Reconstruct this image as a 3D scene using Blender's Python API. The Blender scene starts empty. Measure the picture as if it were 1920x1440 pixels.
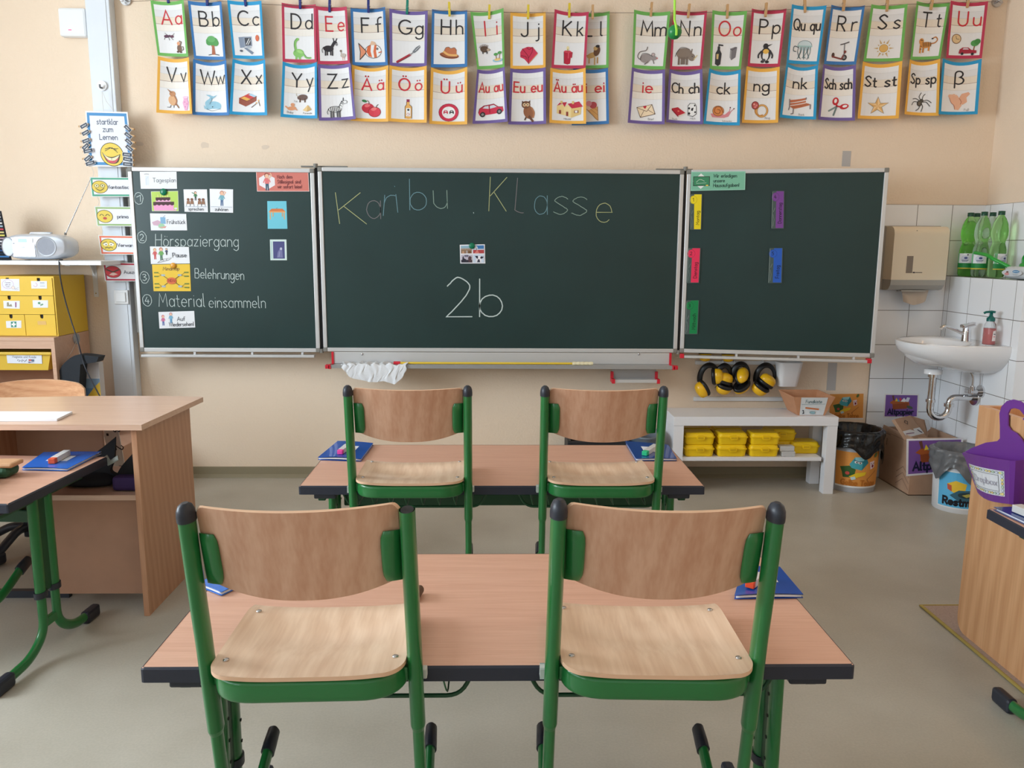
import bpy, bmesh, math, random
from mathutils import Vector, Matrix
random.seed(7)
sc = bpy.context.scene
COL = sc.collection
def S(r, g, b):
    f = lambda c: (c/255/12.92) if c/255 <= .04045 else ((c/255+.055)/1.055)**2.4
    return (f(r), f(g), f(b), 1)
# ---------------------------------------------------------------- camera, light, exposure
CAM_H = 1.338
FPX, PITCH, YAW, ROLL = 1514.0, .1658, .0214, .0062
_cy, _sy = math.cos(YAW), math.sin(YAW)
FW = Vector((_sy*math.cos(PITCH), _cy*math.cos(PITCH), -math.sin(PITCH)))
_r0 = Vector((_cy, -_sy, 0)); _u0 = _r0.cross(FW)
RI = _r0*math.cos(ROLL) + _u0*math.sin(ROLL); UP = _u0*math.cos(ROLL) - _r0*math.sin(ROLL)
EYE = Vector((0, 0, CAM_H))
cd = bpy.data.cameras.new('camera'); cam = bpy.data.objects.new('camera', cd); COL.objects.link(cam)
cd.sensor_width = 36; cd.lens = 36*FPX/1920; cd.clip_start = .02
cam.matrix_world = Matrix(((RI.x, UP.x, -FW.x, 0), (RI.y, UP.y, -FW.y, 0), (RI.z, UP.z, -FW.z, CAM_H), (0, 0, 0, 1)))
sc.camera = cam
sc.view_settings.view_transform = 'Standard'; sc.view_settings.look = 'None'
sc.view_settings.gamma = 1; sc.view_settings.use_curve_mapping = False
sc.view_settings.exposure = -0.19
w = bpy.data.worlds.new('sky'); sc.world = w; w.use_nodes = True
bg = w.node_tree.nodes['Background']; bg.inputs[0].default_value = (.72, .86, 1, 1); bg.inputs[1].default_value = 1.0
def window_light(name, loc, sx, sz, power, col, rot):
    l = bpy.data.lights.new(name, 'AREA'); l.shape = 'RECTANGLE'; l.size = sx; l.size_y = sz; l.energy = power; l.color = col
    o = bpy.data.objects.new(name, l); COL.objects.link(o); o.location = loc; o.rotation_euler = rot
    return o
XL = -3.7                       # window wall
WIN = [(-3.35, -1.55), (-1.15, .65), (1.05, 2.85)]   # daylight through the windows of the window wall (y from, y to)
for (a, b), pw in zip(WIN, (40, 40, 190)):
    window_light('window_daylight', (XL-.12, (a+b)/2, 1.9), 1.75, 1.75, pw, (.80, .915, 1), (0, math.radians(-90), 0))
# windows at the back of the classroom, behind the camera
for a, b in ((-2.6, -.4), (.2, 2.4)):
    window_light('rear_daylight', ((a+b)/2, -4.1, 1.9), 2.1, 1.75, 4, (1, .97, .93), (math.radians(90), 0, 0))

# unseen warm fill lights, added to warm the wall away from the windows
FILLS = [(1.9, 2.6), (1.9, -.6)]
for a, b in FILLS: window_light('ceiling_lamp_light', (a, b, 3.19), .25, 1.2, 9, (1, .60, .28), (0, 0, 0))

# ---------------------------------------------------------------- pixel -> point on a real plane
def ray(x, y): return RI*((x-960)/FPX) + UP*((720-y)/FPX) + FW
def PY(x, y, Y): d = ray(x, y); return EYE + d*(Y/d.y)
def PZ(x, y, Z): d = ray(x, y); return EYE + d*((Z-CAM_H)/d.z)
def PX(x, y, X): d = ray(x, y); return EYE + d*(X/d.x)
def PP(x, y, P0, N): d = ray(x, y); return EYE + d*((P0-EYE).dot(N)/d.dot(N))

# ---------------------------------------------------------------- materials
_mc = {}
def mat(name, col, rough=.5, metal=0, bump=0, bscale=60, var=0, vscale=4, trans=0, ior=1.45, coat=0, alpha=1, emit=0, spec=.5):
    if name in _mc: return _mc[name]
    m = bpy.data.materials.new(name); m.use_nodes = True; nt = m.node_tree; b = nt.nodes['Principled BSDF']
    b.inputs['Base Color'].default_value = col; b.inputs['Roughness'].default_value = rough; b.inputs['Metallic'].default_value = metal
    b.inputs['Specular IOR Level'].default_value = spec; b.inputs['IOR'].default_value = ior
    b.inputs['Transmission Weight'].default_value = trans; b.inputs['Coat Weight'].default_value = coat; b.inputs['Alpha'].default_value = alpha
    if emit: b.inputs['Emission Color'].default_value = col; b.inputs['Emission Strength'].default_value = emit
    tc = nt.nodes.new('ShaderNodeTexCoord')
    if var:
        n = nt.nodes.new('ShaderNodeTexNoise'); n.inputs['Scale'].default_value = vscale; n.inputs['Detail'].default_value = 5
        nt.links.new(tc.outputs['Object'], n.inputs['Vector'])
        r = nt.nodes.new('ShaderNodeValToRGB'); c = col
        r.color_ramp.elements[0].position = .3; r.color_ramp.elements[1].position = .72
        r.color_ramp.elements[0].color = (c[0]*(1-var), c[1]*(1-var), c[2]*(1-var), 1); r.color_ramp.elements[1].color = (min(1, c[0]*(1+var)), min(1, c[1]*(1+var)), min(1, c[2]*(1+var)), 1)
        nt.links.new(n.outputs['Fac'], r.inputs[0]); nt.links.new(r.outputs[0], b.inputs['Base Color'])
    if bump:
        n = nt.nodes.new('ShaderNodeTexNoise'); n.inputs['Scale'].default_value = bscale; n.inputs['Detail'].default_value = 4
        nt.links.new(tc.outputs['Object'], n.inputs['Vector'])
        k = nt.nodes.new('ShaderNodeBump'); k.inputs['Strength'].default_value = bump; k.inputs['Distance'].default_value = .004
        nt.links.new(n.outputs['Fac'], k.inputs['Height']); nt.links.new(k.outputs[0], b.inputs['Normal'])
    _mc[name] = m; return m
def wood(name, light, dark, grain='x', rough=.35, fine=1.0, coat=.0, wavy=1.0, wv=.12):
    if name in _mc: return _mc[name]
    m = bpy.data.materials.new(name); m.use_nodes = True; nt = m.node_tree; b = nt.nodes['Principled BSDF']; L = nt.links.new
    tc = nt.nodes.new('ShaderNodeTexCoord'); oi = nt.nodes.new('ShaderNodeObjectInfo')
    ad = nt.nodes.new('ShaderNodeVectorMath'); ad.operation = 'MULTIPLY_ADD'; ad.inputs[1].default_value = (1, 1, 1)
    cx = nt.nodes.new('ShaderNodeCombineXYZ')
    ml = nt.nodes.new('ShaderNodeMath'); ml.operation = 'MULTIPLY'; ml.inputs[1].default_value = 7
    L(oi.outputs['Random'], ml.inputs[0]); [L(ml.outputs[0], cx.inputs[i]) for i in range(3)]
    L(tc.outputs['Object'], ad.inputs[0]); L(cx.outputs[0], ad.inputs[2])
    def tex(scale, stretch, detail, dist):
        mp = nt.nodes.new('ShaderNodeMapping'); s = [scale, scale, scale]; s['xyz'.index(grain)] = scale/stretch
        mp.inputs['Scale'].default_value = s; L(ad.outputs[0], mp.inputs['Vector'])
        n = nt.nodes.new('ShaderNodeTexNoise'); n.inputs['Scale'].default_value = 1; n.inputs['Detail'].default_value = detail; n.inputs['Distortion'].default_value = dist
        L(mp.outputs[0], n.inputs['Vector']); return n.outputs['Fac']
    def waves(scale, stretch, dist):
        mp = nt.nodes.new('ShaderNodeMapping'); q = [1, 1, 1]; q['xyz'.index(grain)] = 1/stretch
        mp.inputs['Scale'].default_value = q; L(ad.outputs[0], mp.inputs['Vector'])
        n = nt.nodes.new('ShaderNodeTexWave'); n.bands_direction = 'DIAGONAL'; n.inputs['Scale'].default_value = scale; n.inputs['Distortion'].default_value = dist; n.inputs['Detail'].default_value = 2; n.inputs['Detail Scale'].default_value = 1.3
        L(mp.outputs[0], n.inputs['Vector']); return n.outputs['Fac']
    a = tex(22*fine, 16, 3, .5*wavy); c = tex(160*fine, 28, 2, 0); d = waves(13*fine, 9, 5*wavy)
    m1 = nt.nodes.new('ShaderNodeMath'); m1.operation = 'MULTIPLY_ADD'; L(a, m1.inputs[0]); m1.inputs[1].default_value = .24
    m2 = nt.nodes.new('ShaderNodeMath'); m2.operation = 'MULTIPLY_ADD'; L(c, m2.inputs[0]); m2.inputs[1].default_value = .32
    m3 = nt.nodes.new('ShaderNodeMath'); m3.operation = 'MULTIPLY_ADD'; L(d, m3.inputs[0]); m3.inputs[1].default_value = wv; m3.inputs[2].default_value = .26-wv/2
    L(m3.outputs[0], m2.inputs[2]); L(m2.outputs[0], m1.inputs[2])
    r = nt.nodes.new('ShaderNodeValToRGB'); r.color_ramp.elements[0].position = .42; r.color_ramp.elements[1].position = .66
    r.color_ramp.elements[0].color = dark; r.color_ramp.elements[1].color = light
    L(m1.outputs[0], r.inputs[0]); L(r.outputs[0], b.inputs['Base Color'])
    b.inputs['Roughness'].default_value = rough; b.inputs['Coat Weight'].default_value = coat; b.inputs['Coat Roughness'].default_value = .2
    _mc[name] = m; return m
def flat(c, rough=.55):
    return mat('print_%d_%d_%d_%d' % (c[0], c[1], c[2], int(rough*100)), S(*c), rough)

# ---------------------------------------------------------------- mesh builder
class MB:
    def __init__(s): s.v = []; s.f = []; s.mi = []; s.sm = []; s.mats = []
    def idx(s, m):
        if m not in s.mats: s.mats.append(m)
        return s.mats.index(m)
    def add(s, vs, fs, m, smooth=False):
        o = len(s.v); s.v.extend([tuple(p) for p in vs]); k = s.idx(m)
        for f in fs: s.f.append([i+o for i in f]); s.mi.append(k); s.sm.append(smooth)
    def build(s, name, parent=None, loc=None):
        me = bpy.data.meshes.new(name)
        if loc is not None: s.v = [(p[0]-loc[0], p[1]-loc[1], p[2]-loc[2]) for p in s.v]
        me.from_pydata(s.v, [], s.f)
        for m in s.mats: me.materials.append(m)
        me.polygons.foreach_set('material_index', s.mi); me.polygons.foreach_set('use_smooth', s.sm); me.update()
        o = bpy.data.objects.new(name, me); COL.objects.link(o)
        if loc is not None: o.location = loc
        if parent: o.parent = parent
        return o
def box(mb, x0, x1, y0, y1, z0, z1, m, bev=0):
    bm = bmesh.new(); bmesh.ops.create_cube(bm, size=1)
    for v in bm.verts: v.co = Vector((x0+(v.co.x+.5)*(x1-x0), y0+(v.co.y+.5)*(y1-y0), z0+(v.co.z+.5)*(z1-z0)))
    if bev: bmesh.ops.bevel(bm, geom=list(bm.edges), offset=min(bev, .45*min(abs(x1-x0), abs(y1-y0), abs(z1-z0))), segments=2, profile=.5, affect='EDGES')
    bm.verts.index_update()
    mb.add([v.co for v in bm.verts], [[v.index for v in f.verts] for f in bm.faces], m); bm.free()
def obox(mb, c, ax, ay, az, m, bev=0):
    """box centred at c with half-axis vectors ax, ay, az"""
    t = MB(); box(t, -1, 1, -1, 1, -1, 1, m) if not bev else None
    if bev:
        lx, ly, lz = ax.length, ay.length, az.length; box(t, -lx, lx, -ly, ly, -lz, lz, m, bev)
        R = Matrix((ax/lx, ay/ly, az/lz)).transposed(); vs = [Vector(c)+R@Vector(p) for p in t.v]
    else: vs = [Vector(c)+ax*p[0]+ay*p[1]+az*p[2] for p in t.v]
    mb.add(vs, t.f, m)
def frames(pts, up):
    P = [Vector(p) for p in pts]; out = []; u = Vector(up)
    for i in range(len(P)):
        t = (P[min(i+1, len(P)-1)]-P[max(i-1, 0)]).normalized()
        a = (u - t*u.dot(t))
        if a.length < 1e-4: a = t.orthogonal()
        a.normalize(); u = a; out.append((P[i], t, a, t.cross(a)))
    return out
def tube(mb, pts, ra, rb, m, n=12, up=(0, 1, 0), cap=True, taper=None, e=1):
    """sweep an ellipse: ra along the up direction, rb across"""
    fr = frames(pts, up); vs = []; fs = []
    for i, (p, t, a, b) in enumerate(fr):
        k = taper[i] if taper else 1
        for j in range(n):
            q = 2*math.pi*j/n; c_, s_ = math.cos(q), math.sin(q); vs.append(p + a*(ra*k*math.copysign(abs(c_)**e, c_)) + b*(rb*k*math.copysign(abs(s_)**e, s_)))
    for i in range(len(fr)-1):
        for j in range(n):
            fs.append([i*n+j, i*n+(j+1) % n, (i+1)*n+(j+1) % n, (i+1)*n+j])
    mb.add(vs, fs, m, True)
    if cap: mb.add(vs[:n], [list(range(n-1, -1, -1))], m); mb.add(vs[-n:], [list(range(n))], m)
def cyl(mb, a, b, r, m, n=16, r2=None):
    tube(mb, [a, b], r, r, m, n, up=(0, 1, .01) if abs((Vector(b)-Vector(a)).normalized().y) < .9 else (0, 0, 1), taper=[1, (r2/r if r2 else 1)])
def arc(cx, cy, rx, ry, a0, a1, n=10):
    return [(cx+rx*math.cos(math.radians(a0+(a1-a0)*i/n)), cy+ry*math.sin(math.radians(a0+(a1-a0)*i/n))) for i in range(n+1)]
def bend(pts, r, n=5):
    """round the inner corners of a polyline"""
    P = [Vector(p) for p in pts]; out = [P[0]]
    for i in range(1, len(P)-1):
        a = (P[i-1]-P[i]); b = (P[i+1]-P[i]); d = min(r, a.length*.48, b.length*.48); a = P[i]+a.normalized()*d; b = P[i]+b.normalized()*d
        for k in range(n+1):
            t = k/n; out.append(a*(1-t)**2 + P[i]*2*t*(1-t) + b*t*t)
    return out+[P[-1]]
def lathe(mb, prof, m, c=(0, 0, 0), n=28, sx=1, sy=1, smooth=True, axis='z'):
    vs = []; fs = []
    for r, z in prof:
        for j in range(n):
            q = 2*math.pi*j/n; x, y = r*math.cos(q)*sx, r*math.sin(q)*sy
            p = (x, y, z) if axis == 'z' else ((x, -z, y) if axis == 'y' else (z, x, y))
            vs.append((c[0]+p[0], c[1]+p[1], c[2]+p[2]))
    for i in range(len(prof)-1):
        for j in range(n): fs.append([i*n+j, i*n+(j+1) % n, (i+1)*n+(j+1) % n, (i+1)*n+j])
    mb.add(vs, fs, m, smooth)
    if prof[0][0] > 1e-5: mb.add(vs[:n], [list(range(n-1, -1, -1))], m)
    if prof[-1][0] > 1e-5: mb.add(vs[-n:], [list(range(n))], m)
def grid(mb, fn, nu, nv, m, smooth=True, flip=False):
    vs = [fn(i/nu, j/nv) for j in range(nv+1) for i in range(nu+1)]; fs = []
    for j in range(nv):
        for i in range(nu):
            q = [j*(nu+1)+i, j*(nu+1)+i+1, (j+1)*(nu+1)+i+1, (j+1)*(nu+1)+i]; fs.append(q[::-1] if flip else q)
    mb.add(vs, fs, m, smooth)
def slab(mb, fn, nu, nv, th, m, m_edge=None, smooth=True):
    """a thin curved board: fn(u,v) -> (point, normal)"""
    A = [[fn(i/nu, j/nv) for i in range(nu+1)] for j in range(nv+1)]
    top = [[p+n*(th/2) for p, n in r] for r in A]; bot = [[p-n*(th/2) for p, n in r] for r in A]
    W = nu+1; fs = []; fb = []
    for j in range(nv):
        for i in range(nu):
            q = [j*W+i, j*W+i+1, (j+1)*W+i+1, (j+1)*W+i]; fs.append(q); fb.append(q[::-1])
    ft = [p for r in top for p in r]; fl = [p for r in bot for p in r]
    mb.add(ft, fs, m, smooth); mb.add(fl, fb, m, smooth)
    ring = [(0, i) for i in range(nu+1)]+[(j, nu) for j in range(1, nv+1)]+[(nv, i) for i in range(nu-1, -1, -1)]+[(j, 0) for j in range(nv-1, 0, -1)]
    vs = [top[j][i] for j, i in ring]+[bot[j][i] for j, i in ring]; n = len(ring)
    mb.add(vs, [[i, n+i, n+(i+1) % n, (i+1) % n] for i in range(n)], m_edge or m, True)
def prism(mb, pts, d0, d1, m, plane='xz', mside=None):
    """polygon in a plane, extruded from d0 to d1 along the third axis"""
    f = {'xz': lambda a, b, d: (a, d, b), 'xy': lambda a, b, d: (a, b, d), 'yz': lambda a, b, d: (d, a, b)}[plane]
    n = len(pts); A = [f(a, b, d0) for a, b in pts]; B = [f(a, b, d1) for a, b in pts]
    mb.add(A, [list(range(n))], m); mb.add(B, [list(range(n-1, -1, -1))], m)
    mb.add(A+B, [[i, n+i, n+(i+1) % n, (i+1) % n] for i in range(n)], mside or m)
def rrect(x0, x1, y0, y1, r, n=4):
    return arc(x1-r, y1-r, r, r, 0, 90, n)+arc(x0+r, y1-r, r, r, 90, 180, n)+arc(x0+r, y0+r, r, r, 180, 270, n)+arc(x1-r, y0+r, r, r, 270, 360, n)

# ---------------------------------------------------------------- things and parts
def tag(o, label, cat, group=None):
    o['label'] = label; o['category'] = cat
    if group: o['group'] = group
    return o
def thing(name, label, cat, loc=(0, 0, 0), rz=0, group=None):
    o = bpy.data.objects.new(name, None); COL.objects.link(o); o.location = loc; o.rotation_euler = (0, 0, rz); o.empty_display_size = .05
    return tag(o, label, cat, group)
def struct(o): o['kind'] = 'structure'; return o
def rehome(root):
    """parts were built in world space: keep them there under a root that stands at the thing's base"""
    for ch in root.children: ch.matrix_parent_inverse = Matrix.Translation(root.location).inverted()
def dup(o, parent=None):
    c = o.copy(); COL.objects.link(c)
    if parent: c.parent = parent; c.matrix_parent_inverse = o.matrix_parent_inverse.copy()
    for ch in list(o.children): dup(ch, c)
    return c
# ================================================================ printing: stroke font and flat drawings
def cr(P, n=6):
    out = []
    for i in range(len(P)-1):
        p0, p1, p2, p3 = P[max(i-1, 0)], P[i], P[i+1], P[min(i+2, len(P)-1)]
        for k in range(n):
            t = k/n; out.append(tuple(.5*(2*p1[a]+(p2[a]-p0[a])*t+(2*p0[a]-5*p1[a]+4*p2[a]-p3[a])*t*t+(3*p1[a]-p0[a]-3*p2[a]+p3[a])*t**3) for a in (0, 1)))
    return out+[P[-1]]
A_ = arc
XH = .58
def _bowl(cx=.25): return A_(cx, .29, .25, .29, 40, 400, 18)
_S = lambda h, w: cr([(w*.95, h*.86), (w*.55, h), (w*.08, h*.78), (w*.5, h*.52), (w*.95, h*.24), (w*.5, 0), (0, h*.13)])
def _dots(x, y): return [[(x-.1, y), (x-.1, y+.02)], [(x+.1, y), (x+.1, y+.02)]]
G = {
 'A': (.72, [[(0, 0), (.36, 1), (.72, 0)], [(.12, .34), (.6, .34)]]),
 'B': (.6, [[(0, 0), (0, 1), (.28, 1)]+A_(.28, .76, .24, .24, 90, -90)+[(0, .52)], [(0, .52), (.32, .52)]+A_(.32, .26, .28, .26, 90, -90)+[(0, 0)]]),
 'C': (.68, [A_(.42, .5, .42, .5, 48, 312, 16)]),
 'D': (.66, [[(0, 0), (0, 1), (.2, 1)]+A_(.2, .5, .46, .5, 90, -90, 14)+[(0, 0)]]),
 'E': (.52, [[(.52, 1), (0, 1), (0, 0), (.52, 0)], [(0, .53), (.44, .53)]]),
 'F': (.5, [[(.5, 1), (0, 1), (0, 0)], [(0, .52), (.42, .52)]]),
 'G': (.74, [A_(.42, .5, .42, .5, 48, 330, 16)+[(.8, .42), (.5, .42)]]),
 'H': (.62, [[(0, 0), (0, 1)], [(.62, 0), (.62, 1)], [(0, .52), (.62, .52)]]),
 'I': (.06, [[(.03, 0), (.03, 1)]]),
 'J': (.45, [[(.45, 1), (.45, .22)]+A_(.23, .22, .22, .22, 0, -165)]),
 'K': (.6, [[(0, 0), (0, 1)], [(.56, 1), (.02, .45)], [(.15, .55), (.6, 0)]]),
 'L': (.5, [[(0, 1), (0, 0), (.5, 0)]]),
 'M': (.8, [[(0, 0), (.1, 1), (.4, .3), (.7, 1), (.8, 0)]]),
 'N': (.64, [[(0, 0), (0, 1), (.64, 0), (.64, 1)]]),
 'O': (.8, [A_(.4, .5, .4, .5, 0, 360, 24)]),
 'P': (.56, [[(0, 0), (0, 1), (.28, 1)]+A_(.28, .74, .28, .26, 90, -90)+[(0, .48)]]),
 'Q': (.8, [A_(.4, .5, .4, .5, 0, 360, 24), [(.5, .25), (.8, -.05)]]),
 'R': (.58, [[(0, 0), (0, 1), (.28, 1)]+A_(.28, .74, .27, .26, 90, -90)+[(0, .48)], [(.25, .48), (.58, 0)]]),
 'S': (.56, [_S(1, .56)]), 'T': (.62, [[(0, 1), (.62, 1)], [(.31, 1), (.31, 0)]]),
 'U': (.62, [[(0, 1), (0, .31)]+A_(.31, .31, .31, .31, 180, 360)+[(.62, 1)]]),
 'V': (.66, [[(0, 1), (.33, 0), (.66, 1)]]), 'W': (.96, [[(0, 1), (.24, 0), (.48, .9), (.72, 0), (.96, 1)]]),
 'X': (.62, [[(0, 1), (.62, 0)], [(.62, 1), (0, 0)]]), 'Y': (.62, [[(0, 1), (.31, .48), (.31, 0)], [(.62, 1), (.31, .48)]]),
 'Z': (.62, [[(0, 1), (.62, 1), (0, 0), (.64, 0)]]),
 'a': (.5, [_bowl(), [(.5, .58), (.5, 0)]]), 'b': (.5, [[(0, 1), (0, 0)], A_(.25, .29, .25, .29, -140, 220, 18)]),
 'c': (.42, [A_(.27, .29, .27, .29, 50, 310)]), 'd': (.5, [_bowl(), [(.5, 1), (.5, 0)]]),
 'e': (.5, [[(.02, .3), (.5, .3)]+A_(.25, .29, .25, .29, 5, 312, 16)]),
 'f': (.36, [A_(.34, .8, .2, .2, 70, 180)+[(.14, 0)], [(0, .55), (.34, .55)]]),
 'g': (.5, [_bowl(), [(.5, .58), (.5, -.15)]+A_(.26, -.15, .24, .2, 0, -160)]),
 'h': (.46, [[(0, 0), (0, 1)], [(0, .35)]+A_(.23, .35, .23, .23, 180, 0)+[(.46, 0)]]),
 'i': (.04, [[(.02, 0), (.02, .58)], [(.02, .82), (.02, .84)]]), 'j': (.14, [[(.14, .58), (.14, -.2)]+A_(0, -.2, .14, .15, 0, -110), [(.14, .82), (.14, .84)]]),
 'k': (.4, [[(0, 0), (0, 1)], [(.36, .58), (.02, .26)], [(.12, .36), (.4, 0)]]), 'l': (.1, [[(0, 1), (0, .1)]+A_(.1, .1, .1, .1, 180, 270)]),
 'm': (.76, [[(0, 0), (0, .58)], [(0, .38)]+A_(.19, .38, .19, .2, 180, 0)+[(.38, 0)], [(.38, .38)]+A_(.57, .38, .19, .2, 180, 0)+[(.76, 0)]]),
 'n': (.46, [[(0, 0), (0, .58)], [(0, .35)]+A_(.23, .35, .23, .23, 180, 0)+[(.46, 0)]]),
 'o': (.52, [A_(.26, .29, .26, .29, 0, 360, 20)]), 'p': (.5, [[(0, .58), (0, -.35)], A_(.25, .29, .25, .29, -140, 220, 18)]),
 'q': (.5, [_bowl(), [(.5, .58), (.5, -.35)]]), 'r': (.3, [[(0, 0), (0, .58)], [(0, .35)]+A_(.24, .35, .24, .23, 180, 70)]),
 's': (.4, [_S(.58, .4)]), 't': (.3, [[(.12, .85), (.12, .12)]+A_(.24, .12, .12, .12, 180, 290), [(0, .57), (.28, .57)]]),
 'u': (.46, [[(0, .58), (0, .23)]+A_(.23, .23, .23, .23, 180, 360), [(.46, .58), (.46, 0)]]),
 'v': (.44, [[(0, .58), (.22, 0), (.44, .58)]]), 'w': (.66, [[(0, .58), (.16, 0), (.33, .54), (.5, 0), (.66, .58)]]),
 'x': (.42, [[(0, .58), (.42, 0)], [(.42, .58), (0, 0)]]), 'y': (.46, [[(0, .58), (.24, .02)], [(.46, .58), (.12, -.35)]]),
 'z': (.44, [[(0, .58), (.42, .58), (0, 0), (.44, 0)]]),
 'ß': (.5, [[(0, -.3), (0, .75)]+A_(.22, .76, .22, .24, 180, -70)+A_(.22, .26, .28, .27, 80, -120)]),
 '1': (.3, [[(0, .72), (.26, 1), (.26, 0)]]), '2': (.55, [cr([(.02, .78), (.25, 1), (.5, .8), (.38, .48), (0, 0)])+[(.55, 0)]]),
 '3': (.5, [cr([(.02, .88), (.25, 1), (.46, .78), (.2, .54)])+cr([(.2, .54), (.5, .3), (.25, 0), (0, .12)])]),
 '4': (.56, [[(.3, 1), (0, .34), (.56, .34)], [(.4, .6), (.4, 0)]]), '5': (.5, [[(.46, 1), (.08, 1), (.04, .56)]+cr([(.04, .56), (.3, .62), (.5, .32), (.26, 0), (0, .1)])]),
 '6': (.5, [A_(.25, .28, .25, .28, 0, 360)+[], [(.02, .34), (.3, 1)]]),
 '.': (.05, [[(.02, 0), (.02, .03)]]), '!': (.06, [[(.03, 1), (.03, .28)], [(.03, 0), (.03, .03)]]), '-': (.3, [[(0, .3), (.3, .3)]]),
}
for u_, b_, x_, y_ in (('Ä', 'A', .36, 1.2), ('Ö', 'O', .4, 1.2), ('Ü', 'U', .31, 1.2), ('ä', 'a', .25, .8), ('ö', 'o', .26, .8), ('ü', 'u', .23, .8)):
    G[u_] = (G[b_][0], G[b_][1]+_dots(x_, y_))
SP = .2
def text_width(s): return sum((.34 if c == ' ' else G[c][0]) for c in s)+SP*(len(s)-1)
def layout(s):
    """strokes of a string, cap height 1, starting at x = 0"""
    x = 0; out = []
    for c in s:
        if c == ' ': x += .34+SP; continue
        w, st = G[c]; out += [[(px+x, py) for px, py in k] for k in st]; x += w+SP
    return out
def clip(P, c, sign, ax=0):
    out = []
    for i in range(len(P)):
        a, b = P[i-1], P[i]; ia, ib = sign*(a[ax]-c) >= -1e-9, sign*(b[ax]-c) >= -1e-9
        if ia != ib: t = (c-a[ax])/(b[ax]-a[ax]); q = a[1-ax]+(b[1-ax]-a[1-ax])*t; out.append((c, q) if ax == 0 else (q, c))
        if ib: out.append(b)
    return out
def slices(P, w, ax):
    lo, hi = min(q[ax] for q in P), max(q[ax] for q in P); a = math.floor(lo/w+1e-6)
    while a*w < hi-1e-9:
        Q = P
        if lo < a*w: Q = clip(Q, a*w, 1, ax)
        if hi > (a+1)*w and Q: Q = clip(Q, (a+1)*w, -1, ax)
        if len(Q) > 2: yield a, Q
        a += 1
class Draw:
    """flat print on a surface: fn(u, v) -> (point, normal), v downwards; each layer a hair above the one before.
    On a curved sheet the print is cut into the same strips the sheet is made of."""
    def __init__(s, mb, fn, eps=.00012, strip=0, vs=0): s.vs = vs; s.mb = mb; s.fn = fn; s.k = 1; s.eps = eps; s.strip = strip
    def pt(s, u, v, k):
        if s.strip:
            a = math.floor(u/s.strip+1e-6)*s.strip; t = (u-a)/s.strip; p, n = s.fn(a, v); q, m = s.fn(a+s.strip, v)
            return p*(1-t)+q*t + (n*(1-t)+m*t)*(s.eps*k)
        p, n = s.fn(u, v); return p+n*(s.eps*k)
    def face(s, P, k, m):
        P = [tuple(q) for q in P]
        if s.strip:
            for a, Q in slices(P, s.strip, 0):
                for _, q in (slices(Q, s.vs, 1) if s.vs else ((0, Q),)):
                    s.mb.add([s.pt(min(u, (a+1)*s.strip-1e-7), v, k) for u, v in q], [list(range(len(q)))], m)
        else: s.mb.add([s.pt(u, v, k) for u, v in P], [list(range(len(P)))], m)
    def m(s, c): return c if hasattr(c, 'node_tree') else flat(c)
    def p(s, pts, c):
        k = s.k; s.k += 1; s.face(pts, k, s.m(c))
    def r(s, x0, y0, x1, y1, c): s.p([(x0, y0), (x1, y0), (x1, y1), (x0, y1)], c)
    def e(s, cx, cy, rx, ry, c, rot=0, n=20, o=None):
        q = math.radians(rot); P = []
        for i in range(n):
            t = 2*math.pi*i/n; x, y = rx*math.cos(t), ry*math.sin(t); P.append((cx+x*math.cos(q)-y*math.sin(q), cy+x*math.sin(q)+y*math.cos(q)))
        s.p(P, c)
        if o: s.l(P+[P[0]], o[0], o[1])
    def l(s, pts, w, c, cap=True):
        k = s.k; s.k += 1; h = w/2; P = [Vector(p) for p in pts]; m = c if hasattr(c, 'node_tree') else flat(c)
        P = [P[0]]+[P[i] for i in range(1, len(P)) if (P[i]-P[i-1]).length > 1e-6]
        if len(P) < 2: P.append(P[0]+Vector((w*.1, 0)))
        vs = []; closed = (P[0]-P[-1]).length < 1e-6
        for i in range(len(P)):
            a = P[i]-P[i-1] if i else (P[0]-P[-2] if closed else P[1]-P[0]); b = P[i+1]-P[i] if i < len(P)-1 else (P[1]-P[0] if closed else a)
            a = a.normalized(); b = b.normalized(); t = a+b
            t = b if t.length < 1e-3 else t.normalized(); nn = Vector((-t.y, t.x)); sc_ = 1/max(.5, abs(nn.dot(Vector((-b.y, b.x)))))
            vs.append((P[i]+nn*h*sc_, P[i]-nn*h*sc_))
        for i in range(len(P)-1): s.face([vs[i][0], vs[i][1], vs[i+1][1], vs[i+1][0]], k, m)
        if cap and not closed:
            for q in (P[0], P[-1]): s.face([(q.x+h*math.cos(j*math.pi/4), q.y+h*math.sin(j*math.pi/4)) for j in range(8)], k+.3, m)
    def t(s, txt, x, y, h, c, w=None, al='c', sx=1, rot=0):
        """text: baseline at (x, y), cap height h"""
        W = text_width(txt)*h*sx; ox = {'c': -W/2, 'l': 0, 'r': -W}[al]; q = math.radians(rot); cs, sn = math.cos(q), math.sin(q); k = s.k
        for i, st in enumerate(layout(txt)):
            s.k = k+(i % 4)*.15; s.l([(x+(a*h*sx+ox)*cs-(-b*h)*sn, y+(a*h*sx+ox)*sn+(-b*h)*cs) for a, b in st], w or h*.11, c)
        s.k = k+1
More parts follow.
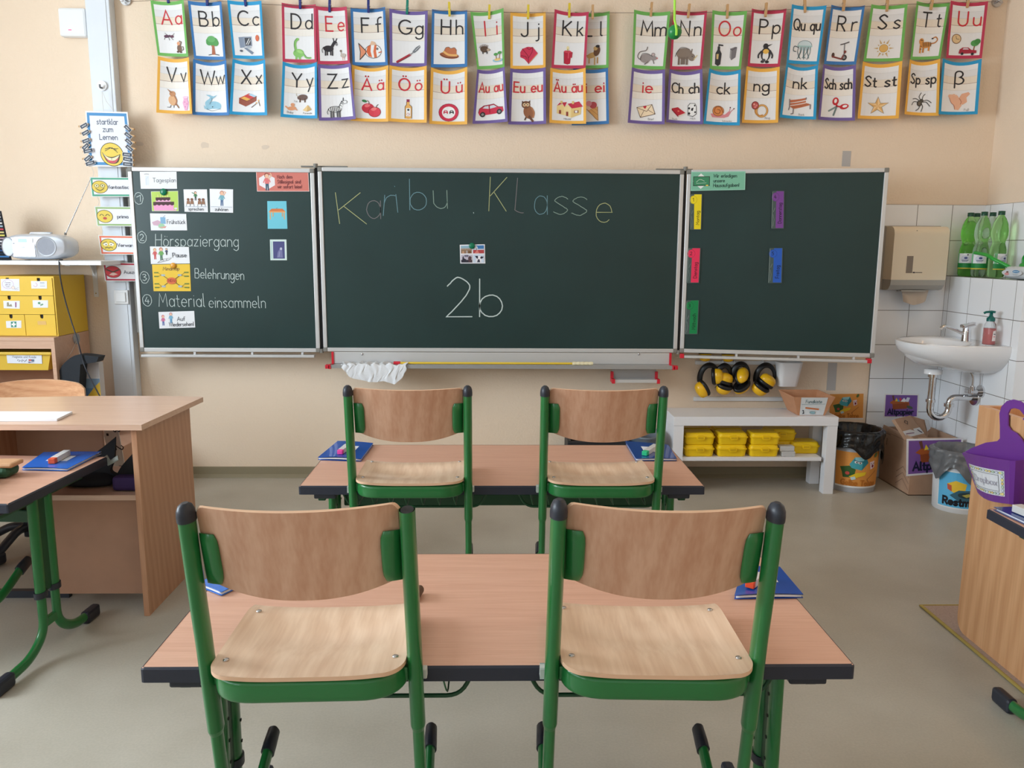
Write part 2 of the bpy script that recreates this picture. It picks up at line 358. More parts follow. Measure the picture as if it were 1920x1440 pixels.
def bil(c4, W, H, curl=0, sag=0, axis=Vector((0, -1, 0))):
    """bilinear sheet over corners TL, TR, BR, BL; curl bows it along the axis, sag lets its upper edge droop"""
    TL, TR, BR, BL = [Vector(p) for p in c4]
    def fn(u, v):
        a, b = u/W, v/H; k = 1-(2*a-1)**2; dk = -4*(2*a-1)
        p = (TL*(1-a)+TR*a)*(1-b)+(BL*(1-a)+BR*a)*b + axis*(curl*k) + Vector((0, 0, -sag*k*(1-b)))
        du = (TR-TL)*(1-b)+(BR-BL)*b + axis*(curl*dk); dv = (BL-TL)*(1-a)+(BR-TR)*a
        return p, dv.cross(du).normalized()
    return fn
def sheet(name, c4, W, H, paint, base=(238, 238, 238), curl=0, sag=0, th=.0006, parent=None, rough=.55, nu=8, nv=6, axis=Vector((0, -1, 0))):
    """a sheet of card with its printing, one mesh"""
    mb = MB(); fn = bil(c4, W, H, curl, sag, axis); m = flat(base, rough)
    slab(mb, lambda a, b: (lambda q: (q[0]-q[1]*th/2, -q[1]))(fn(a*W, b*H)), nu, nv, th, m)
    if paint: paint(Draw(mb, fn, strip=W/nu if curl else 0, vs=H/nv if curl else 0))
    c = (Vector(c4[2])+Vector(c4[3]))/2
    return mb.build(name, parent, c)
# ---------------------------------------------------------------- the little drawings on the alphabet cards (100 wide, area 88..152)
K = (45, 42, 48); WH = (240, 240, 240); RD = (196, 40, 62); OR = (222, 130, 70); BR = (140, 84, 54); DB = (92, 62, 46); GY = (140, 138, 140); DG = (84, 84, 88)
GN = (84, 158, 84); LG = (140, 200, 110); TN = (226, 184, 128); YE = (238, 196, 92); SK = (150, 196, 216); PK = (228, 168, 200); SH = (205, 222, 228); FL = (226, 160, 120)
def run(d, ops):
    for o in ops: getattr(d, o[0])(*o[1:])
def four(x0, x1, y, h, w, c): return [('r', x0, y, x0+w, y+h, c), ('r', x0+w*1.4, y+1, x0+2.4*w, y+h-1, c), ('r', x1-w, y, x1, y+h, c), ('r', x1-2.4*w, y+1, x1-1.4*w, y+h-1, c)]
PIC = {
 'A': [('e', 34, 101, 8, 4.5, (96, 60, 84), -8), ('e', 44, 100, 4, 3.5, (96, 60, 84)), ('e', 52, 101, 5, 4, (110, 66, 84)), ('l', [(30, 104), (26, 111)], 1.4, K), ('l', [(40, 103), (42, 112)], 1.4, K), ('l', [(46, 103), (54, 111)], 1.4, K), ('l', [(54, 97), (60, 92)], 1, K), ('l', [(36, 97), (30, 92)], 1.2, K),
       ('e', 72, 136, 8, 11, (120, 92, 74)), ('e', 70, 122, 5, 5.5, FL), ('l', [(76, 128), (80, 118), (74, 115)], 3, (120, 92, 74)), ('l', [(80, 142), (86, 140), (85, 132), (82, 131)], 2, DB), ('e', 66, 146, 4, 3, DB), ('e', 76, 147, 4, 3, DB)],
 'B': [('p', [(56, 146), (58, 124), (54, 116), (68, 116), (66, 124), (68, 146)], (176, 104, 74)), ('e', 60, 108, 19, 12, GN), ('e', 50, 112, 9, 8, GN), ('e', 71, 113, 10, 9, GN), ('e', 58, 102, 13, 9, (104, 176, 104)), ('l', [(46, 147), (56, 145)], 2, K), ('l', [(68, 145), (80, 147)], 2, K)],
 'C': [('p', [(22, 100), (38, 98), (38, 128), (24, 130)], (136, 150, 172)), ('p', [(36, 98), (62, 97), (62, 124), (37, 126)], (150, 160, 178)), ('p', [(40, 101), (59, 100), (59, 121), (41, 123)], (70, 74, 84)), ('l', [(44, 119), (54, 103)], 2, WH), ('l', [(49, 120), (57, 108)], 1.6, WH), ('e', 52, 128, 8, 3, (180, 190, 200)), ('p', [(36, 130), (42, 128), (66, 142), (60, 148)], (124, 138, 158)), ('e', 27, 138, 5, 3, (100, 104, 116)), ('e', 80, 102, 6, 9, (214, 110, 74))],
 'D': [('e', 46, 134, 16, 12, LG), ('l', cr([(40, 130), (36, 115), (37, 102), (42, 96)]), 7, LG), ('e', 43, 95, 5, 3.6, LG), ('l', cr([(58, 134), (68, 146), (82, 147)]), 5, LG), ('r', 36, 140, 42, 151, LG), ('r', 46, 142, 52, 151, LG), ('l', cr([(36, 130), (33, 114), (34, 102), (40, 94)]), 1, (60, 110, 60)), ('e', 50, 130, 9, 4, (166, 216, 130), 20), ('l', cr([(62, 136), (70, 145), (80, 148)]), 1, (60, 110, 60))],
 'E': [('e', 34, 116, 16, 9, K), ('l', [(44, 112), (52, 100)], 9, K), ('e', 56, 99, 7, 5, K, 25), ('e', 60, 104, 4, 4, GY), ('l', [(52, 95), (50, 87)], 3, K), ('l', [(58, 94), (62, 88)], 3, K)]+four(22, 48, 120, 16, 4, K)+[('l', cr([(19, 112), (14, 120), (16, 128)]), 1.6, K), ('e', 80, 136, 9, 6, (190, 180, 170)), ('l', [(74, 134), (73, 124)], 3, (190, 180, 170)), ('e', 73, 123, 3.4, 3, (120, 104, 90)), ('l', [(78, 141), (78, 149)], 1.2, OR), ('l', [(83, 141), (84, 149)], 1.2, OR)],
 'F': [('e', 60, 120, 24, 20, K), ('e', 60, 120, 22.6, 18.6, WH), ('p', [(44, 106), (54, 102), (52, 120), (56, 137), (46, 134), (40, 120)], (220, 110, 64)), ('p', [(64, 102), (70, 103), (68, 120), (70, 137), (62, 138), (60, 120)], (220, 110, 64)), ('p', [(40, 118), (18, 96), (22, 122), (20, 146), (40, 124)], K), ('p', [(38, 119), (20.5, 101), (24, 122), (22, 141), (38, 123)], (228, 150, 116)), ('p', [(50, 102), (56, 90), (66, 94), (70, 102)], (228, 190, 160)), ('e', 72, 113, 3.4, 3.6, (120, 120, 120)), ('l', [(76, 124), (83, 122)], 3, (210, 100, 60))],
 'G': [('l', [(20, 148), (54, 126)], 7, (176, 46, 62)), ('l', [(21, 150), (54, 129)], 1.4, K), ('l', [(54, 126), (64, 118)], 3, GY), ('p', [(60, 117), (70, 104), (80, 98), (82, 104), (76, 112), (66, 121)], (120, 124, 130)), ('l', [(68, 114), (80, 101)], 1, WH)],
 'H': [('e', 50, 126, 27, 9, (168, 96, 60), 8), ('p', [(34, 118), (40, 104), (48, 102), (54, 106), (64, 104), (70, 110), (70, 126)], (198, 118, 78)), ('l', cr([(35, 116), (48, 124), (70, 126)]), 6, (232, 180, 110)), ('l', cr([(24, 122), (44, 132), (74, 131)]), 1.4, K), ('l', cr([(36, 112), (40, 104), (48, 102), (54, 106), (64, 104), (70, 112)]), 1, K)],
 'I': [('e', 32, 104, 14, 9, (96, 76, 62)), ('e', 46, 106, 6, 4, (190, 170, 150)), ('e', 51, 107, 1.6, 1.4, K)]+[('l', [(32+13*math.cos(a), 103-8*math.sin(a)), (32+18*math.cos(a), 103-13*math.sin(a))], 1.6, DB) for a in (0.7, 1.0, 1.3, 1.6, 1.9, 2.2, 2.5, 2.8)]+[('r', 24, 111, 28, 117, K), ('r', 38, 111, 42, 117, K), ('e', 76, 138, 18, 5, SK), ('e', 76, 136, 12, 4, (232, 200, 130)), ('l', [(72, 134), (70, 122)], 2, BR), ('l', [(82, 134), (84, 120)], 2, BR), ('e', 70, 121, 7, 4, GN), ('e', 84, 118, 7, 4, GN)],
 'J': [('p', [(34, 102), (50, 96), (64, 98), (78, 116), (52, 146), (40, 132), (28, 126), (28, 112)], (206, 52, 84)), ('l', [(34, 102), (50, 122), (52, 146)], 1.6, (120, 20, 40)), ('l', [(64, 98), (62, 112), (52, 128)], 1.4, (120, 20, 40)), ('l', [(30, 122), (44, 124), (46, 130)], 1.6, (120, 20, 40)), ('l', [(76, 118), (54, 142)], 2.4, (220, 110, 80)), ('l', cr([(46, 98), (54, 104), (62, 98)]), 2, (150, 24, 50))],
 'K': [('p', [(34, 112), (56, 112), (54, 146), (46, 149), (36, 146)], (186, 32, 62)), ('e', 45, 112, 11, 3.6, (214, 70, 90)), ('e', 45, 103, 4, 7, (240, 224, 170)), ('l', [(45, 112), (45, 104)], 1.2, K), ('l', [(48, 116), (48, 130)], 3, (222, 90, 110)), ('l', [(58, 114), (57, 128)], 3.4, (186, 32, 62)), ('l', [(34, 113), (36, 146)], 1, K)],
 'L': [('e', 52, 122, 15, 8, (206, 170, 110), -20), ('e', 66, 110, 9, 15, (110, 76, 54), 15), ('e', 62, 102, 6, 6, (214, 180, 120)), ('r', 42, 126, 46, 146, (206, 170, 110)), ('r', 58, 128, 62, 150, (206, 170, 110)), ('r', 66, 128, 70, 146, (190, 150, 96)), ('l', cr([(40, 122), (32, 126), (30, 138)]), 2.4, (190, 150, 96)), ('e', 68, 96, 6, 4, K)],
 'M': [('e', 40, 130, 17, 13, (160, 152, 152), -12), ('e', 62, 128, 12, 7, (160, 152, 152), 10), ('e', 62, 119, 6, 5.6, (160, 152, 152)), ('e', 62, 119, 3.4, 3.2, (200, 180, 180)), ('e', 74, 129, 2.4, 2.4, (200, 120, 120)), ('l', cr([(26, 136), (16, 128), (22, 114), (40, 108), (44, 98)]), 2.4, (120, 112, 112)), ('l', [(48, 140), (38, 147)], 3, (120, 112, 112)), ('l', [(62, 134), (66, 144)], 2.4, (120, 112, 112)), ('l', cr([(24, 134), (30, 118), (46, 117), (60, 124)]), 1, K)],
 'N': [('e', 42, 116, 24, 16, (140, 126, 116)), ('e', 66, 126, 12, 10, (140, 126, 116), 40), ('l', [(74, 132), (82, 122)], 3, (220, 200, 150)), ('l', [(64, 116), (66, 104)], 3, (120, 106, 98))]+four(24, 56, 124, 23, 6.5, (126, 112, 104))+[('l', cr([(20, 112), (30, 100), (44, 99), (58, 104)]), 1.2, K), ('e', 68, 124, 1.4, 1.4, K), ('l', [(18, 114), (15, 124)], 1.6, K)],
 'O': [('p', [(16, 146), (16, 116), (22, 106), (22, 97), (30, 97), (30, 106), (36, 116), (34, 146), (26, 151)], (52, 54, 62)), ('l', [(26, 98), (26, 92), (38, 93)], 4, (52, 54, 62)), ('p', [(19, 118), (27, 117), (26, 132), (20, 132)], (216, 190, 130)), ('p', [(62, 102), (76, 97), (82, 98), (80, 126), (68, 134), (62, 126)], (120, 116, 120)), ('p', [(62, 102), (66, 106), (67, 133), (62, 126)], (160, 158, 160)), ('l', [(62, 102), (67, 106), (81, 99)], 1, K)],
 'P': [('e', 54, 124, 15, 20, (56, 58, 66)), ('e', 54, 128, 9, 15, WH), ('e', 54, 116, 9, 7, (236, 190, 90)), ('e', 52, 101, 8, 8, (46, 48, 54)), ('p', [(56, 98), (72, 95), (58, 103)], (52, 54, 60)), ('l', cr([(40, 116), (32, 126), (32, 134)]), 5, (56, 58, 66)), ('l', cr([(66, 114), (74, 126), (74, 134)]), 5, (56, 58, 66)), ('e', 46, 145, 6, 4, K), ('e', 60, 146, 6, 4, K), ('e', 50, 141, 5, 4, (80, 84, 92))],
 'Qu': [('e', 52, 108, 21, 14, SH), ('l', arc(52, 108, 21, 14, 180, 360), 1.2, (90, 120, 130)), ('l', [(31, 110), (73, 110)], 4, (170, 206, 206))]+[('l', cr([(34+5*i, 112), (32+5*i+3*(i % 2), 126), (36+5*i-4*(i % 3), 138), (33+5*i, 146-3*(i % 2))]), 1.8, (104, 140, 146) if i % 2 else (60, 76, 84)) for i in range(8)]+[('l', cr([(32, 114), (20, 112), (18, 124), (26, 126)]), 2, (60, 76, 84))],
 'R': [('e', 62, 140, 8, 8, K), ('e', 62, 140, 4, 4, GY), ('e', 26, 134, 5, 7, (80, 60, 56)), ('l', [(24, 138), (54, 144), (62, 126)], 4.5, (130, 60, 56)), ('l', [(60, 132), (58, 102)], 3, (130, 130, 136)), ('l', [(46, 104), (58, 101), (70, 97)], 3, (86, 80, 84)), ('e', 62, 124, 4, 4, (130, 60, 56))],
 'S': [('p', [(50+(27 if i % 4 == 0 else (20 if i % 2 == 0 else 12))*math.cos(i*math.pi/12), 122+(30 if i % 4 == 0 else (22 if i % 2 == 0 else 12))*math.sin(i*math.pi/12)) for i in range(24)], (206, 174, 120)), ('e', 50, 122, 15, 15, WH), ('e', 50, 122, 12, 12, (170, 124, 66)), ('e', 50, 122, 11, 11, (226, 182, 106))],
 'T': [('e', 48, 118, 18, 9, (216, 148, 76), -6), ('e', 32, 108, 8, 9, (216, 148, 76)), ('l', cr([(64, 114), (76, 112), (82, 104), (76, 96), (66, 100)]), 3.6, (190, 124, 66)), ('r', 28, 116, 34, 144, (216, 148, 76)), ('r', 38, 122, 44, 140, (200, 134, 70)), ('r', 56, 118, 62, 138, (216, 148, 76)), ('e', 29, 144, 5, 3, WH), ('e', 58, 138, 5, 3, WH)]+[('l', [(38+6*i, 110), (40+6*i, 122)], 1.8, K) for i in range(5)]+[('l', [(28, 104), (36, 105)], 1.4, K), ('l', [(29, 122), (34, 122)], 1.4, K), ('l', [(29, 130), (34, 130)], 1.4, K), ('e', 66, 100, 3, 2, K)],
 'U': [('e', 26, 104, 14, 14, (130, 90, 60)), ('e', 26, 104, 12, 12, (226, 196, 150)), ('l', [(26, 104), (24, 96)], 1.2, K), ('l', [(26, 104), (34, 105)], 1.2, K), ('l', [(76, 138), (78, 122)], 3, BR), ('e', 78, 116, 11, 9, GN), ('e', 84, 112, 8, 8, (70, 140, 70)), ('p', [(36, 142), (38, 134), (46, 128), (62, 128), (70, 135), (84, 137), (84, 145), (36, 146)], (170, 40, 62)), ('p', [(46, 134), (49, 130), (60, 130), (64, 134)], (220, 210, 220)), ('e', 46, 146, 4, 4, K), ('e', 74, 147, 4, 4, K)],
 'V': [('e', 42, 122, 11, 15, (226, 178, 134), -20), ('e', 42, 102, 9, 8, (196, 140, 100)), ('p', [(36, 100), (26, 88), (44, 98)], (170, 120, 84)), ('l', [(52, 130), (60, 142)], 4, (150, 104, 74)), ('l', [(38, 136), (36, 142), (28, 142)], 1.6, K), ('l', [(46, 136), (46, 142)], 1.6, K), ('l', cr([(48, 108), (54, 122), (50, 134)]), 4, (176, 120, 84)), ('p', [(74, 112), (90, 112), (88, 118), (92, 128), (86, 150), (78, 150), (72, 128), (76, 118)], PK), ('e', 82, 112, 9, 3.4, (240, 196, 216)), ('e', 79, 126, 1.4, 1.4, (190, 90, 150)), ('e', 86, 132, 1.4, 1.4, (190, 90, 150)), ('e', 80, 140, 1.4, 1.4, (190, 90, 150))],
 'W': [('e', 56, 132, 21, 15, SK), ('l', cr([(38, 136), (36, 122), (46, 112), (50, 104)]), 8, SK), ('p', [(50, 108), (34, 98), (46, 98), (52, 103), (66, 98), (60, 104), (52, 110)], SK), ('p', [(36, 136), (28, 130), (30, 140), (40, 144)], SK), ('e', 58, 144, 18, 4, WH), ('l', cr([(36, 140), (50, 146), (74, 140)]), 1.2, (70, 100, 120)), ('e', 52, 134, 1.6, 1.6, K), ('l', cr([(44, 126), (50, 114), (50, 106)]), 1, (70, 100, 120))],
 'X': [('p', [(22, 110), (48, 94), (70, 102), (70, 116), (40, 134), (22, 126)], (156, 84, 66)), ('p', [(22, 110), (48, 94), (70, 102), (44, 117)], (206, 70, 70)), ('p', [(26, 110), (36, 104), (54, 112), (44, 117)], (232, 180, 90)), ('p', [(46, 98), (54, 95), (70, 102), (64, 106)], (170, 206, 226)), ('l', [(22, 110), (42, 118), (70, 103)], 1.2, (110, 50, 40)), ('l', [(56, 136), (70, 124)], 1.8, DB), ('l', [(80, 132), (76, 118)], 1.8, DB), ('e', 70, 123, 2.6, 2.6, TN), ('e', 76, 116, 2.8, 3, TN)],
 'Y': [('e', 58, 97, 14, 9, (110, 84, 78)), ('e', 47, 98, 5, 6, (110, 84, 78)), ('r', 48, 100, 52, 112, DB), ('r', 62, 100, 66, 112, DB), ('l', cr([(46, 94), (40, 92), (40, 86)]), 1.6, (200, 190, 170)), ('t', 'Yak', 38, 112, 5, GY), ('e', 28, 132, 12, 6, FL, -10), ('e', 30, 121, 5.4, 5.4, FL), ('l', [(20, 134), (12, 128)], 4, FL), ('l', [(36, 132), (42, 136)], 3.4, FL), ('t', 'Baby', 24, 147, 6, DG), ('p', [(58, 136), (72, 120), (84, 134), (70, 140)], (232, 200, 140)), ('p', [(72, 120), (84, 134), (70, 140)], (206, 168, 104)), ('t', 'Pyramide', 72, 147, 5, DG)],
 'Z': [('e', 44, 128, 18, 9, WH), ('l', arc(44, 128, 18, 9, 0, 360, 20), 1.4, K), ('l', [(58, 124), (68, 106)], 8, WH), ('l', [(54, 122), (64, 104)], 2, K), ('e', 72, 108, 8, 4.6, WH, 30), ('l', arc(72, 108, 8, 4.6, 0, 360, 14), 1.2, K), ('l', [(68, 103), (69, 96)], 2.4, K)]+four(30, 58, 132, 20, 4.5, (90, 90, 94))+[('l', [(31+5*i, 121), (33+5*i, 134)], 1.8, K) for i in range(6)]+[('l', [(58+3*i, 116-5*i), (63+3*i, 119-5*i)], 1.6, K) for i in range(3)]+[('l', cr([(26, 126), (22, 136), (24, 142)]), 1.6, K)],
 'Ä': [('e', 44, 120, 17, 15, (200, 46, 66)), ('e', 62, 131, 17, 15, (214, 60, 76)), ('l', arc(62, 131, 17, 15, 0, 360, 20), 1.2, (110, 20, 34)), ('e', 42, 112, 8, 5, (230, 110, 116), -20), ('e', 60, 122, 8, 5, (236, 120, 120), -20), ('l', cr([(46, 108), (46, 102), (42, 97)]), 1.8, DB), ('l', cr([(66, 118), (68, 112), (72, 109)]), 1.8, DB), ('e', 34, 99, 7, 4, (60, 130, 80), 10)],
 'Ö': [('p', [(42, 148), (42, 114), (46, 108), (46, 100), (54, 100), (54, 108), (60, 114), (60, 148), (51, 150)], (232, 176, 96)), ('r', 46, 92, 54, 100, (150, 44, 80)), ('p', [(45, 118), (57, 118), (57, 142), (45, 142)], WH), ('e', 51, 123, 3, 3, K), ('t', 'Öl', 51, 140, 7, RD), ('l', [(42, 148), (42, 114), (46, 108), (46, 100)], 1.2, DB), ('l', [(60, 148), (60, 114), (54, 108)], 1.2, DB)],
 'Ü': [('e', 50, 124, 27, 27, (110, 20, 40)), ('e', 50, 124, 26, 26, (206, 46, 76)), ('e', 50, 124, 18, 18, WH), ('p', [(36, 128), (36, 122), (39, 117), (45, 117), (48, 122), (48, 128), (45, 128), (45, 125), (39, 125), (39, 128)], (206, 46, 76)), ('p', [(52, 128), (52, 122), (55, 117), (61, 117), (64, 122), (64, 128), (61, 128), (61, 125), (55, 125), (55, 128)], K), ('r', 39.5, 119, 44.5, 121.5, WH), ('r', 55.5, 119, 60.5, 121.5, WH)],
 'Au': [('p', [(14, 128), (16, 116), (30, 106), (60, 102), (74, 112), (88, 114), (90, 126), (84, 130), (18, 136)], (206, 46, 76)), ('p', [(26, 114), (33, 108), (44, 107), (45, 116)], (210, 222, 230)), ('p', [(48, 116), (48, 107), (60, 105), (70, 112)], (210, 222, 230)), ('e', 27, 133, 8, 8, K), ('e', 27, 133, 4, 4, GY), ('e', 77, 127, 8, 8, K), ('e', 77, 127, 4, 4, GY), ('l', [(14, 128), (16, 116), (30, 106), (60, 102), (74, 112), (88, 114)], 1.2, (90, 10, 30)), ('l', [(47, 106), (48, 128)], 1, (90, 10, 30))],
 'Eu': [('e', 54, 124, 14, 20, (150, 96, 64), -15), ('e', 46, 102, 12, 11, (120, 80, 58)), ('e', 42, 102, 4.4, 5, (226, 200, 160)), ('e', 51, 102, 4.4, 5, (226, 200, 160)), ('e', 42, 102, 1.6, 1.8, K), ('e', 51, 102, 1.6, 1.8, K), ('p', [(35, 100), (35, 90), (42, 95)], DB), ('p', [(57, 98), (58, 89), (51, 94)], DB), ('p', [(56, 132), (68, 150), (64, 154), (52, 138)], (110, 72, 52)), ('l', [(46, 140), (44, 146)], 4, DB), ('l', cr([(62, 112), (68, 126), (66, 140)]), 4, (176, 118, 80)), ('p', [(45, 104), (48, 104), (46.5, 109)], OR)],
 'Äu': [('p', [(20, 130), (20, 108), (36, 102), (46, 112), (46, 136)], (240, 214, 150)), ('p', [(40, 132), (40, 112), (50, 102), (60, 112), (60, 142), (50, 138)], (244, 222, 164)), ('p', [(60, 142), (60, 114), (88, 110), (86, 132)], (226, 196, 130)), ('p', [(50, 100), (82, 94), (92, 110), (62, 114)], (196, 44, 70)), ('p', [(20, 108), (28, 98), (48, 95), (42, 110), (36, 100)], (196, 44, 70)), ('r', 30, 92, 36, 100, (226, 196, 130)), ('r', 62, 92, 68, 101, (226, 196, 130)), ('r', 46, 124, 52, 137, (150, 70, 60)), ('r', 26, 120, 32, 131, (150, 70, 60)), ('r', 68, 120, 80, 128, (150, 90, 70)), ('r', 70.5, 121, 77, 127, WH), ('t', 'Häuser', 50, 148, 5.5, DG)],
 'Ei': [('p', [(40, 112), (70, 108), (72, 148), (66, 146)], (226, 176, 110)), ('e', 44, 106, 12, 11, (240, 214, 196)), ('e', 58, 103, 10, 10, (190, 80, 90)), ('e', 46, 98, 8, 8, (226, 150, 170)), ('l', [(40, 114), (71, 149), (70, 108)], 1.2, (130, 80, 50)), ('l', [(50, 114), (70, 132)], 1, (180, 120, 70)), ('l', [(60, 111), (70, 120)], 1, (180, 120, 70))],
 'ie': [('p', [(22, 112), (66, 100), (76, 130), (34, 142)], DB), ('p', [(23.5, 113), (65, 101.5), (74, 129), (35, 140)], (244, 222, 190)), ('l', [(23, 113), (52, 122), (65, 102)], 1.4, DB), ('l', [(35, 140), (44, 120)], 1.2, DB), ('l', [(74, 129), (56, 118)], 1.2, DB), ('e', 44, 109, 2.6, 2.6, RD), ('e', 48, 108, 2.6, 2.6, RD), ('p', [(41.6, 110), (50.4, 108.5), (47, 115)], RD), ('t', 'Brief', 64, 148, 6, GY)],
 'Ch': [('p', [(14, 116), (32, 110), (54, 126), (34, 138)], (190, 36, 56)), ('p', [(14, 116), (34, 136), (34, 141), (14, 121)], (150, 24, 44)), ('p', [(34, 136), (54, 126), (54, 130), (34, 141)], (230, 220, 210)), ('e', 34, 122, 3, 2.2, (226, 130, 100)), ('t', 'Buch', 24, 150, 5.5, GY), ('p', [(60, 134), (60, 104), (66, 96), (80, 97), (84, 106), (84, 130), (74, 138)], K), ('p', [(61.5, 133), (61.5, 105), (67, 97.5), (79.5, 98.5), (82.5, 106), (82.5, 129), (74, 136)], WH), ('p', [(70, 112), (76, 110), (74, 120), (69, 119)], K), ('e', 64, 112, 2.6, 3.6, K), ('e', 64, 128, 3, 4, K), ('e', 80, 124, 2.2, 3, K), ('e', 79, 104, 2, 3, K), ('t', 'Milch', 74, 146, 5.5, GY)],
 'ck': [('p', [(18, 128), (30, 126), (60, 128), (70, 118), (76, 122), (70, 134), (58, 138), (24, 138)], (220, 140, 150)), ('e', 40, 118, 17, 16, (130, 70, 40)), ('e', 40, 118, 15.6, 14.6, (222, 140, 80)), ('l', cr([(54, 122), (46, 106), (32, 108), (30, 122), (42, 126), (46, 116), (38, 114)]), 2, (140, 76, 40)), ('l', [(72, 120), (74, 108)], 1.6, (200, 110, 120)), ('l', [(74, 121), (83, 112)], 1.6, (200, 110, 120)), ('e', 74, 107, 1.8, 1.8, K), ('e', 84, 111, 1.8, 1.8, K), ('t', 'Schnecke', 66, 150, 5, GY)],
 'ng': [('l', arc(56, 124, 15, 17, 0, 360, 24), 5.5, (150, 96, 40)), ('l', arc(56, 124, 15, 17, 0, 360, 24), 3.6, (226, 170, 96)), ('l', arc(51, 122, 14, 16, 60, 240, 16), 4, (200, 140, 70)), ('e', 36, 108, 11, 12, (120, 40, 40)), ('e', 36, 108, 9, 10, (190, 84, 84)), ('e', 33, 105, 3, 3, (236, 170, 160)), ('e', 40, 108, 3, 3, (226, 140, 140)), ('e', 36, 113, 3, 3, (226, 140, 140)), ('t', 'Ring', 72, 148, 6, GY)],
 'nk': [('p', [(24, 104), (72, 94), (72, 100), (24, 112)], (196, 112, 76)), ('p', [(24, 114), (72, 103), (72, 108), (24, 120)], (196, 112, 76)), ('p', [(26, 122), (74, 110), (86, 116), (38, 130)], (206, 122, 84)), ('l', [(30, 125), (80, 112)], 1, (110, 56, 36)), ('l', [(34, 127), (84, 114)], 1, (110, 56, 36)), ('l', [(24, 102), (26, 124), (24, 134)], 3, (130, 120, 124)), ('l', [(38, 130), (38, 144), (32, 146)], 3, (130, 120, 124)), ('l', [(72, 94), (72, 98)], 3, (130, 120, 124)), ('l', [(84, 116), (84, 128)], 3, (130, 120, 124)), ('t', 'Bank', 62, 149, 6, GY)],
 'Sch': [('l', [(54, 116), (30, 132)], 5, (130, 150, 150)), ('l', [(52, 118), (44, 144)], 5, (110, 130, 130)), ('e', 48, 102, 9, 12, (200, 40, 52), 10), ('e', 48, 101, 4, 6.4, WH, 10), ('e', 72, 118, 12, 8, (200, 40, 52), -12), ('e', 74, 117, 6.4, 3.8, WH, -12), ('l', [(50, 110), (52, 116)], 5, (200, 40, 52)), ('l', [(62, 118), (52, 117)], 4.4, (200, 40, 52)), ('e', 52, 117, 1.8, 1.8, K)],
 'St': [('p', [(50+(28 if i % 2 == 0 else 11)*math.cos(-math.pi/2+i*math.pi/5), 122+(28 if i % 2 == 0 else 11)*math.sin(-math.pi/2+i*math.pi/5)) for i in range(10)], K), ('p', [(50+(26.5 if i % 2 == 0 else 10)*math.cos(-math.pi/2+i*math.pi/5), 122+(26.5 if i % 2 == 0 else 10)*math.sin(-math.pi/2+i*math.pi/5)) for i in range(10)], (226, 178, 112))]+[('p', [(50, 122), (50+26*math.cos(-math.pi/2+i*math.pi*.4), 122+26*math.sin(-math.pi/2+i*math.pi*.4)), (50+10*math.cos(-math.pi/2+(i+.5)*math.pi*.4), 122+10*math.sin(-math.pi/2+(i+.5)*math.pi*.4))], (244, 208, 156)) for i in range(5)],
 'Sp': [('e', 46, 124, 8, 9, (70, 64, 58)), ('e', 52, 116, 6, 6, (84, 78, 70)), ('e', 46, 124, 4, 6, (110, 100, 86))]+[('l', cr(P), 2, (60, 60, 60)) for P in ([(50, 114), (44, 104), (50, 92)], [(54, 112), (56, 102), (62, 96)], [(46, 116), (34, 110), (24, 112)], [(42, 120), (28, 120), (22, 130)], [(56, 117), (68, 114), (80, 122)], [(56, 120), (66, 120), (76, 132)], [(52, 124), (56, 134), (52, 148)], [(48, 130), (44, 140), (36, 146)])],
 'ß': [('p', [(52, 112), (60, 96), (76, 92), (80, 98), (72, 108), (74, 122), (64, 130), (58, 126)], (232, 176, 146)), ('p', [(28, 110), (34, 98), (50, 102), (56, 112), (62, 132), (54, 146), (44, 144), (40, 130), (32, 122)], (238, 184, 154)), ('e', 30, 104, 6, 5.4, (240, 190, 160)), ('e', 40, 100, 3.4, 3.4, (240, 190, 160)), ('e', 46, 102, 3, 3, (240, 190, 160)), ('l', cr([(28, 110), (34, 124), (42, 132), (44, 144)]), 1.2, (180, 110, 90)), ('l', cr([(54, 110), (60, 120), (58, 128)]), 1.2, (180, 110, 90)), ('t', 'Fuß', 74, 148, 6, GY)],
}
CG, CB, CC, CR_, CY, CP = (112, 182, 92), (58, 122, 186), (36, 154, 208), (192, 56, 88), (242, 182, 78), (112, 94, 160)
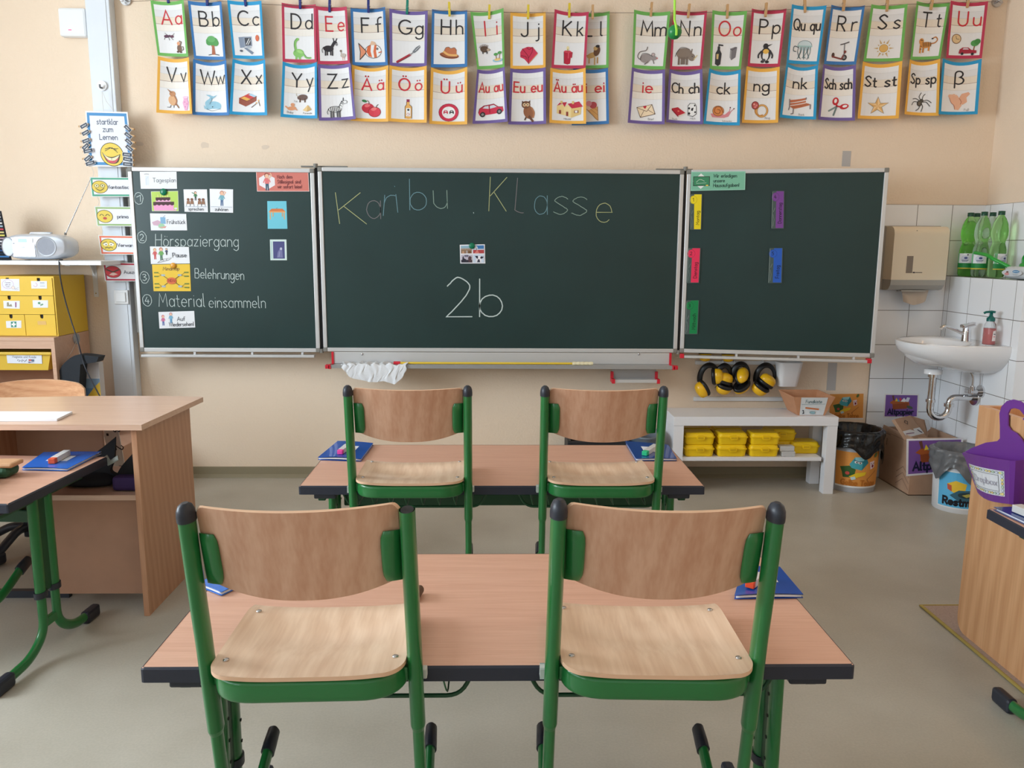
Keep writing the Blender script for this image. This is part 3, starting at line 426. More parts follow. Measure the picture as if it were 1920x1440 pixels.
# letters, red?, border, corners TL TR BL BR (photo pixels on the plane the card hangs in), what it shows
UPPER = [
 ('A a', 1, CG, 'A', (282, 0, 344, -1, 296, 104, 353, 106), 'ant and monkey'), ('B b', 0, CB, 'B', (352, 1, 415, 2, 364, 110, 423, 112), 'tree'), ('C c', 0, CC, 'C', (426, 0, 490, 1, 437, 109, 496, 110), 'computer'),
 ('D d', 0, CR_, 'D', (528, 5, 592, 8, 530, 116, 594, 117), 'green dinosaur'), ('E e', 1, CR_, 'E', (592, 11, 650, 12, 596, 120, 656, 119), 'donkey'), ('F f', 0, CB, 'F', (657, 14, 722, 13, 661, 122, 727, 122), 'striped fish'),
 ('G g', 0, CP, 'G', (730, 16, 802, 20, 731, 123, 800, 124), 'fork'), ('H h', 0, CB, 'H', (810, 17, 876, 19, 808, 126, 876, 125), 'brown hat'), ('I i', 1, CG, 'I', (882, 22, 944, 15, 895, 130, 946, 126), 'hedgehog and island'),
 ('J j', 0, CY, 'J', (957, 22, 1023, 22, 957, 129, 1023, 127), 'red jacket'), ('K k', 0, CR_, 'K', (1040, 17, 1104, 22, 1034, 127, 1098, 128), 'red candle'), ('L l', 0, CG, 'L', (1078, 22, 1143, 21, 1076, 128, 1141, 127), 'lion'),
 ('M m', 0, CG, 'M', (1189, 18, 1257, 21, 1185, 127, 1247, 130), 'grey mouse'), ('N n', 0, CR_, 'N', (1262, 19, 1326, 20, 1256, 130, 1316, 129), 'rhinoceros'), ('O o', 1, CG, 'O', (1336, 19, 1401, 20, 1331, 129, 1389, 130), 'black bottle and folder'),
 ('P p', 0, CR_, 'P', (1410, 16, 1475, 16, 1402, 124, 1462, 125), 'penguin'), ('Qu qu', 0, CC, 'Qu', (1485, 8, 1550, 10, 1475, 118, 1535, 121), 'jellyfish'), ('R r', 0, CB, 'R', (1559, 9, 1622, 10, 1545, 120, 1605, 121), 'scooter'),
 ('S s', 0, CG, 'S', (1634, 8, 1702, 7, 1619, 115, 1692, 114), 'sun'), ('T t', 0, CG, 'T', (1719, 2, 1781, 5, 1707, 112, 1763, 110), 'tiger'), ('U u', 1, CR_, 'U', (1783, 1, 1853, 2, 1774, 109, 1841, 109), 'clock, tree and car')]
LOWER = [
 ('V v', 0, CY, 'V', (296, 105, 354, 107, 293, 211, 360, 213), 'bird and pink vase'), ('W w', 0, CB, 'W', (362, 110, 424, 112, 361, 215, 430, 216), 'whale'), ('X x', 0, CC, 'X', (436, 110, 497, 111, 430, 214, 501, 216), 'xylophone'),
 ('Y y', 0, CC, 'Y', (530, 115, 594, 116, 526, 219, 595, 222), 'yak, baby and pyramid'), ('Z z', 0, CP, 'Z', (596, 120, 657, 118, 598, 226, 667, 223), 'zebra'), ('Ä ä', 1, CY, 'Ä', (660, 121, 728, 122, 658, 226, 728, 228), 'two apples'),
 ('Ö ö', 1, CY, 'Ö', (730, 122, 800, 123, 728, 227, 800, 230), 'oil bottle'), ('Ü ü', 1, CY, 'Ü', (808, 126, 876, 125, 805, 232, 876, 233), 'no-overtaking road sign'), ('Au au', 1, CP, 'Au', (895, 130, 946, 125, 886, 232, 952, 228), 'red car'),
 ('Eu eu', 1, CP, 'Eu', (957, 128, 1023, 126, 953, 233, 1024, 232), 'owl'), ('Äu äu', 1, CY, 'Äu', (1032, 127, 1098, 127, 1030, 230, 1099, 232), 'two houses'), ('Ei ei', 1, CB, 'Ei', (1075, 127, 1140, 127, 1072, 235, 1142, 232), 'ice cream cone'),
 ('ie', 1, CP, 'ie', (1185, 126, 1247, 130, 1177, 230, 1246, 233), 'love letter envelope'), ('Ch ch', 0, CP, 'Ch', (1255, 129, 1317, 129, 1249, 229, 1318, 233), 'book and milk carton'), ('ck', 0, CC, 'ck', (1330, 128, 1389, 130, 1319, 232, 1387, 235), 'snail'),
 ('ng', 0, CY, 'ng', (1400, 124, 1462, 125, 1391, 230, 1459, 230), 'ring'), ('nk', 0, CC, 'nk', (1475, 117, 1534, 121, 1462, 220, 1530, 224), 'bench'), ('Sch sch', 0, CP, 'Sch', (1544, 120, 1605, 121, 1534, 224, 1603, 226), 'scissors'),
 ('St st', 0, CY, 'St', (1618, 115, 1692, 114, 1608, 222, 1685, 222), 'five-pointed star'), ('Sp sp', 0, CY, 'Sp', (1706, 111, 1763, 110, 1696, 214, 1760, 217), 'spider'), ('ß', 0, CC, 'ß', (1768, 109, 1841, 110, 1760, 214, 1833, 214), 'two feet')]
# ================================================================ the room
YW, XR, YR, ZC = 4.65, 2.80, -4.0, 3.25
m_wall = mat('peach_plaster', S(240, 219, 196), .9, bump=.55, bscale=95)
m_ceil = mat('ceiling_white', S(238, 236, 230), .9)
m_white = mat('white_paint', S(236, 238, 240), .45)
m_floor = None
def floor_mat():
    m = mat('olive_linoleum', S(150, 142, 122), .36, spec=.4); nt = m.node_tree; L = nt.links.new; b = nt.nodes['Principled BSDF']
    tc = nt.nodes.new('ShaderNodeTexCoord')
    def noi(s, d):
        n = nt.nodes.new('ShaderNodeTexNoise'); n.inputs['Scale'].default_value = s; n.inputs['Detail'].default_value = d; L(tc.outputs['Object'], n.inputs['Vector']); return n.outputs['Fac']
    big, fine = noi(2.2, 6), noi(140, 3)
    r = nt.nodes.new('ShaderNodeValToRGB'); r.color_ramp.elements[0].position = .3; r.color_ramp.elements[1].position = .7
    r.color_ramp.elements[0].color = S(172, 164, 150); r.color_ramp.elements[1].color = S(190, 183, 170); L(big, r.inputs[0])
    mx = nt.nodes.new('ShaderNodeMix'); mx.data_type = 'RGBA'; mx.blend_type = 'MULTIPLY'; mx.inputs[0].default_value = .35
    r2 = nt.nodes.new('ShaderNodeValToRGB'); r2.color_ramp.elements[0].position = .35; r2.color_ramp.elements[1].position = .65; r2.color_ramp.elements[0].color = (.8, .8, .8, 1); L(fine, r2.inputs[0])
    L(r.outputs[0], mx.inputs[6]); L(r2.outputs[0], mx.inputs[7]); L(mx.outputs[2], b.inputs['Base Color'])
    rr = nt.nodes.new('ShaderNodeMapRange'); rr.inputs[3].default_value = .3; rr.inputs[4].default_value = .5; L(noi(5, 4), rr.inputs[0]); L(rr.outputs[0], b.inputs['Roughness'])
    return m
def tile_mat(name, ax):
    m = mat(name, S(243, 245, 248), .18); nt = m.node_tree; L = nt.links.new; b = nt.nodes['Principled BSDF']
    tc = nt.nodes.new('ShaderNodeTexCoord'); sp = nt.nodes.new('ShaderNodeSeparateXYZ'); cb = nt.nodes.new('ShaderNodeCombineXYZ')
    L(tc.outputs['Object'], sp.inputs[0]); L(sp.outputs[ax], cb.inputs[0]); L(sp.outputs[2], cb.inputs[1])
    k = nt.nodes.new('ShaderNodeTexBrick'); k.offset = 0; k.squash = 1
    for n, v in (('Color1', S(243, 245, 248)), ('Color2', S(240, 242, 246)), ('Mortar', S(132, 128, 124)), ('Scale', 1), ('Mortar Size', .0019), ('Mortar Smooth', .1), ('Brick Width', .2), ('Row Height', .2), ('Bias', 0)): k.inputs[n].default_value = v
    L(cb.outputs[0], k.inputs['Vector']); L(k.outputs['Color'], b.inputs['Base Color'])
    bp = nt.nodes.new('ShaderNodeBump'); bp.invert = True; bp.inputs['Strength'].default_value = .4; bp.inputs['Distance'].default_value = .002; L(k.outputs['Fac'], bp.inputs['Height']); L(bp.outputs[0], b.inputs['Normal'])
    return m
m_floor = floor_mat()
mb = MB(); box(mb, XL-.1, XR+.1, YR-.1, YW+.1, -.1, 0, m_floor); struct(mb.build('floor'))
mb = MB(); box(mb, XL-.1, XR+.1, YR-.1, YW+.1, ZC, ZC+.1, m_ceil); struct(mb.build('ceiling'))
for i, (a, b) in enumerate(FILLS):  # unseen boxes made up to go with the added fill lights
    t = thing('fill_light_box', 'long white ceiling lamp, %s' % ('above the sink side of the classroom', 'above the rear of the classroom')[i], 'ceiling lamp', (a, b, 3.2), 0, 'ceiling lamps')
    mb = MB(); box(mb, a-.16, a+.16, b-.65, b+.65, 3.2, ZC, m_white, .01); mb.build('lamp_housing', t); mb = MB(); box(mb, a-.14, a-.128, b-.62, b+.62, 3.17, 3.2, m_white); mb.build('louvre_rail', t); mb = MB(); box(mb, a+.128, a+.14, b-.62, b+.62, 3.17, 3.2, m_white); mb.build('louvre_rail', t); rehome(t)
mb = MB(); box(mb, XL-.1, XR+.1, YW, YW+.1, 0, ZC, m_wall)
d = Draw(mb, lambda u, v: (Vector((u, YW, v)), Vector((0, -1, 0))), .0006)
m_patch = mat('filler_grey', S(224, 205, 186), .9)
for px, py, r in ((383, 272, 12), (497, 276, 10), (262, 270, 9)):
    q = PY(px, py, YW); d.p([(q.x+r*.0031*math.cos(t*.7)*random.uniform(.5, 1), q.z+r*.0018*math.sin(t*.7)*random.uniform(.6, 1)) for t in range(9)], m_patch)
struct(mb.build('wall_back'))
mb = MB(); box(mb, XR, XR+.1, YR, YW, 0, ZC, m_wall); struct(mb.build('wall_right'))
mb = MB(); edges = [YR]+[e for w_ in WIN for e in w_]+[YW]
for i in range(0, len(edges), 2): box(mb, XL-.1, XL, edges[i], edges[i+1], 0, ZC, m_wall)
for a, b in WIN: box(mb, XL-.1, XL, a, b, 0, 1.0, m_wall); box(mb, XL-.1, XL, a, b, 2.8, ZC, m_wall)
struct(mb.build('wall_left'))
RW = [(-2.65, -.35), (.15, 2.45)]
mb = MB(); edges = [XL]+[e for w_ in RW for e in w_]+[XR]
for i in range(0, len(edges), 2): box(mb, edges[i], edges[i+1], YR-.1, YR, 0, ZC, m_wall)
for a, b in RW: box(mb, a, b, YR-.1, YR, 0, 1.0, m_wall); box(mb, a, b, YR-.1, YR, 2.8, ZC, m_wall)
struct(mb.build('wall_rear'))
for i, (a, b) in enumerate(WIN):
    mb = MB(); x0, x1 = XL-.08, XL-.03
    for y0, y1, z0, z1 in ((a, a+.06, 1, 2.8), (b-.06, b, 1, 2.8), (a, b, 1, 1.06), (a, b, 2.74, 2.8), ((a+b)/2-.04, (a+b)/2+.04, 1, 2.8)): box(mb, x0, x1, y0, y1, z0, z1, m_white)
    struct(mb.build('window_%d' % (i+1)))
for i, (a, b) in enumerate(RW):
    mb = MB(); y0, y1 = YR-.08, YR-.03
    for x0, x1, z0, z1 in ((a, a+.06, 1, 2.8), (b-.06, b, 1, 2.8), (a, b, 1, 1.06), (a, b, 2.74, 2.8), ((a+b)/2-.04, (a+b)/2+.04, 1, 2.8)): box(mb, x0, x1, y0, y1, z0, z1, m_white)
    struct(mb.build('window_%d' % (i+4)))
m_base = mat('olive_skirting', S(140, 130, 106), .5)
mb = MB(); prism(mb, [(YW, 0), (YW-.034, 0), (YW-.03, .006), (YW-.014, .02), (YW-.01, .06), (YW, .062)], XL, 2.2, m_base, 'yz'); struct(mb.build('baseboard_back'))
mb = MB(); box(mb, 2.2, XR, YW-.008, YW, 0, 1.6, tile_mat('white_tiles_back', 0)); struct(mb.build('wall_back_tiles'))
t_side = tile_mat('white_tiles_side', 1)
mb = MB(); box(mb, XR-.008, XR, 3.0, YW-.008, 0, 1.6, t_side); struct(mb.build('wall_right_tiles'))
mb = MB(); box(mb, 2.6, XR-.008, 3.94, YW-.008, 0, 1.2, t_side); struct(mb.build('wall_right_ledge'))
# grey tape strips on the plaster
m_tape = mat('grey_tape', S(186, 182, 180), .6)
for (x0, y0, x1, y1), lab in (((1580, 283, 1594, 312), 'short grey tape strip above the chalkboard'), ((1553, 680, 1566, 732), 'grey tape strip under the chalkboard beside the white hanging cup')):
    a, b = PY(x0, y0, YW), PY(x1, y1, YW); mb = MB(); box(mb, a.x, b.x, YW-.0012, YW, b.z, a.z, m_tape); tag(mb.build('tape_strip', None, ((a.x+b.x)/2, YW, b.z)), lab, 'tape')

# ================================================================ alphabet line
m_steel = mat('steel', S(190, 190, 192), .25, 1); m_wire = mat('wire_brown', S(120, 98, 82), .6)
YL = 4.597
line_px = [(240, 3), (300, 0), (360, 0), (425, 3), (497, 8), (560, 11), (650, 15), (726, 17), (806, 20), (880, 21), (948, 23), (1030, 24), (1150, 24), (1258, 24), (1330, 23), (1402, 21), (1480, 18), (1555, 14), (1625, 12), (1705, 8), (1782, 5), (1868, 3)]
mb = MB(); tube(mb, [PY(x, y, YL) for x, y in line_px], .0013, .0013, m_wire, 6, (0, 0, 1)); a = PY(1050, 24, YL)
tag(mb.build('clothes_line', None, a), 'thin brown line the alphabet cards hang from', 'line')
for px, py, lab in ((237, 1, 'steel wall hook where the line starts beside the cable duct'), (1868, 4, 'steel wall hook where the line ends near the corner above the sink')):
    a = PY(px, py, YW); mb = MB(); cyl(mb, (a.x, YW, a.z), (a.x, YW-.012, a.z), .028, m_steel, 20); cyl(mb, (a.x, YW-.01, a.z), (a.x, YW-.04, a.z), .006, m_steel)
    tube(mb, [(a.x+.016*math.cos(t), YW-.05, a.z+.016*math.sin(t)) for t in [i*math.pi/8 for i in range(14)]], .004, .004, m_steel, 8); tag(mb.build('wall_hook', None, (a.x, YW, a.z)), lab, 'hook')
BAND1, BAND2, BAND3 = (228, 228, 230), (234, 222, 206), (240, 234, 226)
def card(ent, lower, i):
    letters, red, col, key, c, what = ent
    y0 = YL+.024 if i == 11 else YL-(.014 if i % 2 == 0 else 0)-(.004 if lower else 0)
    rnd = random.Random(i*7+lower*3)
    bow = .01 if i == 11 else (.012 if not lower else .02)
    TL, TR, BL, BR = PY(c[0], c[1], y0), PY(c[2], c[3], y0), PY(c[4], c[5], y0-.012*lower), PY(c[6], c[7], y0-.012*lower)
    def paint(d):
        d.r(7, 10, 93, 151, (236, 236, 238)); d.r(7, 26, 93, 45, BAND1); d.r(7, 45, 93, 66, BAND2); d.r(7, 66.5, 93, 86, BAND3)
        d.r(7, 65.6, 93, 66.6, (150, 110, 96)); d.r(7, 25.6, 93, 26.2, (206, 204, 204)); d.r(7, 44.8, 93, 45.4, (206, 200, 194)); d.r(7, 85.7, 93, 86.3, (214, 206, 196))
        ink = (206, 48, 60) if red else (44, 42, 46)
        if ' ' in letters and len(letters) == 3:
            h = 40 if letters[0] not in 'ÄÖÜ' else 34
            d.t(letters[0], 40, 66, h, ink, 4.6, 'c', 1.05); d.t(letters[2], 78, 66, h, ink, 4, 'c', 1.0)
        else:
            h = 33 if letters in ('ie', 'ck', 'ng', 'nk', 'ß') else 29
            sx = min(1.15, 78/(text_width(letters)*h)); d.t(letters, 51, 66, h+(6 if letters == 'ß' else 0), ink, 4.2, 'c', sx)
        run(d, PIC[key])
    o = sheet('alphabet_card', (TL, TR, BR, BL), 100, 160, paint, col, curl=-bow, sag=(.004+rnd.random()*.004 if not lower else .006+rnd.random()*.012), nu=10, nv=10)
    names = {CG: 'green', CB: 'blue', CC: 'sky blue', CR_: 'crimson', CY: 'yellow', CP: 'purple'}
    tag(o, '%s-bordered alphabet card lettered %s showing %s' % (names[col], letters, what), 'alphabet card', 'alphabet cards on the line')
for i, e_ in enumerate(UPPER): card(e_, 0, i)
for i, e_ in enumerate(LOWER): card(e_, 1, i)
# clothes pegs on the line
m_peg = {'wood': mat('peg_wood', S(206, 164, 116), .6), 'navy': mat('peg_navy', S(36, 48, 120), .4), 'yellow': mat('peg_yellow', S(226, 200, 60), .4), 'teal': mat('peg_teal', S(20, 130, 110), .4)}
def peg_mesh(col):
    mb = MB(); m = m_peg[col]
    for s in (-1, 1):
        prism(mb, [(s*.001, 0), (s*.006, .004), (s*.0075, .03), (s*.0085, .072), (s*.0045, .072), (s*.001, .034)], -.006, .006, m, 'yz')
    tube(mb, [(-.008+.004*k/6, .007*math.cos(k*1.05), .036+.007*math.sin(k*1.05)) for k in range(25)], .0012, .0012, m_steel, 5, (1, 0, 0))
    return mb
PEGS = [('A', 316, 6, 'navy'), ('B', 389, 11, 'navy'), ('C', 461, 12, 'navy'), ('D', 563, 17, 'navy'), ('E', 618, 23, 'navy'), ('F', 691, 24, 'navy'), ('G', 763, 27, 'teal'), ('H', 843, 31, 'yellow'), ('I', 917, 36, 'yellow'), ('J', 990, 36, 'yellow'), ('K', 1067, 33, 'yellow'), ('L', 1111, 36, 'wood'),
        ('M', 1220, 31, 'wood'), ('N', 1290, 34, 'wood'), ('O', 1363, 35, 'wood'), ('P', 1435, 32, 'wood'), ('Qu', 1509, 24, 'wood'), ('R', 1581, 21, 'wood'), ('S', 1662, 22, 'wood'), ('T', 1745, 19, 'wood'), ('U', 1813, 15, 'wood')]
_pm = {}
for k, px, py, col in PEGS:
    if col not in _pm: o = peg_mesh(col).build('clothes_peg'); _pm[col] = o
    else: o = _pm[col].copy(); COL.objects.link(o)
    o.location = PY(px, py, YL-.004); o.rotation_euler = (0, random.uniform(-.08, .08), 0)
    tag(o, '%s clothes peg holding the card lettered %s' % ({'wood': 'wooden', 'navy': 'navy blue', 'yellow': 'yellow', 'teal': 'teal'}[col], k), 'clothes peg', 'clothes pegs on the alphabet line')
# lime cord with a green ball, hanging from the ceiling
mb = MB(); a = PY(1265, 60, 3.0); t = thing('hanging_ball', 'green ball hanging on a lime cord in front of the letter N card', 'ball', (a.x, a.y, a.z-.025))
lathe(mb, [(.0001, -.025), (.012, -.022), (.02, -.0145), (.0245, -.004), (.0245, .005), (.02, .0145), (.01, .0225), (.0001, .025)], mat('green_ball', S(30, 132, 66), .3), (a.x, a.y, a.z), 24); mb.build('ball', t)
mb = MB(); tube(mb, [(a.x+.002, a.y-.02, a.z-.016), (a.x+.001, a.y-.026, a.z), (a.x-.001, a.y-.018, a.z+.02), (a.x-.002, a.y, a.z+.04), (a.x-.012, a.y, a.z+.4), (a.x-.012, a.y, ZC)], .0042, .0042, mat('lime_cord', S(168, 232, 80), .6), 8); mb.build('cord', t); rehome(t)

# ================================================================ beside the board: cable duct, box, rule cards
m_duct = mat('duct_white', S(222, 228, 236), .4)
a, b = PY(181, 200, 4.585), PY(222, 200, 4.585); x0, x1 = a.x-.008, b.x+.006
xa, xb = -2.172, -2.045
mb = MB(); box(mb, xa, xb, 4.585, YW, .062, ZC, m_duct, .004); box(mb, xa+.018, xb-.018, 4.582, 4.586, .062, 1.14, m_duct); box(mb, xa+.018, xb-.018, 4.582, 4.586, 1.22, ZC, m_duct)
o = mb.build('cable_duct', None, ((xa+xb)/2, YW, .062)); struct(o); tag(o, 'white vertical cable duct beside the chalkboard', 'cable duct')
t = thing('light_switch', 'white rocker switch low on the cable duct', 'light switch', PY(228, 570, 4.58)); q = PY(228, 557, 4.58)
mb = MB(); box(mb, q.x-.04, q.x+.04, 4.572, 4.5815, q.z-.04, q.z+.04, m_white, .004); mb.build('switch_frame', t)
mb = MB(); box(mb, q.x-.027, q.x+.027, 4.566, 4.574, q.z-.027, q.z+.027, m_white, .003); mb.build('rocker', t); rehome(t)
a, b = PY(106, 13, 4.6), PY(162, 68, 4.6); t = thing('router_box', 'flat white electronics box with a red light on the wall', 'router', ((a.x+b.x)/2, YW, b.z))
mb = MB(); box(mb, a.x, b.x, 4.605, YW, b.z, a.z, m_white, .012); mb.build('casing', t)
q = PY(131, 56, 4.604); mb = MB(); box(mb, q.x-.008, q.x+.008, 4.6035, 4.6055, q.z-.002, q.z+.002, mat('red_led', S(255, 70, 110), .4, emit=1.5)); mb.build('status_light', t); rehome(t)
q = PY(192, 161, 4.58); t = thing('adhesive_hook', 'round white hook on the duct holding the sign cords', 'hook', (q.x, 4.5815, q.z-.02))
mb = MB(); cyl(mb, (q.x, 4.582, q.z), (q.x, 4.572, q.z), .026, m_white, 28); mb.build('plate', t)
mb = MB(); tube(mb, bend([(q.x, 4.573, q.z-.012), (q.x, 4.55, q.z-.014), (q.x, 4.55, q.z+.002)], .008), .005, .005, mat('hook_grey', S(120, 122, 128), .4), 8); mb.build('peg', t); rehome(t)
m_thr = mat('white_thread', S(226, 222, 216), .7)
def cords(label, segs, y):
    mb = MB(); P0 = None
    for s in segs:
        P = [PY(x_, y_, y) for x_, y_ in s]; P0 = P0 or P[-1]; tube(mb, P, .0012, .0012, m_thr, 5, (0, 1, 0))
    return tag(mb.build('sign_cord', None, P0), label, 'cord', 'cords of the hanging rule cards')
YS = 4.535
cords('white cord from the round hook to the sign with the big laughing face', [[(191, 172), (192, 190), (194, 209)], [(192, 172), (199, 190), (214, 209)]], YS+.008)
FACE, FO = (232, 204, 84), (70, 60, 40)
def paint_start(d):
    d.r(3, 3, 97, 109, (74, 144, 200)); d.r(9, 9, 91, 103, (230, 232, 240))
    d.t('startklar', 50, 26, 11, (96, 104, 122), 1.7, 'c', .95); d.t('zum', 50, 41, 11, (96, 104, 122), 1.7); d.t('Lernen', 50, 57, 11, (96, 104, 122), 1.7)
    d.e(55, 87, 27, 24, FO, 20, 28); d.e(55, 87, 25.6, 22.6, FACE, 20, 28)
    d.p([(32, 82)]+cr([(32, 82), (42, 90), (56, 92), (74, 86)])+cr([(74, 86), (68, 102), (56, 106), (42, 101), (32, 82)]), FO)
    d.p(cr([(34, 84.5), (44, 92), (56, 94), (72, 88)])+cr([(72, 88), (64, 97), (54, 100), (44, 97), (34, 84.5)]), (232, 228, 190))
    d.p(cr([(37, 91), (46, 98), (56, 101), (70, 92)])+cr([(70, 92), (64, 102), (56, 105), (46, 102), (37, 91)]), (200, 100, 100))
    d.p(cr([(44, 101), (52, 99.5), (58, 101), (66, 99)])+cr([(66, 99), (58, 104), (48, 103.6), (44, 101)]), (206, 76, 90))
    d.l([(40, 76), (52, 73), (66, 78)], 1.2, FO); d.l([(40, 80), (52, 74)], 1.2, FO); d.l([(56, 73), (68, 83)], 1.2, FO); d.l([(54, 75), (70, 75)], 1, FO); d.l([(54, 93), (53.4, 98)], .7, FO)
q4 = lambda x0, y0, x1, y1, x2, y2, x3, y3, y: (PY(x0, y0, y), PY(x1, y1, y), PY(x2, y2, y), PY(x3, y3, y))
o = sheet('rule_sign', q4(160, 208, 239, 210, 250, 313, 166, 312, YS), 100, 112, paint_start, (240, 242, 246), th=.002)
tag(o, 'blue-bordered sign startklar zum Lernen with a big laughing face', 'sign')
def face(d, cx, cy, r, kind):
    c = (204, 46, 56) if kind == 4 else (226, 200, 80)
    d.e(cx, cy, r, r, FO, 0, 24); d.e(cx, cy, r*.92, r*.92, c, 0, 24)
    if kind == 1:
        for s in (-1, 1): d.e(cx+s*r*.36, cy-r*.2, r*.3, r*.3, FO); d.e(cx+s*r*.36, cy-r*.2, r*.24, r*.24, (236, 226, 170)); d.e(cx+s*r*.36, cy-r*.2, r*.08, r*.1, FO)
        d.l(cr([(cx-r*.5, cy+r*.2), (cx, cy+r*.55), (cx+r*.5, cy+r*.2)]), r*.09, FO)
    if kind == 2:
        for s in (-1, 1): d.l(cr([(cx+s*r*.6, cy-r*.1), (cx+s*r*.36, cy-r*.32), (cx+s*r*.12, cy-r*.1)]), r*.09, FO)
        d.e(cx, cy+r*.3, r*.24, r*.2, (190, 70, 60))
    if kind == 3:
        for s in (-1, 1): d.e(cx+s*r*.36, cy-r*.1, r*.28, r*.26, (240, 236, 220)); d.e(cx+s*r*.3, cy-r*.05, r*.08, r*.08, FO); d.l([(cx+s*r*.66, cy-r*.22), (cx+s*r*.2, cy-r*.5)], r*.08, FO)
        d.l(cr([(cx-r*.45, cy+r*.5), (cx-r*.2, cy+r*.36), (cx, cy+r*.5), (cx+r*.2, cy+r*.36), (cx+r*.45, cy+r*.5)]), r*.09, FO)
    if kind == 4:
        d.l([(cx-r*.7, cy-r*.35), (cx-r*.05, cy+r*.02)], r*.2, FO); d.l([(cx+r*.7, cy-r*.35), (cx+r*.05, cy+r*.02)], r*.2, FO)
        d.p(cr([(cx-r*.5, cy+r*.5), (cx, cy+r*.1), (cx+r*.55, cy+r*.4)])+[(cx, cy+r*.62)], (236, 200, 190))
def rule(c, col, txt, kind, label, tx=41):
    def paint(d):
        d.r(2, 2, 148, 56, col); d.r(6, 7, 144, 51, (232, 232, 238)); face(d, 21, 29, 19, kind); d.t(txt, tx, 34, 9.8, (80, 84, 96), 1.5, 'l', .87)
    o = sheet('rule_card', q4(*c, YS), 150, 58, paint, (224, 230, 226), th=.0015); tag(o, label, 'rule card', 'rule cards hanging beside the board')
rule((168, 332, 290, 333, 294, 369, 172, 369), (70, 160, 130), 'fantastisch', 1, 'green-framed rule card fantastisch with a face in glasses')
rule((177, 387, 299, 388, 303, 425, 182, 424), (150, 180, 120), 'prima', 2, 'pale green-framed rule card prima with a smiling face', 50)
rule((184, 441, 308, 443, 312, 478, 189, 477), (226, 112, 80), 'Verwarnung', 3, 'orange-framed rule card Verwarnung with a worried face')
rule((192, 492, 316, 494, 320, 528, 197, 527), (176, 34, 62), 'Auszeit', 4, 'crimson-framed rule card Auszeit with an angry red face', 46)
cords('white cords between the big sign and card fantastisch', [[(172, 313), (176, 324), (173, 333)]], YS+.003)
cords('white cords between cards fantastisch and prima', [[(182, 368), (186, 378), (183, 388)]], YS+.003)
cords('white cords between cards prima and Verwarnung', [[(188, 423), (193, 434), (190, 443)]], YS+.003)
cords('white cords between cards Verwarnung and Auszeit', [[(195, 477), (193, 487), (197, 494)]], YS+.003)
# clothes pegs with black name tags round the edge of the sign
m_tag = flat((40, 46, 60)); m_tagw = flat((226, 228, 232))
TAGS = [(158, 236, 62, 'l'), (161, 249, 62, 'l'), (162, 264, 70, 'l'), (161, 275, 50, 'l'), (166, 283, 78, 'l'), (165, 297, 52, 'l'), (170, 306, 74, 'l'),
        (240, 241, -45, 'r'), (241, 254, -52, 'r'), (242, 266, -50, 'r'), (243, 278, -50, 'r'), (239, 290, -84, 'r'), (240, 299, -80, 'r'), (240, 308, -86, 'r')]
WORD = {'l': ['topmost', 'second', 'third', 'fourth', 'fifth', 'sixth', 'lowest']*1, 'r': ['topmost', 'second', 'third', 'fourth', 'fifth', 'sixth', 'lowest']}
cnt = {'l': 0, 'r': 0}
for px, py, ang, side in TAGS:
    q = PY(px, py, YS-.007); a = math.radians(90-ang if side == 'l' else -ang-90); ux = Vector((math.cos(a), 0, math.sin(a))); uy = Vector((-math.sin(a), 0, math.cos(a))); big = abs(ang) > 72
    hw, hh = (.026 if big else .021), .0105
    t = thing('name_peg', 'wooden peg with a black name tag, %s on the %s edge of the startklar sign' % (WORD[side][cnt[side]], 'wall-side' if side == 'l' else 'board-side'), 'clothes peg', q, 0, 'name pegs on the startklar sign'); cnt[side] += 1
    s = -1 if side == 'l' else 1; mb = MB()
    for dy in (-.004, .006): obox(mb, q+Vector((s*.004, dy+.004, .003)), Vector((.027, 0, -s*.006)), Vector((0, .0025, 0)), Vector((.0008, 0, .004)), m_peg['wood'])
    mb.build('peg', t)
    c4 = [q-ux*hw+uy*hh, q+ux*hw+uy*hh, q+ux*hw-uy*hh, q-ux*hw-uy*hh]; c4 = [p+Vector((0, -.004, 0)) for p in c4]
    def ptag(d, n=cnt[side]):
        d.r(3, 3, 97, 37, (38, 46, 62)); x = 18
        rr = random.Random(n+ord(side))
        while x < 78:   # the handwritten names are too small to read
            d.l([(x, 26), (x+3, 14), (x+6, 26)], 3, (214, 218, 226)); x += 6+rr.random()*3
    sheet('name_tag', c4, 100, 40, ptag, (226, 228, 232), th=.001, parent=t); rehome(t)
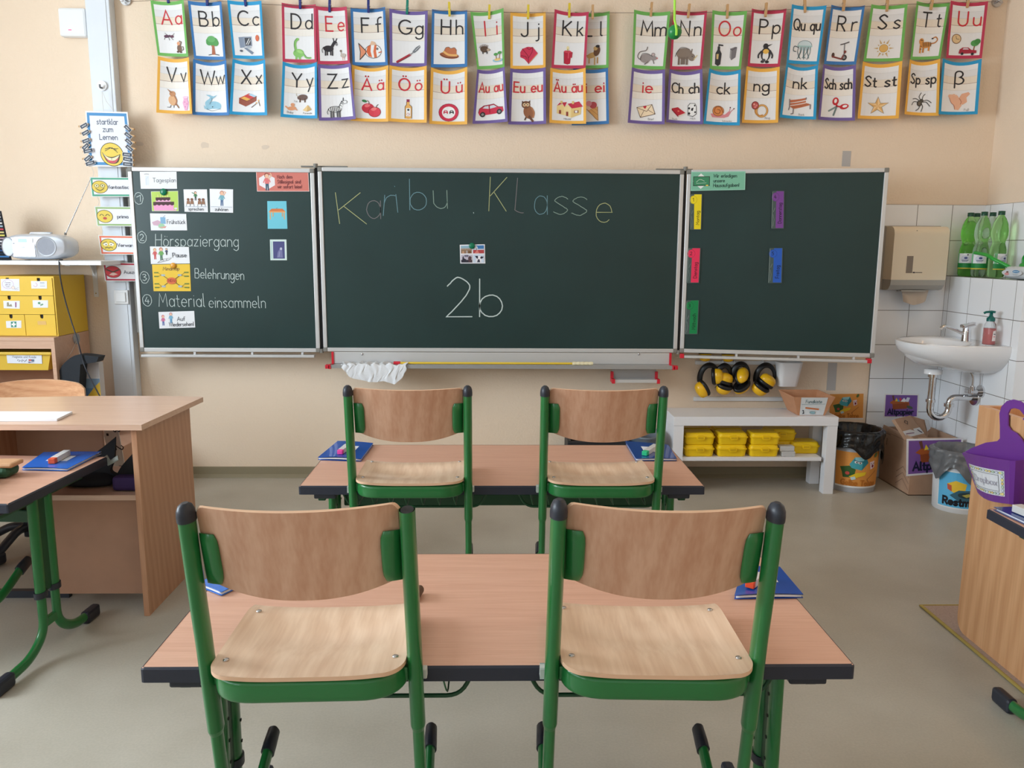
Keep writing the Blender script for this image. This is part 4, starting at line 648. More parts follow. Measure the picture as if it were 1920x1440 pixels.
# ================================================================ the chalkboard
m_board = mat('green_board', S(28, 54, 53), .34, var=.1, vscale=3, spec=.5)
m_alu = mat('aluminium', S(206, 206, 206), .35, .35); m_grey = mat('grey_plastic', S(128, 126, 120), .5); m_dark = mat('gap_shade', S(30, 30, 32), .7); m_red = mat('red_plastic', S(206, 34, 52), .4)  # m_dark paints the shade inside gaps and holes
YB = 4.504; ZB0, ZB1 = .766, 1.766; XM0, XM1 = -.958, 1.026
board = thing('chalkboard', 'three-part green chalkboard with white metal frames and two hinged wings', 'chalkboard', (.034, YW, ZB0))
class Panel:
    def __init__(s, P, ux, w, h): s.P, s.ux, s.w, s.h = Vector(P), Vector(ux).normalized(), w, h; s.n = Vector((s.ux.y, -s.ux.x, 0))
    def at(s, u, v, k=0): return s.P+s.ux*u+Vector((0, 0, v))+s.n*k
    def bar(s, mb, u0, u1, v0, v1, k0, k1, m, bev=.0): obox(mb, s.at((u0+u1)/2, (v0+v1)/2, (k0+k1)/2), s.ux*((u1-u0)/2), s.n*((k1-k0)/2), Vector((0, 0, (v1-v0)/2)), m, bev)
    def px(s, x, y, k=0): return PP(x, y, s.P+s.n*k, s.n)
    def fn(s, k=.0): return lambda u, v: (s.at(u, v, k), s.n)
    def uv(s, x, y): q = s.px(x, y)-s.P; return q.dot(s.ux), q.z
def panel(name, pn):
    w, h, f = pn.w, pn.h, .022
    mb = MB(); pn.bar(mb, f*.5, w-f*.5, f*.5, h-f*.5, -.024, 0, m_board); o = mb.build(name, board, pn.at(w/2, 0))
    mb = MB(); pn.bar(mb, f, w-f, 0, f, -.03, .006, m_alu, .003); pn.bar(mb, f, w-f, h-f, h, -.03, .006, m_alu, .003); pn.bar(mb, 0, f, f, h-f, -.03, .006, m_alu, .003); pn.bar(mb, w-f, w, f, h-f, -.03, .006, m_alu, .003); b = mb.build('frame', o, pn.at(w/2, 0))
    for u in (0, w-f):
        for v in (0, h-f): mb = MB(); pn.bar(mb, u-.001, u+f+.001, v-.001, v+f+.001, -.031, .008, m_grey, .004); c = mb.build('corner_cap', o, pn.at(u, v)); c.matrix_parent_inverse = Matrix.Translation(pn.at(w/2, 0)).inverted()
    b.matrix_parent_inverse = Matrix.Translation(pn.at(w/2, 0)).inverted()
    return o
MID = Panel((XM0, YB, ZB0), (1, 0, 0), XM1-XM0, 1.0)
LW = Panel((-1.972, YB-.002, ZB0-.004), (1, .001, 0), .995, .996)
hx, hy = XM1+.016, YB-.002; d_ = ray(1653, 490); yo = 4.315; xo = d_.x/d_.y*yo; wl = math.hypot(xo-hx, yo-hy)   # the wing stands a little open
RW_ = Panel((hx, hy, ZB0+.002), (xo-hx, yo-hy, 0), wl, 1.0)
pm = panel('centre_panel', MID); pl = panel('wing_panel', LW); pr_ = panel('wing_panel', RW_)
for x in (XM0-.012, XM1+.008):
    mb = MB(); box(mb, x-.006, x+.006, YB-.004+.01, YB+.03, ZB0, ZB1, m_dark)
    for z in (ZB0-.008, ZB1-.004): cyl(mb, (x, YB+.004, z), (x, YB+.004, z+.022), .012, m_grey, 12)
    mb.build('hinge', board, (x, YB, ZB0))
for x, w_ in ((-1.99, .022), (-.93, .25), (.98, .2)):
    mb = MB(); box(mb, x-.022, x+.022, YB+.06, YW, .86, 1.76, m_grey, .004)
    if x > -1: box(mb, x-w_/2, x+w_/2, YB+.03, YB+.05, 1.768, 1.776, m_grey); box(mb, x-.05, x+.05, YB+.024, YB+.07, 1.2, 1.3, m_grey)
    mb.build('pylon_rail', board, (x, YW, .86))
# lower ledges of the wings
for pn, caps in ((LW, 0), (RW_, 1)):
    mb = MB(); w = pn.w; a, b = .012, w-.028
    pn.bar(mb, a, b, -.028, -.014, -.012, .028, m_alu, .002); o = mb.build('wing_ledge', board, pn.at(w/2, -.02))
    mb = MB()
    for u in (.3, .62, .9): pn.bar(mb, u*w-.006, u*w+.006, -.016, .001, -.012, .002, m_alu)
    mb.build('ledge_bracket', board, pn.at(w/2, -.01))
    if caps:
        for u in (a, b): mb = MB(); pn.bar(mb, u-.012, u+.012, -.03, -.006, -.012, .03, m_red, .003); mb.build('ledge_end_cap', board, pn.at(u, -.02))
# chalk tray
mb = MB(); xa, xb = PY(619, 680, 4.42).x, PY(1262, 680, 4.42).x
box(mb, xa, xb, YB-.008, YB+.004, .70, .764, m_alu, .002); prism(mb, [(YB-.004, .70), (YB-.09, .692), (YB-.096, .705), (YB-.1, .705), (YB-.1, .686), (YB-.004, .688)], xa, xb, mat('tray_grey', S(170, 170, 170), .35, .5), 'yz'); mb.build('chalk_tray', board, ((xa+xb)/2, YB, .7))
for x, s in ((xa, -1), (xb, 1)):
    mb = MB(); prism(mb, [(YB-.014, .765), (YB-.004, .765), (YB-.004, .684), (YB-.104, .682), (YB-.104, .708), (YB-.014, .7)], x-.006, x+.006, m_red, 'yz'); obox(mb, (x+s*.012, YB-.09, .694), Vector((.013, 0, 0)), Vector((0, .014, 0)), Vector((0, 0, .011)), m_red, .003); mb.build('tray_end_cap', board, (x, YB, .69))
for px in (679, 1198): q = PY(px, 664, YB-.01); mb = MB(); lathe(mb, [(.0001, .006), (.005, .005), (.007, 0)], m_steel, (q.x, YB-.008, q.z), 14, axis='y'); mb.build('bolt', board, q)
# small hanging tray under the chalk tray
ta, tb = PY(1150, 700, 4.44).x, PY(1234, 700, 4.44).x
t = thing('small_tray', 'small grey metal tray with red ends hanging under the chalk tray', 'tray', ((ta+tb)/2, YB-.02, .61))
mb = MB(); box(mb, ta, tb, YB-.012, YB-.004, .617, .69, mat('tray_grey', S(170, 170, 170), .35, .5)); prism(mb, [(YB-.012, .62), (YB-.07, .612), (YB-.076, .624), (YB-.08, .624), (YB-.08, .606), (YB-.012, .608)], ta, tb, m_alu, 'yz'); mb.build('tray', t)
for x in (ta, tb): mb = MB(); prism(mb, [(YB-.02, .66), (YB-.004, .66), (YB-.004, .604), (YB-.085, .602), (YB-.085, .626), (YB-.022, .624)], x-.008, x+.008, m_red, 'yz'); mb.build('end_cap', t)
rehome(t)
# chalk writing: one part per panel
m_chalk = mat('chalk_white', S(196, 208, 206), .95); m_cy = mat('chalk_yellow', S(176, 180, 128), .95); m_cp = mat('chalk_rose', S(126, 120, 122), .95); m_cb = mat('chalk_blue', S(112, 148, 158), .95); m_cg = mat('chalk_pale', S(140, 162, 150), .95)
def chalk(dr, pn, s, x0, y0, x1, y1, m, w, slant=0, lift=0):
    """write s so that its strokes fill the given box of the panel (corners given as seen)"""
    st = layout(s); ax = [p[0] for k in st for p in k]; ay = [p[1] for k in st for p in k]
    (u0, v1), (u1, v0) = pn.uv(x0, y0), pn.uv(x1, y1); sx = (u1-u0)/max(1e-6, max(ax)-min(ax)); sy = (v1-v0)/(max(ay)-min(ay)); rr = random.Random(len(s)+int(x0))
    for k in st: dr.k = 1; dr.l([(u0+(a-min(ax))*sx+slant*(b-.5)*sy+rr.uniform(-1, 1)*.0012, v0+(b-min(ay))*sy+lift*(a-min(ax))*sx+rr.uniform(-1, 1)*.0012) for a, b in k], w, m)
def line_of(pn, par, items):
    mb = MB(); dr = Draw(mb, pn.fn(), .0004)
    for it in items: chalk(dr, pn, *it)
    c = Vector(mb.v[0]); o = mb.build('chalk_lettering', par, c); o.matrix_parent_inverse = Matrix.Translation(pn.at(pn.w/2, 0)).inverted()
line_of(MID, pm, [(ch, x0, y0, x1, y1, m, .0036, sl) for ch, x0, y0, x1, y1, m, sl in (('K', 632, 361, 684, 420, m_cy, -.12), ('a', 687, 376, 714, 410, m_cp, 0), ('r', 721, 366, 741, 404, m_cb, .1), ('i', 742, 349, 752, 398, m_cb, -.1), ('b', 768, 336, 800, 394, m_cb, 0), ('u', 812, 357, 838, 391, m_cg, -.05), ('.', 888, 398, 890, 400, m_chalk, 0))])
line_of(MID, pm, [(ch, x0, y0, x1, y1, m, .0036, sl) for ch, x0, y0, x1, y1, m, sl in (('K', 918, 332, 951, 396, m_cy, .05), ('l', 968, 334, 984, 399, m_cp, .08), ('a', 1002, 367, 1026, 402, m_cb, 0), ('s', 1038, 368, 1064, 402, m_cg, 0), ('s', 1072, 369, 1100, 404, m_cg, 0), ('e', 1118, 381, 1147, 417, m_cy, 0))])
line_of(MID, pm, [('2', 837, 520, 885, 594, m_chalk, .0062, 0), ('b', 899, 523, 942, 594, m_chalk, .0062, 0)])
for n, x, y in (('1', 260, 372), ('2', 266, 445), ('3', 271, 520), ('4', 276, 563)): line_of(LW, pl, [(n, x-4, y-6, x+4, y+6, m_chalk, .0032), ('O', x-9, y-11, x+9, y+11, m_chalk, .0028)])
for it in (('Hörspaziergang', 291, 439, 448, 470, m_chalk, .0034, .05), ('Belehrungen', 365, 503, 458, 528, m_chalk, .0032, .05, -.03), ('Material', 297, 550, 384, 575, m_chalk, .0034), ('einsammeln', 391, 555, 498, 577, m_chalk, .0034)): line_of(LW, pl, [it])
rehome(board)

# ---------------------------------------------------------------- cards, magnets and tags on the board
def bcard(pn, c, W, H, paint, name, label, cat, base=(234, 236, 240), group='picture cards on the chalkboard', k=.002, th=.0008):
    """c: four corners TL TR BR BL as seen on the panel"""
    c4 = [pn.px(c[2*i], c[2*i+1], k) for i in range(4)]
    o = sheet(name, c4, W, H, paint, base, th=th, nu=2, nv=2); return tag(o, label, cat, group)
def magnet(pn, x, y, r, col, label):
    q = pn.px(x, y, .0035); mb = MB(); R = r
    lathe(mb, [(R*.98, 0), (R, .004), (R*.9, .008), (R*.6, .0105), (.0001, .0115)], mat('magnet_'+col, {'green': S(0, 118, 84), 'orange': S(226, 160, 60)}[col], .25), (0, 0, 0), 24, axis='y')
    mb.v = [tuple(pn.ux*v[0]-pn.n*v[1]+Vector((0, 0, v[2]))) for v in mb.v]
    o = mb.build('magnet'); o.location = q; tag(o, label, 'magnet', 'round magnets on the chalkboard')
INK = (74, 78, 88)
def person(d, x, y, s, top, legs, hair=(150, 84, 60), skin=(236, 190, 160)):
    """a small printed child, feet at (x, y), height s"""
    d.p([(x-s*.1, y), (x-s*.09, y-s*.42), (x+s*.09, y-s*.42), (x+s*.1, y), (x+.02*s, y), (x, y-s*.3), (x-.02*s, y)], legs); d.p([(x-s*.13, y-s*.38), (x-s*.1, y-s*.7), (x+s*.1, y-s*.7), (x+s*.13, y-s*.38)], top)
    d.l([(x-s*.1, y-s*.66), (x-s*.2, y-s*.45)], s*.06, top); d.l([(x+s*.1, y-s*.66), (x+s*.18, y-s*.48)], s*.06, top)
    d.e(x, y-s*.84, s*.14, s*.15, hair); d.e(x+s*.01, y-s*.81, s*.11, s*.12, skin)
bcard(LW, (262, 322, 331, 322, 332, 354, 264, 354), 100, 46, lambda d: (d.t('Tagesplan', 66, 28, 11, INK, 1.3), d.r(14, 10, 24, 36, (222, 228, 238)), d.l([(16, 36), (16, 20), (22, 14)], .8, (190, 200, 220)), d.l([(12, 7), (18, 6), (24, 7)], 1, INK)), 'plan_card', 'white card Tagesplan at the top of the board wing', 'card')
def cake(d):
    d.r(1, 1, 99, 71, (182, 214, 96)); d.p([(6, 44), (82, 44), (82, 68), (94, 62), (90, 70), (8, 70)], (236, 160, 204)); d.p([(6, 50), (6, 38), (84, 38), (84, 48)]+[(84-8*i, 48+4*(i % 2)) for i in range(1, 10)], (70, 34, 40)); d.p([(16, 38), (16, 26), (70, 26), (70, 38)], (240, 176, 212)); d.p([(16, 32), (16, 22), (70, 22), (70, 30)]+[(70-7*i, 31+4*(i % 2)) for i in range(1, 8)], (70, 34, 40))
    for i in range(5): d.r(24+9*i, 12, 26+9*i, 22, (240, 226, 150))
    d.e(90, 62, 6, 3, (220, 220, 226))
bcard(LW, (283, 359, 334, 358, 335, 396, 285, 396), 100, 72, cake, 'picture_card', 'card with a chocolate birthday cake on a light green ground', 'card')
def talk(d):
    d.r(4, 4, 96, 72, (240, 242, 246)); person(d, 50, 48, 40, (60, 120, 70), (50, 50, 56), (60, 46, 40)); d.l([(46, 20), (36, 14)], 3, (60, 120, 70))
    for x in (18, 34, 66, 82): d.e(x, 44, 6, 6, (130, 84, 60)); d.p([(x-8, 64), (x-6, 50), (x+6, 50), (x+8, 64)], (150, 110, 84)); d.l([(x-7, 64), (x-9, 72)], 1.4, INK); d.l([(x+7, 64), (x+8, 72)], 1.4, INK)
    d.r(4, 74, 96, 75, (120, 140, 170)); d.t('sprechen', 50, 91, 13, INK, 1.6)
bcard(LW, (344, 355, 388, 355, 390, 398, 346, 397), 100, 98, talk, 'picture_card', 'white card sprechen with a teacher before a class', 'card')
bcard(LW, (393, 354, 437, 355, 437, 399, 394, 398), 100, 98, lambda d: (d.r(4, 4, 96, 72, (240, 242, 246)), person(d, 52, 70, 64, (120, 176, 190), (84, 110, 150), (190, 130, 110)), d.l([(60, 26), (68, 14), (62, 10)], 4, (236, 190, 160)), d.r(4, 74, 96, 75, (120, 140, 170)), d.t('zuhören', 50, 91, 13, INK, 1.9)), 'picture_card', 'white card zuhören with one listening child', 'card')
bcard(LW, (281, 400, 349, 401, 351, 432, 283, 432), 100, 46, lambda d: (d.p([(4, 24), (20, 18), (32, 24), (28, 34), (8, 32)], (206, 170, 190)), d.r(28, 10, 42, 28, (130, 176, 210)), d.l([(36, 10), (42, 5)], 1, (90, 130, 160)), d.e(30, 34, 9, 7, (160, 206, 170)), d.p([(20, 38), (44, 34), (40, 40)], (220, 160, 150)), d.t('Frühstück', 71, 28, 11, INK, 1.3, 'c', .86)), 'picture_card', 'white card Frühstück with lunch box and drink', 'card')
def pause(d):
    person(d, 12, 34, 30, (206, 90, 90), (206, 90, 90), (190, 150, 90)); person(d, 28, 36, 34, (110, 170, 90), (90, 130, 110), (176, 80, 60)); person(d, 42, 22, 18, (70, 80, 110), (60, 60, 70), (50, 40, 40))
    d.l([(18, 42), (30, 34), (54, 30), (46, 36), (18, 43)], .8, INK); d.l([(30, 34), (34, 38)], .8, INK); d.l([(42, 32), (40, 36)], .8, INK); d.t('Pause', 75, 28, 11, INK, 1.4)
bcard(LW, (281, 462, 354, 463, 356, 494, 283, 495), 100, 46, pause, 'picture_card', 'white card Pause with playing children', 'card')
def mind(d):
    d.t('Mindmap', 50, 16, 9, (120, 84, 40), 1.5)
    for sx in (-1, 1):
        for sy in (-1, 1):
            d.l([(50+sx*10, 44+sy*5), (50+sx*24, 44+sy*15)], 1.6, (90, 70, 40)); x, y = 50+sx*22, 44+sy*15; d.r(x-5, y-2.5, x+5, y+2.5, (170, 186, 190))
            for o_ in (-7, 3): d.l([(x+sx*5, y), (50+sx*36, y+o_)], .7, (90, 70, 40)); d.r(50+sx*40-6, y+o_-1.6, 50+sx*40+6, y+o_+1.6, (110, 130, 50))
    d.e(50, 44, 13, 9, (220, 110, 60)); d.t('THEMA', 50, 47, 7, (150, 50, 30), 1.2, 'c', .8)
bcard(LW, (285, 496, 356, 495, 358, 546, 288, 546), 100, 72, mind, 'picture_card', 'yellow card Mindmap with an orange bubble and branches', 'card', (236, 196, 56))
bcard(LW, (297, 585, 364, 583, 366, 614, 299, 616), 100, 46, lambda d: (person(d, 12, 38, 30, (206, 110, 150), (90, 110, 170), (200, 90, 120)), person(d, 34, 32, 30, (120, 176, 206), (90, 150, 190), (190, 120, 150)), d.t('Auf', 62, 26, 11, INK, 1.3), d.t('Wiedersehen!', 62, 41, 11, INK, 1.3, 'c', .84)), 'picture_card', 'white card Auf Wiedersehen with two waving children', 'card')
def hush(d):
    d.r(1, 1, 119, 43, (212, 122, 110)); d.p([(6, 30), (6, 14), (24, 4), (42, 14), (42, 30), (24, 40)], (236, 232, 236)); person(d, 24, 42, 40, (226, 120, 120), (60, 90, 110), (150, 70, 60)); d.l([(28, 16), (35, 8), (33, 4)], 2.4, (236, 190, 160))
    for i, s in enumerate(('Nach dem', 'Stillesignal sind', 'wir sofort leise!')): d.t(s, 48, 15+11*i, 7.6, (120, 52, 56), 1.1, 'l', .82)
bcard(LW, (480, 322, 578, 322, 580, 359, 482, 359), 120, 44, hush, 'rule_strip', 'salmon-red laminated card about being quiet after the signal', 'card', (236, 214, 214))
def desk_pic(d):
    d.p([(8, 54), (22, 40), (78, 40), (92, 54)], (214, 120, 66)); d.r(8, 54, 92, 60, (232, 170, 110))
    for x, h in ((12, 36), (84, 36), (26, 22), (74, 22)): d.r(x, 60, x+5, 60+h, (226, 170, 110))
    d.l([(46, 38), (54, 36)], 1.4, INK)
bcard(LW, (501, 377, 537, 377, 539, 429, 502, 429), 100, 146, lambda d: (desk_pic(d)), 'picture_card', 'turquoise card with a picture of a wooden table', 'card', (112, 200, 220))
bcard(LW, (506, 449, 537, 449, 538, 488, 507, 488), 100, 126, lambda d: (d.r(18, 12, 88, 116, (74, 76, 130)), d.p([(40, 110), (46, 76), (60, 54), (72, 50), (76, 110)], (120, 120, 166)), d.e(66, 56, 7, 8, (190, 196, 214)), d.l([(58, 74), (52, 106)], 3, (160, 164, 196)), d.r(6, 12, 12, 116, (180, 210, 210))), 'picture_card', 'small dark violet picture card in a pale frame', 'card', (214, 232, 228))
def photos(d):
    d.r(4, 4, 48, 36, (150, 186, 206)); d.r(4, 16, 48, 36, (150, 120, 96)); [d.p([(6+7*i, 20), (9+7*i, 12), (12+7*i, 20)], (190, 170, 150)) for i in range(6)]; d.r(10, 26, 16, 36, (206, 160, 130)); d.r(26, 24, 30, 36, (196, 190, 196)); d.r(34, 26, 44, 36, (120, 84, 50))
    d.r(53, 4, 97, 36, (60, 120, 180)); d.e(62, 14, 10, 9, (214, 220, 230)); d.r(53, 18, 97, 23, (206, 216, 230)); d.r(53, 22, 97, 36, (180, 66, 70)); d.p([(58, 36), (68, 23), (72, 23), (78, 36)], (220, 130, 120)); d.r(66, 15, 68, 23, (80, 80, 96))
    d.r(4, 41, 48, 73, (196, 190, 206)); d.r(4, 62, 48, 73, (50, 46, 60)); d.p([(8, 70), (10, 50), (14, 46), (16, 56), (24, 60), (22, 72)], (40, 40, 56)); d.p([(34, 72), (32, 54), (38, 46), (46, 50), (44, 72)], (84, 60, 66)); d.r(18, 42, 34, 50, (110, 106, 126))
    d.r(53, 41, 97, 73, (200, 214, 232)); d.p([(62, 72), (66, 46), (84, 46), (86, 72)], (232, 230, 238)); d.p([(60, 46), (72, 46), (72, 58), (66, 56)], (34, 34, 56)); d.p([(80, 56), (84, 48), (96, 50), (88, 58)], (34, 34, 56)); d.p([(68, 72), (72, 60), (78, 60), (80, 72)], (60, 60, 80))
bcard(MID, (862, 459, 909, 458, 910, 494, 863, 494), 101, 77, photos, 'postcard', 'postcard with four holiday photos in the middle of the board', 'postcard', (238, 238, 244), None)
magnet(MID, 885, 461, .017, 'green', 'green magnet holding the postcard of four photos'); magnet(LW, 307, 360, .0185, 'green', 'green magnet on the birthday cake card'); magnet(LW, 325, 498, .0155, 'orange', 'orange magnet between cards Pause and Mindmap')
def homework(d):
    d.r(2, 2, 118, 42, (124, 190, 162)); d.p([(4, 22), (22, 4), (42, 22), (22, 40)], (232, 238, 236)); d.r(5, 11, 42, 33, (40, 60, 50)); d.r(6.5, 12.5, 40.5, 31.5, (60, 140, 100)); d.l(cr([(12, 24), (20, 18), (30, 22)]), 1, (190, 220, 200)); d.l([(12, 27), (34, 26)], .8, (190, 220, 200)); d.e(36, 32, 3, 1.6, (230, 200, 90))
    for i, s in enumerate(('Wir erledigen', 'unsere', 'Hausaufgaben!')): d.t(s, 50, 14+11*i, 7.8, (34, 70, 64), 1.1, 'l', .88)
bcard(RW_, (1296, 322, 1398, 321, 1397, 356, 1295, 358), 120, 44, homework, 'rule_strip', 'green laminated card about doing homework on the other wing', 'card', (150, 206, 186), k=.008)
DAYS = [('1', 'Montag', (236, 214, 20), (1294, 364, 1317, 364, 1315, 431, 1294, 431), 'yellow'), ('2', 'Dienstag', (232, 44, 88), (1290, 465, 1314, 465, 1311, 531, 1287, 531), 'pink'), ('3', 'Mittwoch', (0, 130, 70), (1287, 563, 1311, 563, 1308, 627, 1284, 627), 'green'),
        ('4', 'Donnerstag', (122, 66, 150), (1448, 358, 1471, 358, 1470, 429, 1446, 429), 'purple'), ('5', 'Freitag', (34, 90, 190), (1443, 465, 1468, 465, 1466, 531, 1440, 531), 'blue')]
for n, s, c, q, cn in DAYS:
    ink = tuple(int(v*.28) for v in c)
    def pday(d):
        d.r(34, 2, 94, 98*2.9, c); d.e(28, 46, 31, 34, c, 0, 24); d.l(arc(28, 46, 29, 31, 0, 360, 24), 1.2, ink); d.t(n, 26, 58, 27, ink, 4); d.t(s, 78, 248, 27, ink, 3.6, 'l', 1 if len(s) < 9 else .9, -90)
        d.l([(4, 8), (4, 284)], 2.5, (150, 164, 160)); d.l([(12, 180), (20, 220), (14, 270)], 3, (120, 134, 132)); d.l([(24, 130), (14, 160)], 3, (130, 140, 140))
    bcard(RW_, q, 100, 290, pday, 'weekday_tag', 'laminated %s weekday tag %s numbered %s' % (cn, s, n), 'tag', (70, 88, 86), 'weekday tags on the chalkboard wing', .0075)

# ---------------------------------------------------------------- cloth and pointer in the chalk tray
m_cloth = mat('white_cloth', S(226, 228, 232), .9, bump=.3, bscale=220)
ca, cb_ = PY(640, 680, 4.4).x, PY(763, 680, 4.4).x
def cloth(u, v):
    x = ca+(cb_-ca)*u; L = .05+.05*max(0, math.sin(u*math.pi))+.035*max(0, 1-abs(u-.82)/.16)-.03*max(0, 1-u/.12); s = v*(.08+L); rr = math.sin(u*40)*.35+math.sin(u*23+1)*.5+math.sin(u*71+v*5)*.25
    if s < .08: p = Vector((x, YB-.03-s, .7+.009+.006*math.sin(u*30+s*60)))
    else: q = s-.08; p = Vector((x+.008*math.sin(q*50+u*9), YB-.108-.008*(1-math.exp(-q*40)), .712-q))
    return p+Vector((.006*math.sin(v*17+u*31), -.006*abs(rr)*min(1, v*2), .004*math.sin(u*52)*(v < .9)))
mb = MB(); grid(mb, cloth, 70, 34, m_cloth); o = mb.build('wiping_cloth', None, ((ca+cb_)/2, YB-.1, .7)); tag(o, 'crumpled white wiping cloth hanging over the chalk tray', 'cloth')
yp = YB-.085; z_ = .714; pa, pb = PY(738, 675, yp).x, PY(1112, 675, yp).x
t = thing('pointer_stick', 'yellow pointing stick lying along the chalk tray', 'pointer', ((pa+pb)/2, yp, z_))
mb = MB(); cyl(mb, (pa+.02, yp, z_), (pb-.09, yp, z_), .0065, mat('pointer_yellow', S(232, 196, 60), .4), 10); mb.build('stick', t)
mb = MB(); cyl(mb, (pa, yp, z_), (pa+.036, yp, z_), .0095, m_red, 12); mb.build('tip', t)
mb = MB(); n_ = 24; tube(mb, [(pb-.115+.115*i/n_, yp, z_) for i in range(n_+1)], .011, .011, mat('cream_grip', S(232, 222, 186), .5), 12, (0, 0, 1), taper=[.8+.2*abs(math.sin(i*.66)) for i in range(n_+1)]); mb.build('grip', t); rehome(t)
# ================================================================ pupils' tables and chairs
m_green = mat('green_lacquer', S(34, 112, 56), .28, coat=.3); m_dgreen = mat('dark_green_lacquer', S(26, 74, 44), .4); m_black = mat('black_plastic', S(40, 44, 54), .4); m_edge = mat('edge_band', S(42, 46, 60), .4)
m_top = wood('beech_laminate', S(222, 176, 152), S(206, 156, 132), 'x', .38, 1.6, wavy=.3, wv=.03)
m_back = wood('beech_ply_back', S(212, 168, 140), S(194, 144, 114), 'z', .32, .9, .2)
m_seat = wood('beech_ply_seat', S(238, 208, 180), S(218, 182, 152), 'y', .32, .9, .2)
m_ply = mat('ply_edge', S(224, 184, 152), .5); m_hook = mat('pale_grey_plastic', S(196, 200, 196), .5)
TW, TD, TZ = 1.3, .553, .59
def make_table(name, label, x, y, rz=0):
    """x, y: middle of the table top; local +y points to the board"""
    t = thing(name, label, 'table', (x, y, 0), rz, 'school tables')
    w, d = TW/2, TD/2
    mb = MB(); box(mb, -w+.003, w-.003, -d+.003, d-.003, TZ-.024, TZ, m_top, .001); mb.build('table_top', t)
    mb = MB(); P = rrect(-w, w, -d, d, .006, 2); Q = rrect(-w+.004, w-.004, -d+.004, d-.004, .004, 2); n = len(P)
    for z0, z1, a, b in ((TZ-.028, TZ-.003, P, P), (TZ-.003, TZ+.0006, P, Q)): mb.add([(u, v, z0) for u, v in a]+[(u, v, z1) for u, v in b], [[i, (i+1) % n, n+(i+1) % n, n+i] for i in range(n)], m_edge)
    mb.add([(u, v, TZ-.028) for u, v in P], [list(range(n))], m_black); mb.build('edge_band', t)
    for s in (-1, 1):
        lx = s*.585; mb = MB()
        for k, yy in enumerate((-.07, .005)):
            tube(mb, [(lx, yy, .22), (lx, yy, TZ-.035)], .021, .014, m_green, 16)
        box(mb, lx-.012, lx+.012, -.24, .2, TZ-.06, TZ-.028, m_dgreen, .003); box(mb, lx-.004, lx+.004, -.052, -.012, .22, TZ-.06, m_dgreen)
        lg = mb.build('leg', t)
        mb = MB()
        for k, yy in enumerate((-.07, .005)):
            e_ = -1 if k == 0 else 1; yf = -.315 if k == 0 else .225; ym = yy
            tube(mb, bend([(lx, yy, .26), (lx, yy, .085), (lx, yy+e_*.08, .032), (lx, yf+.02*-e_, .024)], .1, 7), .017, .0125, m_green, 14, (0, 1, 0))
        box(mb, lx-.008, lx+.008, -.07, .005, .10, .13, m_green, .003); mb.build('foot', lg)
        for k, yy in enumerate((-.07, .005)):
            mb = MB(); tube(mb, [(lx, yy, .207), (lx, yy, .227)], .025, .018, m_black, 16); mb.build('collar', lg)
            e_ = -1 if k == 0 else 1; yf = -.315 if k == 0 else .225; mb = MB(); box(mb, lx-.016, lx+.016, min(yf-e_*.07, yf+e_*.015), max(yf-e_*.07, yf+e_*.015), 0, .046, m_black, .01); mb.build('foot_cap', lg)
            mb = MB(); [cyl(mb, (lx-s*.0142, yy+.004, z), (lx-s*.0152, yy+.004, z), .004, m_dark, 8) for z in (.26, .31, .36, .41, .46, .51)]; mb.build('screw_hole_row', lg)
        mb = MB(); box(mb, s*.57-.035, s*.57+.035, -d+.012, -d+.06, TZ-.046, TZ-.028, m_black, .004); mb.build('end_stop', t)
    mb = MB(); box(mb, -.56, .56, .0, .03, .435, .478, m_dgreen, .004); mb.build('cross_beam', t)
    for s in (-1, 1):
        mb = MB(); x0, x1 = (-.52, -.05) if s < 0 else (.05, .52)
        for yy in (-.232, .02): tube(mb, bend([(x0, yy, TZ-.03), (x0+.025, yy, .508), (x1-.025, yy, .508), (x1, yy, TZ-.03)], .03), .0042, .0042, m_dgreen, 8)
        for i in range(8): xx = x0+.05+(x1-x0-.1)*i/7; tube(mb, bend([(xx-.012, -.232, TZ-.032), (xx, -.232, .509), (xx, .02, .509)], .02, 3), .0017, .0017, mat('green_wire', S(60, 110, 76), .4), 6, (1, 0, 0))
        mb.build('wire_basket', t)
    return t
t_near = make_table('school_table', 'long beech school table nearest the viewer with two chairs hung on it', .0122, 1.3605+TD/2)
t_far = make_table('school_table', 'long beech school table in the second row near the chalkboard', .0259, 2.490+TD/2)
t_left = make_table('school_table', 'beech school table in front of the wooden teacher desk', -1.43-TW/2+.02, 2.346+TD/2-.004, math.radians(-3.2))
t_right = make_table('school_table', 'school table corner beside the low wooden cabinet and purple basket', 1.452+TW/2, 2.262-TD/2, math.radians(0))

def back_fn(u, v):
    """backrest: u across -1..1, v 0 top .. 1 bottom (local to the chair, y = 0 at the posts)"""
    hw = .1715; a = abs(u)
    top = .679-.003*(1-u*u)-(.012*max(0, (a-.93)/.07)**2); bot = .508+.03*(a**2.4) + .017*max(0, (a-.93)/.07)**2
    x = u*hw; z = top+(bot-top)*v; y = -.034*(1-u*u)+.012-.02*(z-.5)/.18*0
    return Vector((x, y-.012*(z-.6)/.1, z)), Vector((2*.034*u/hw*-1, -1, -.12)).normalized()
def seat_fn(u, v):
    hw = .172; y = -.066+.30*v; e = max(0, (.17-v)/.17); w_ = hw*(1-.0*v)-.045*(1-math.sqrt(max(0, 1-e*e))); x = u*w_
    g = math.exp(-((v-.62)/.3)**2)*(1-abs(u)**2)*.024; fr = -.010*max(0, (v-.8)/.2)**2
    return Vector((x, y, .3965-g+fr+.004*abs(u)**4)), Vector((0, 0, 1))
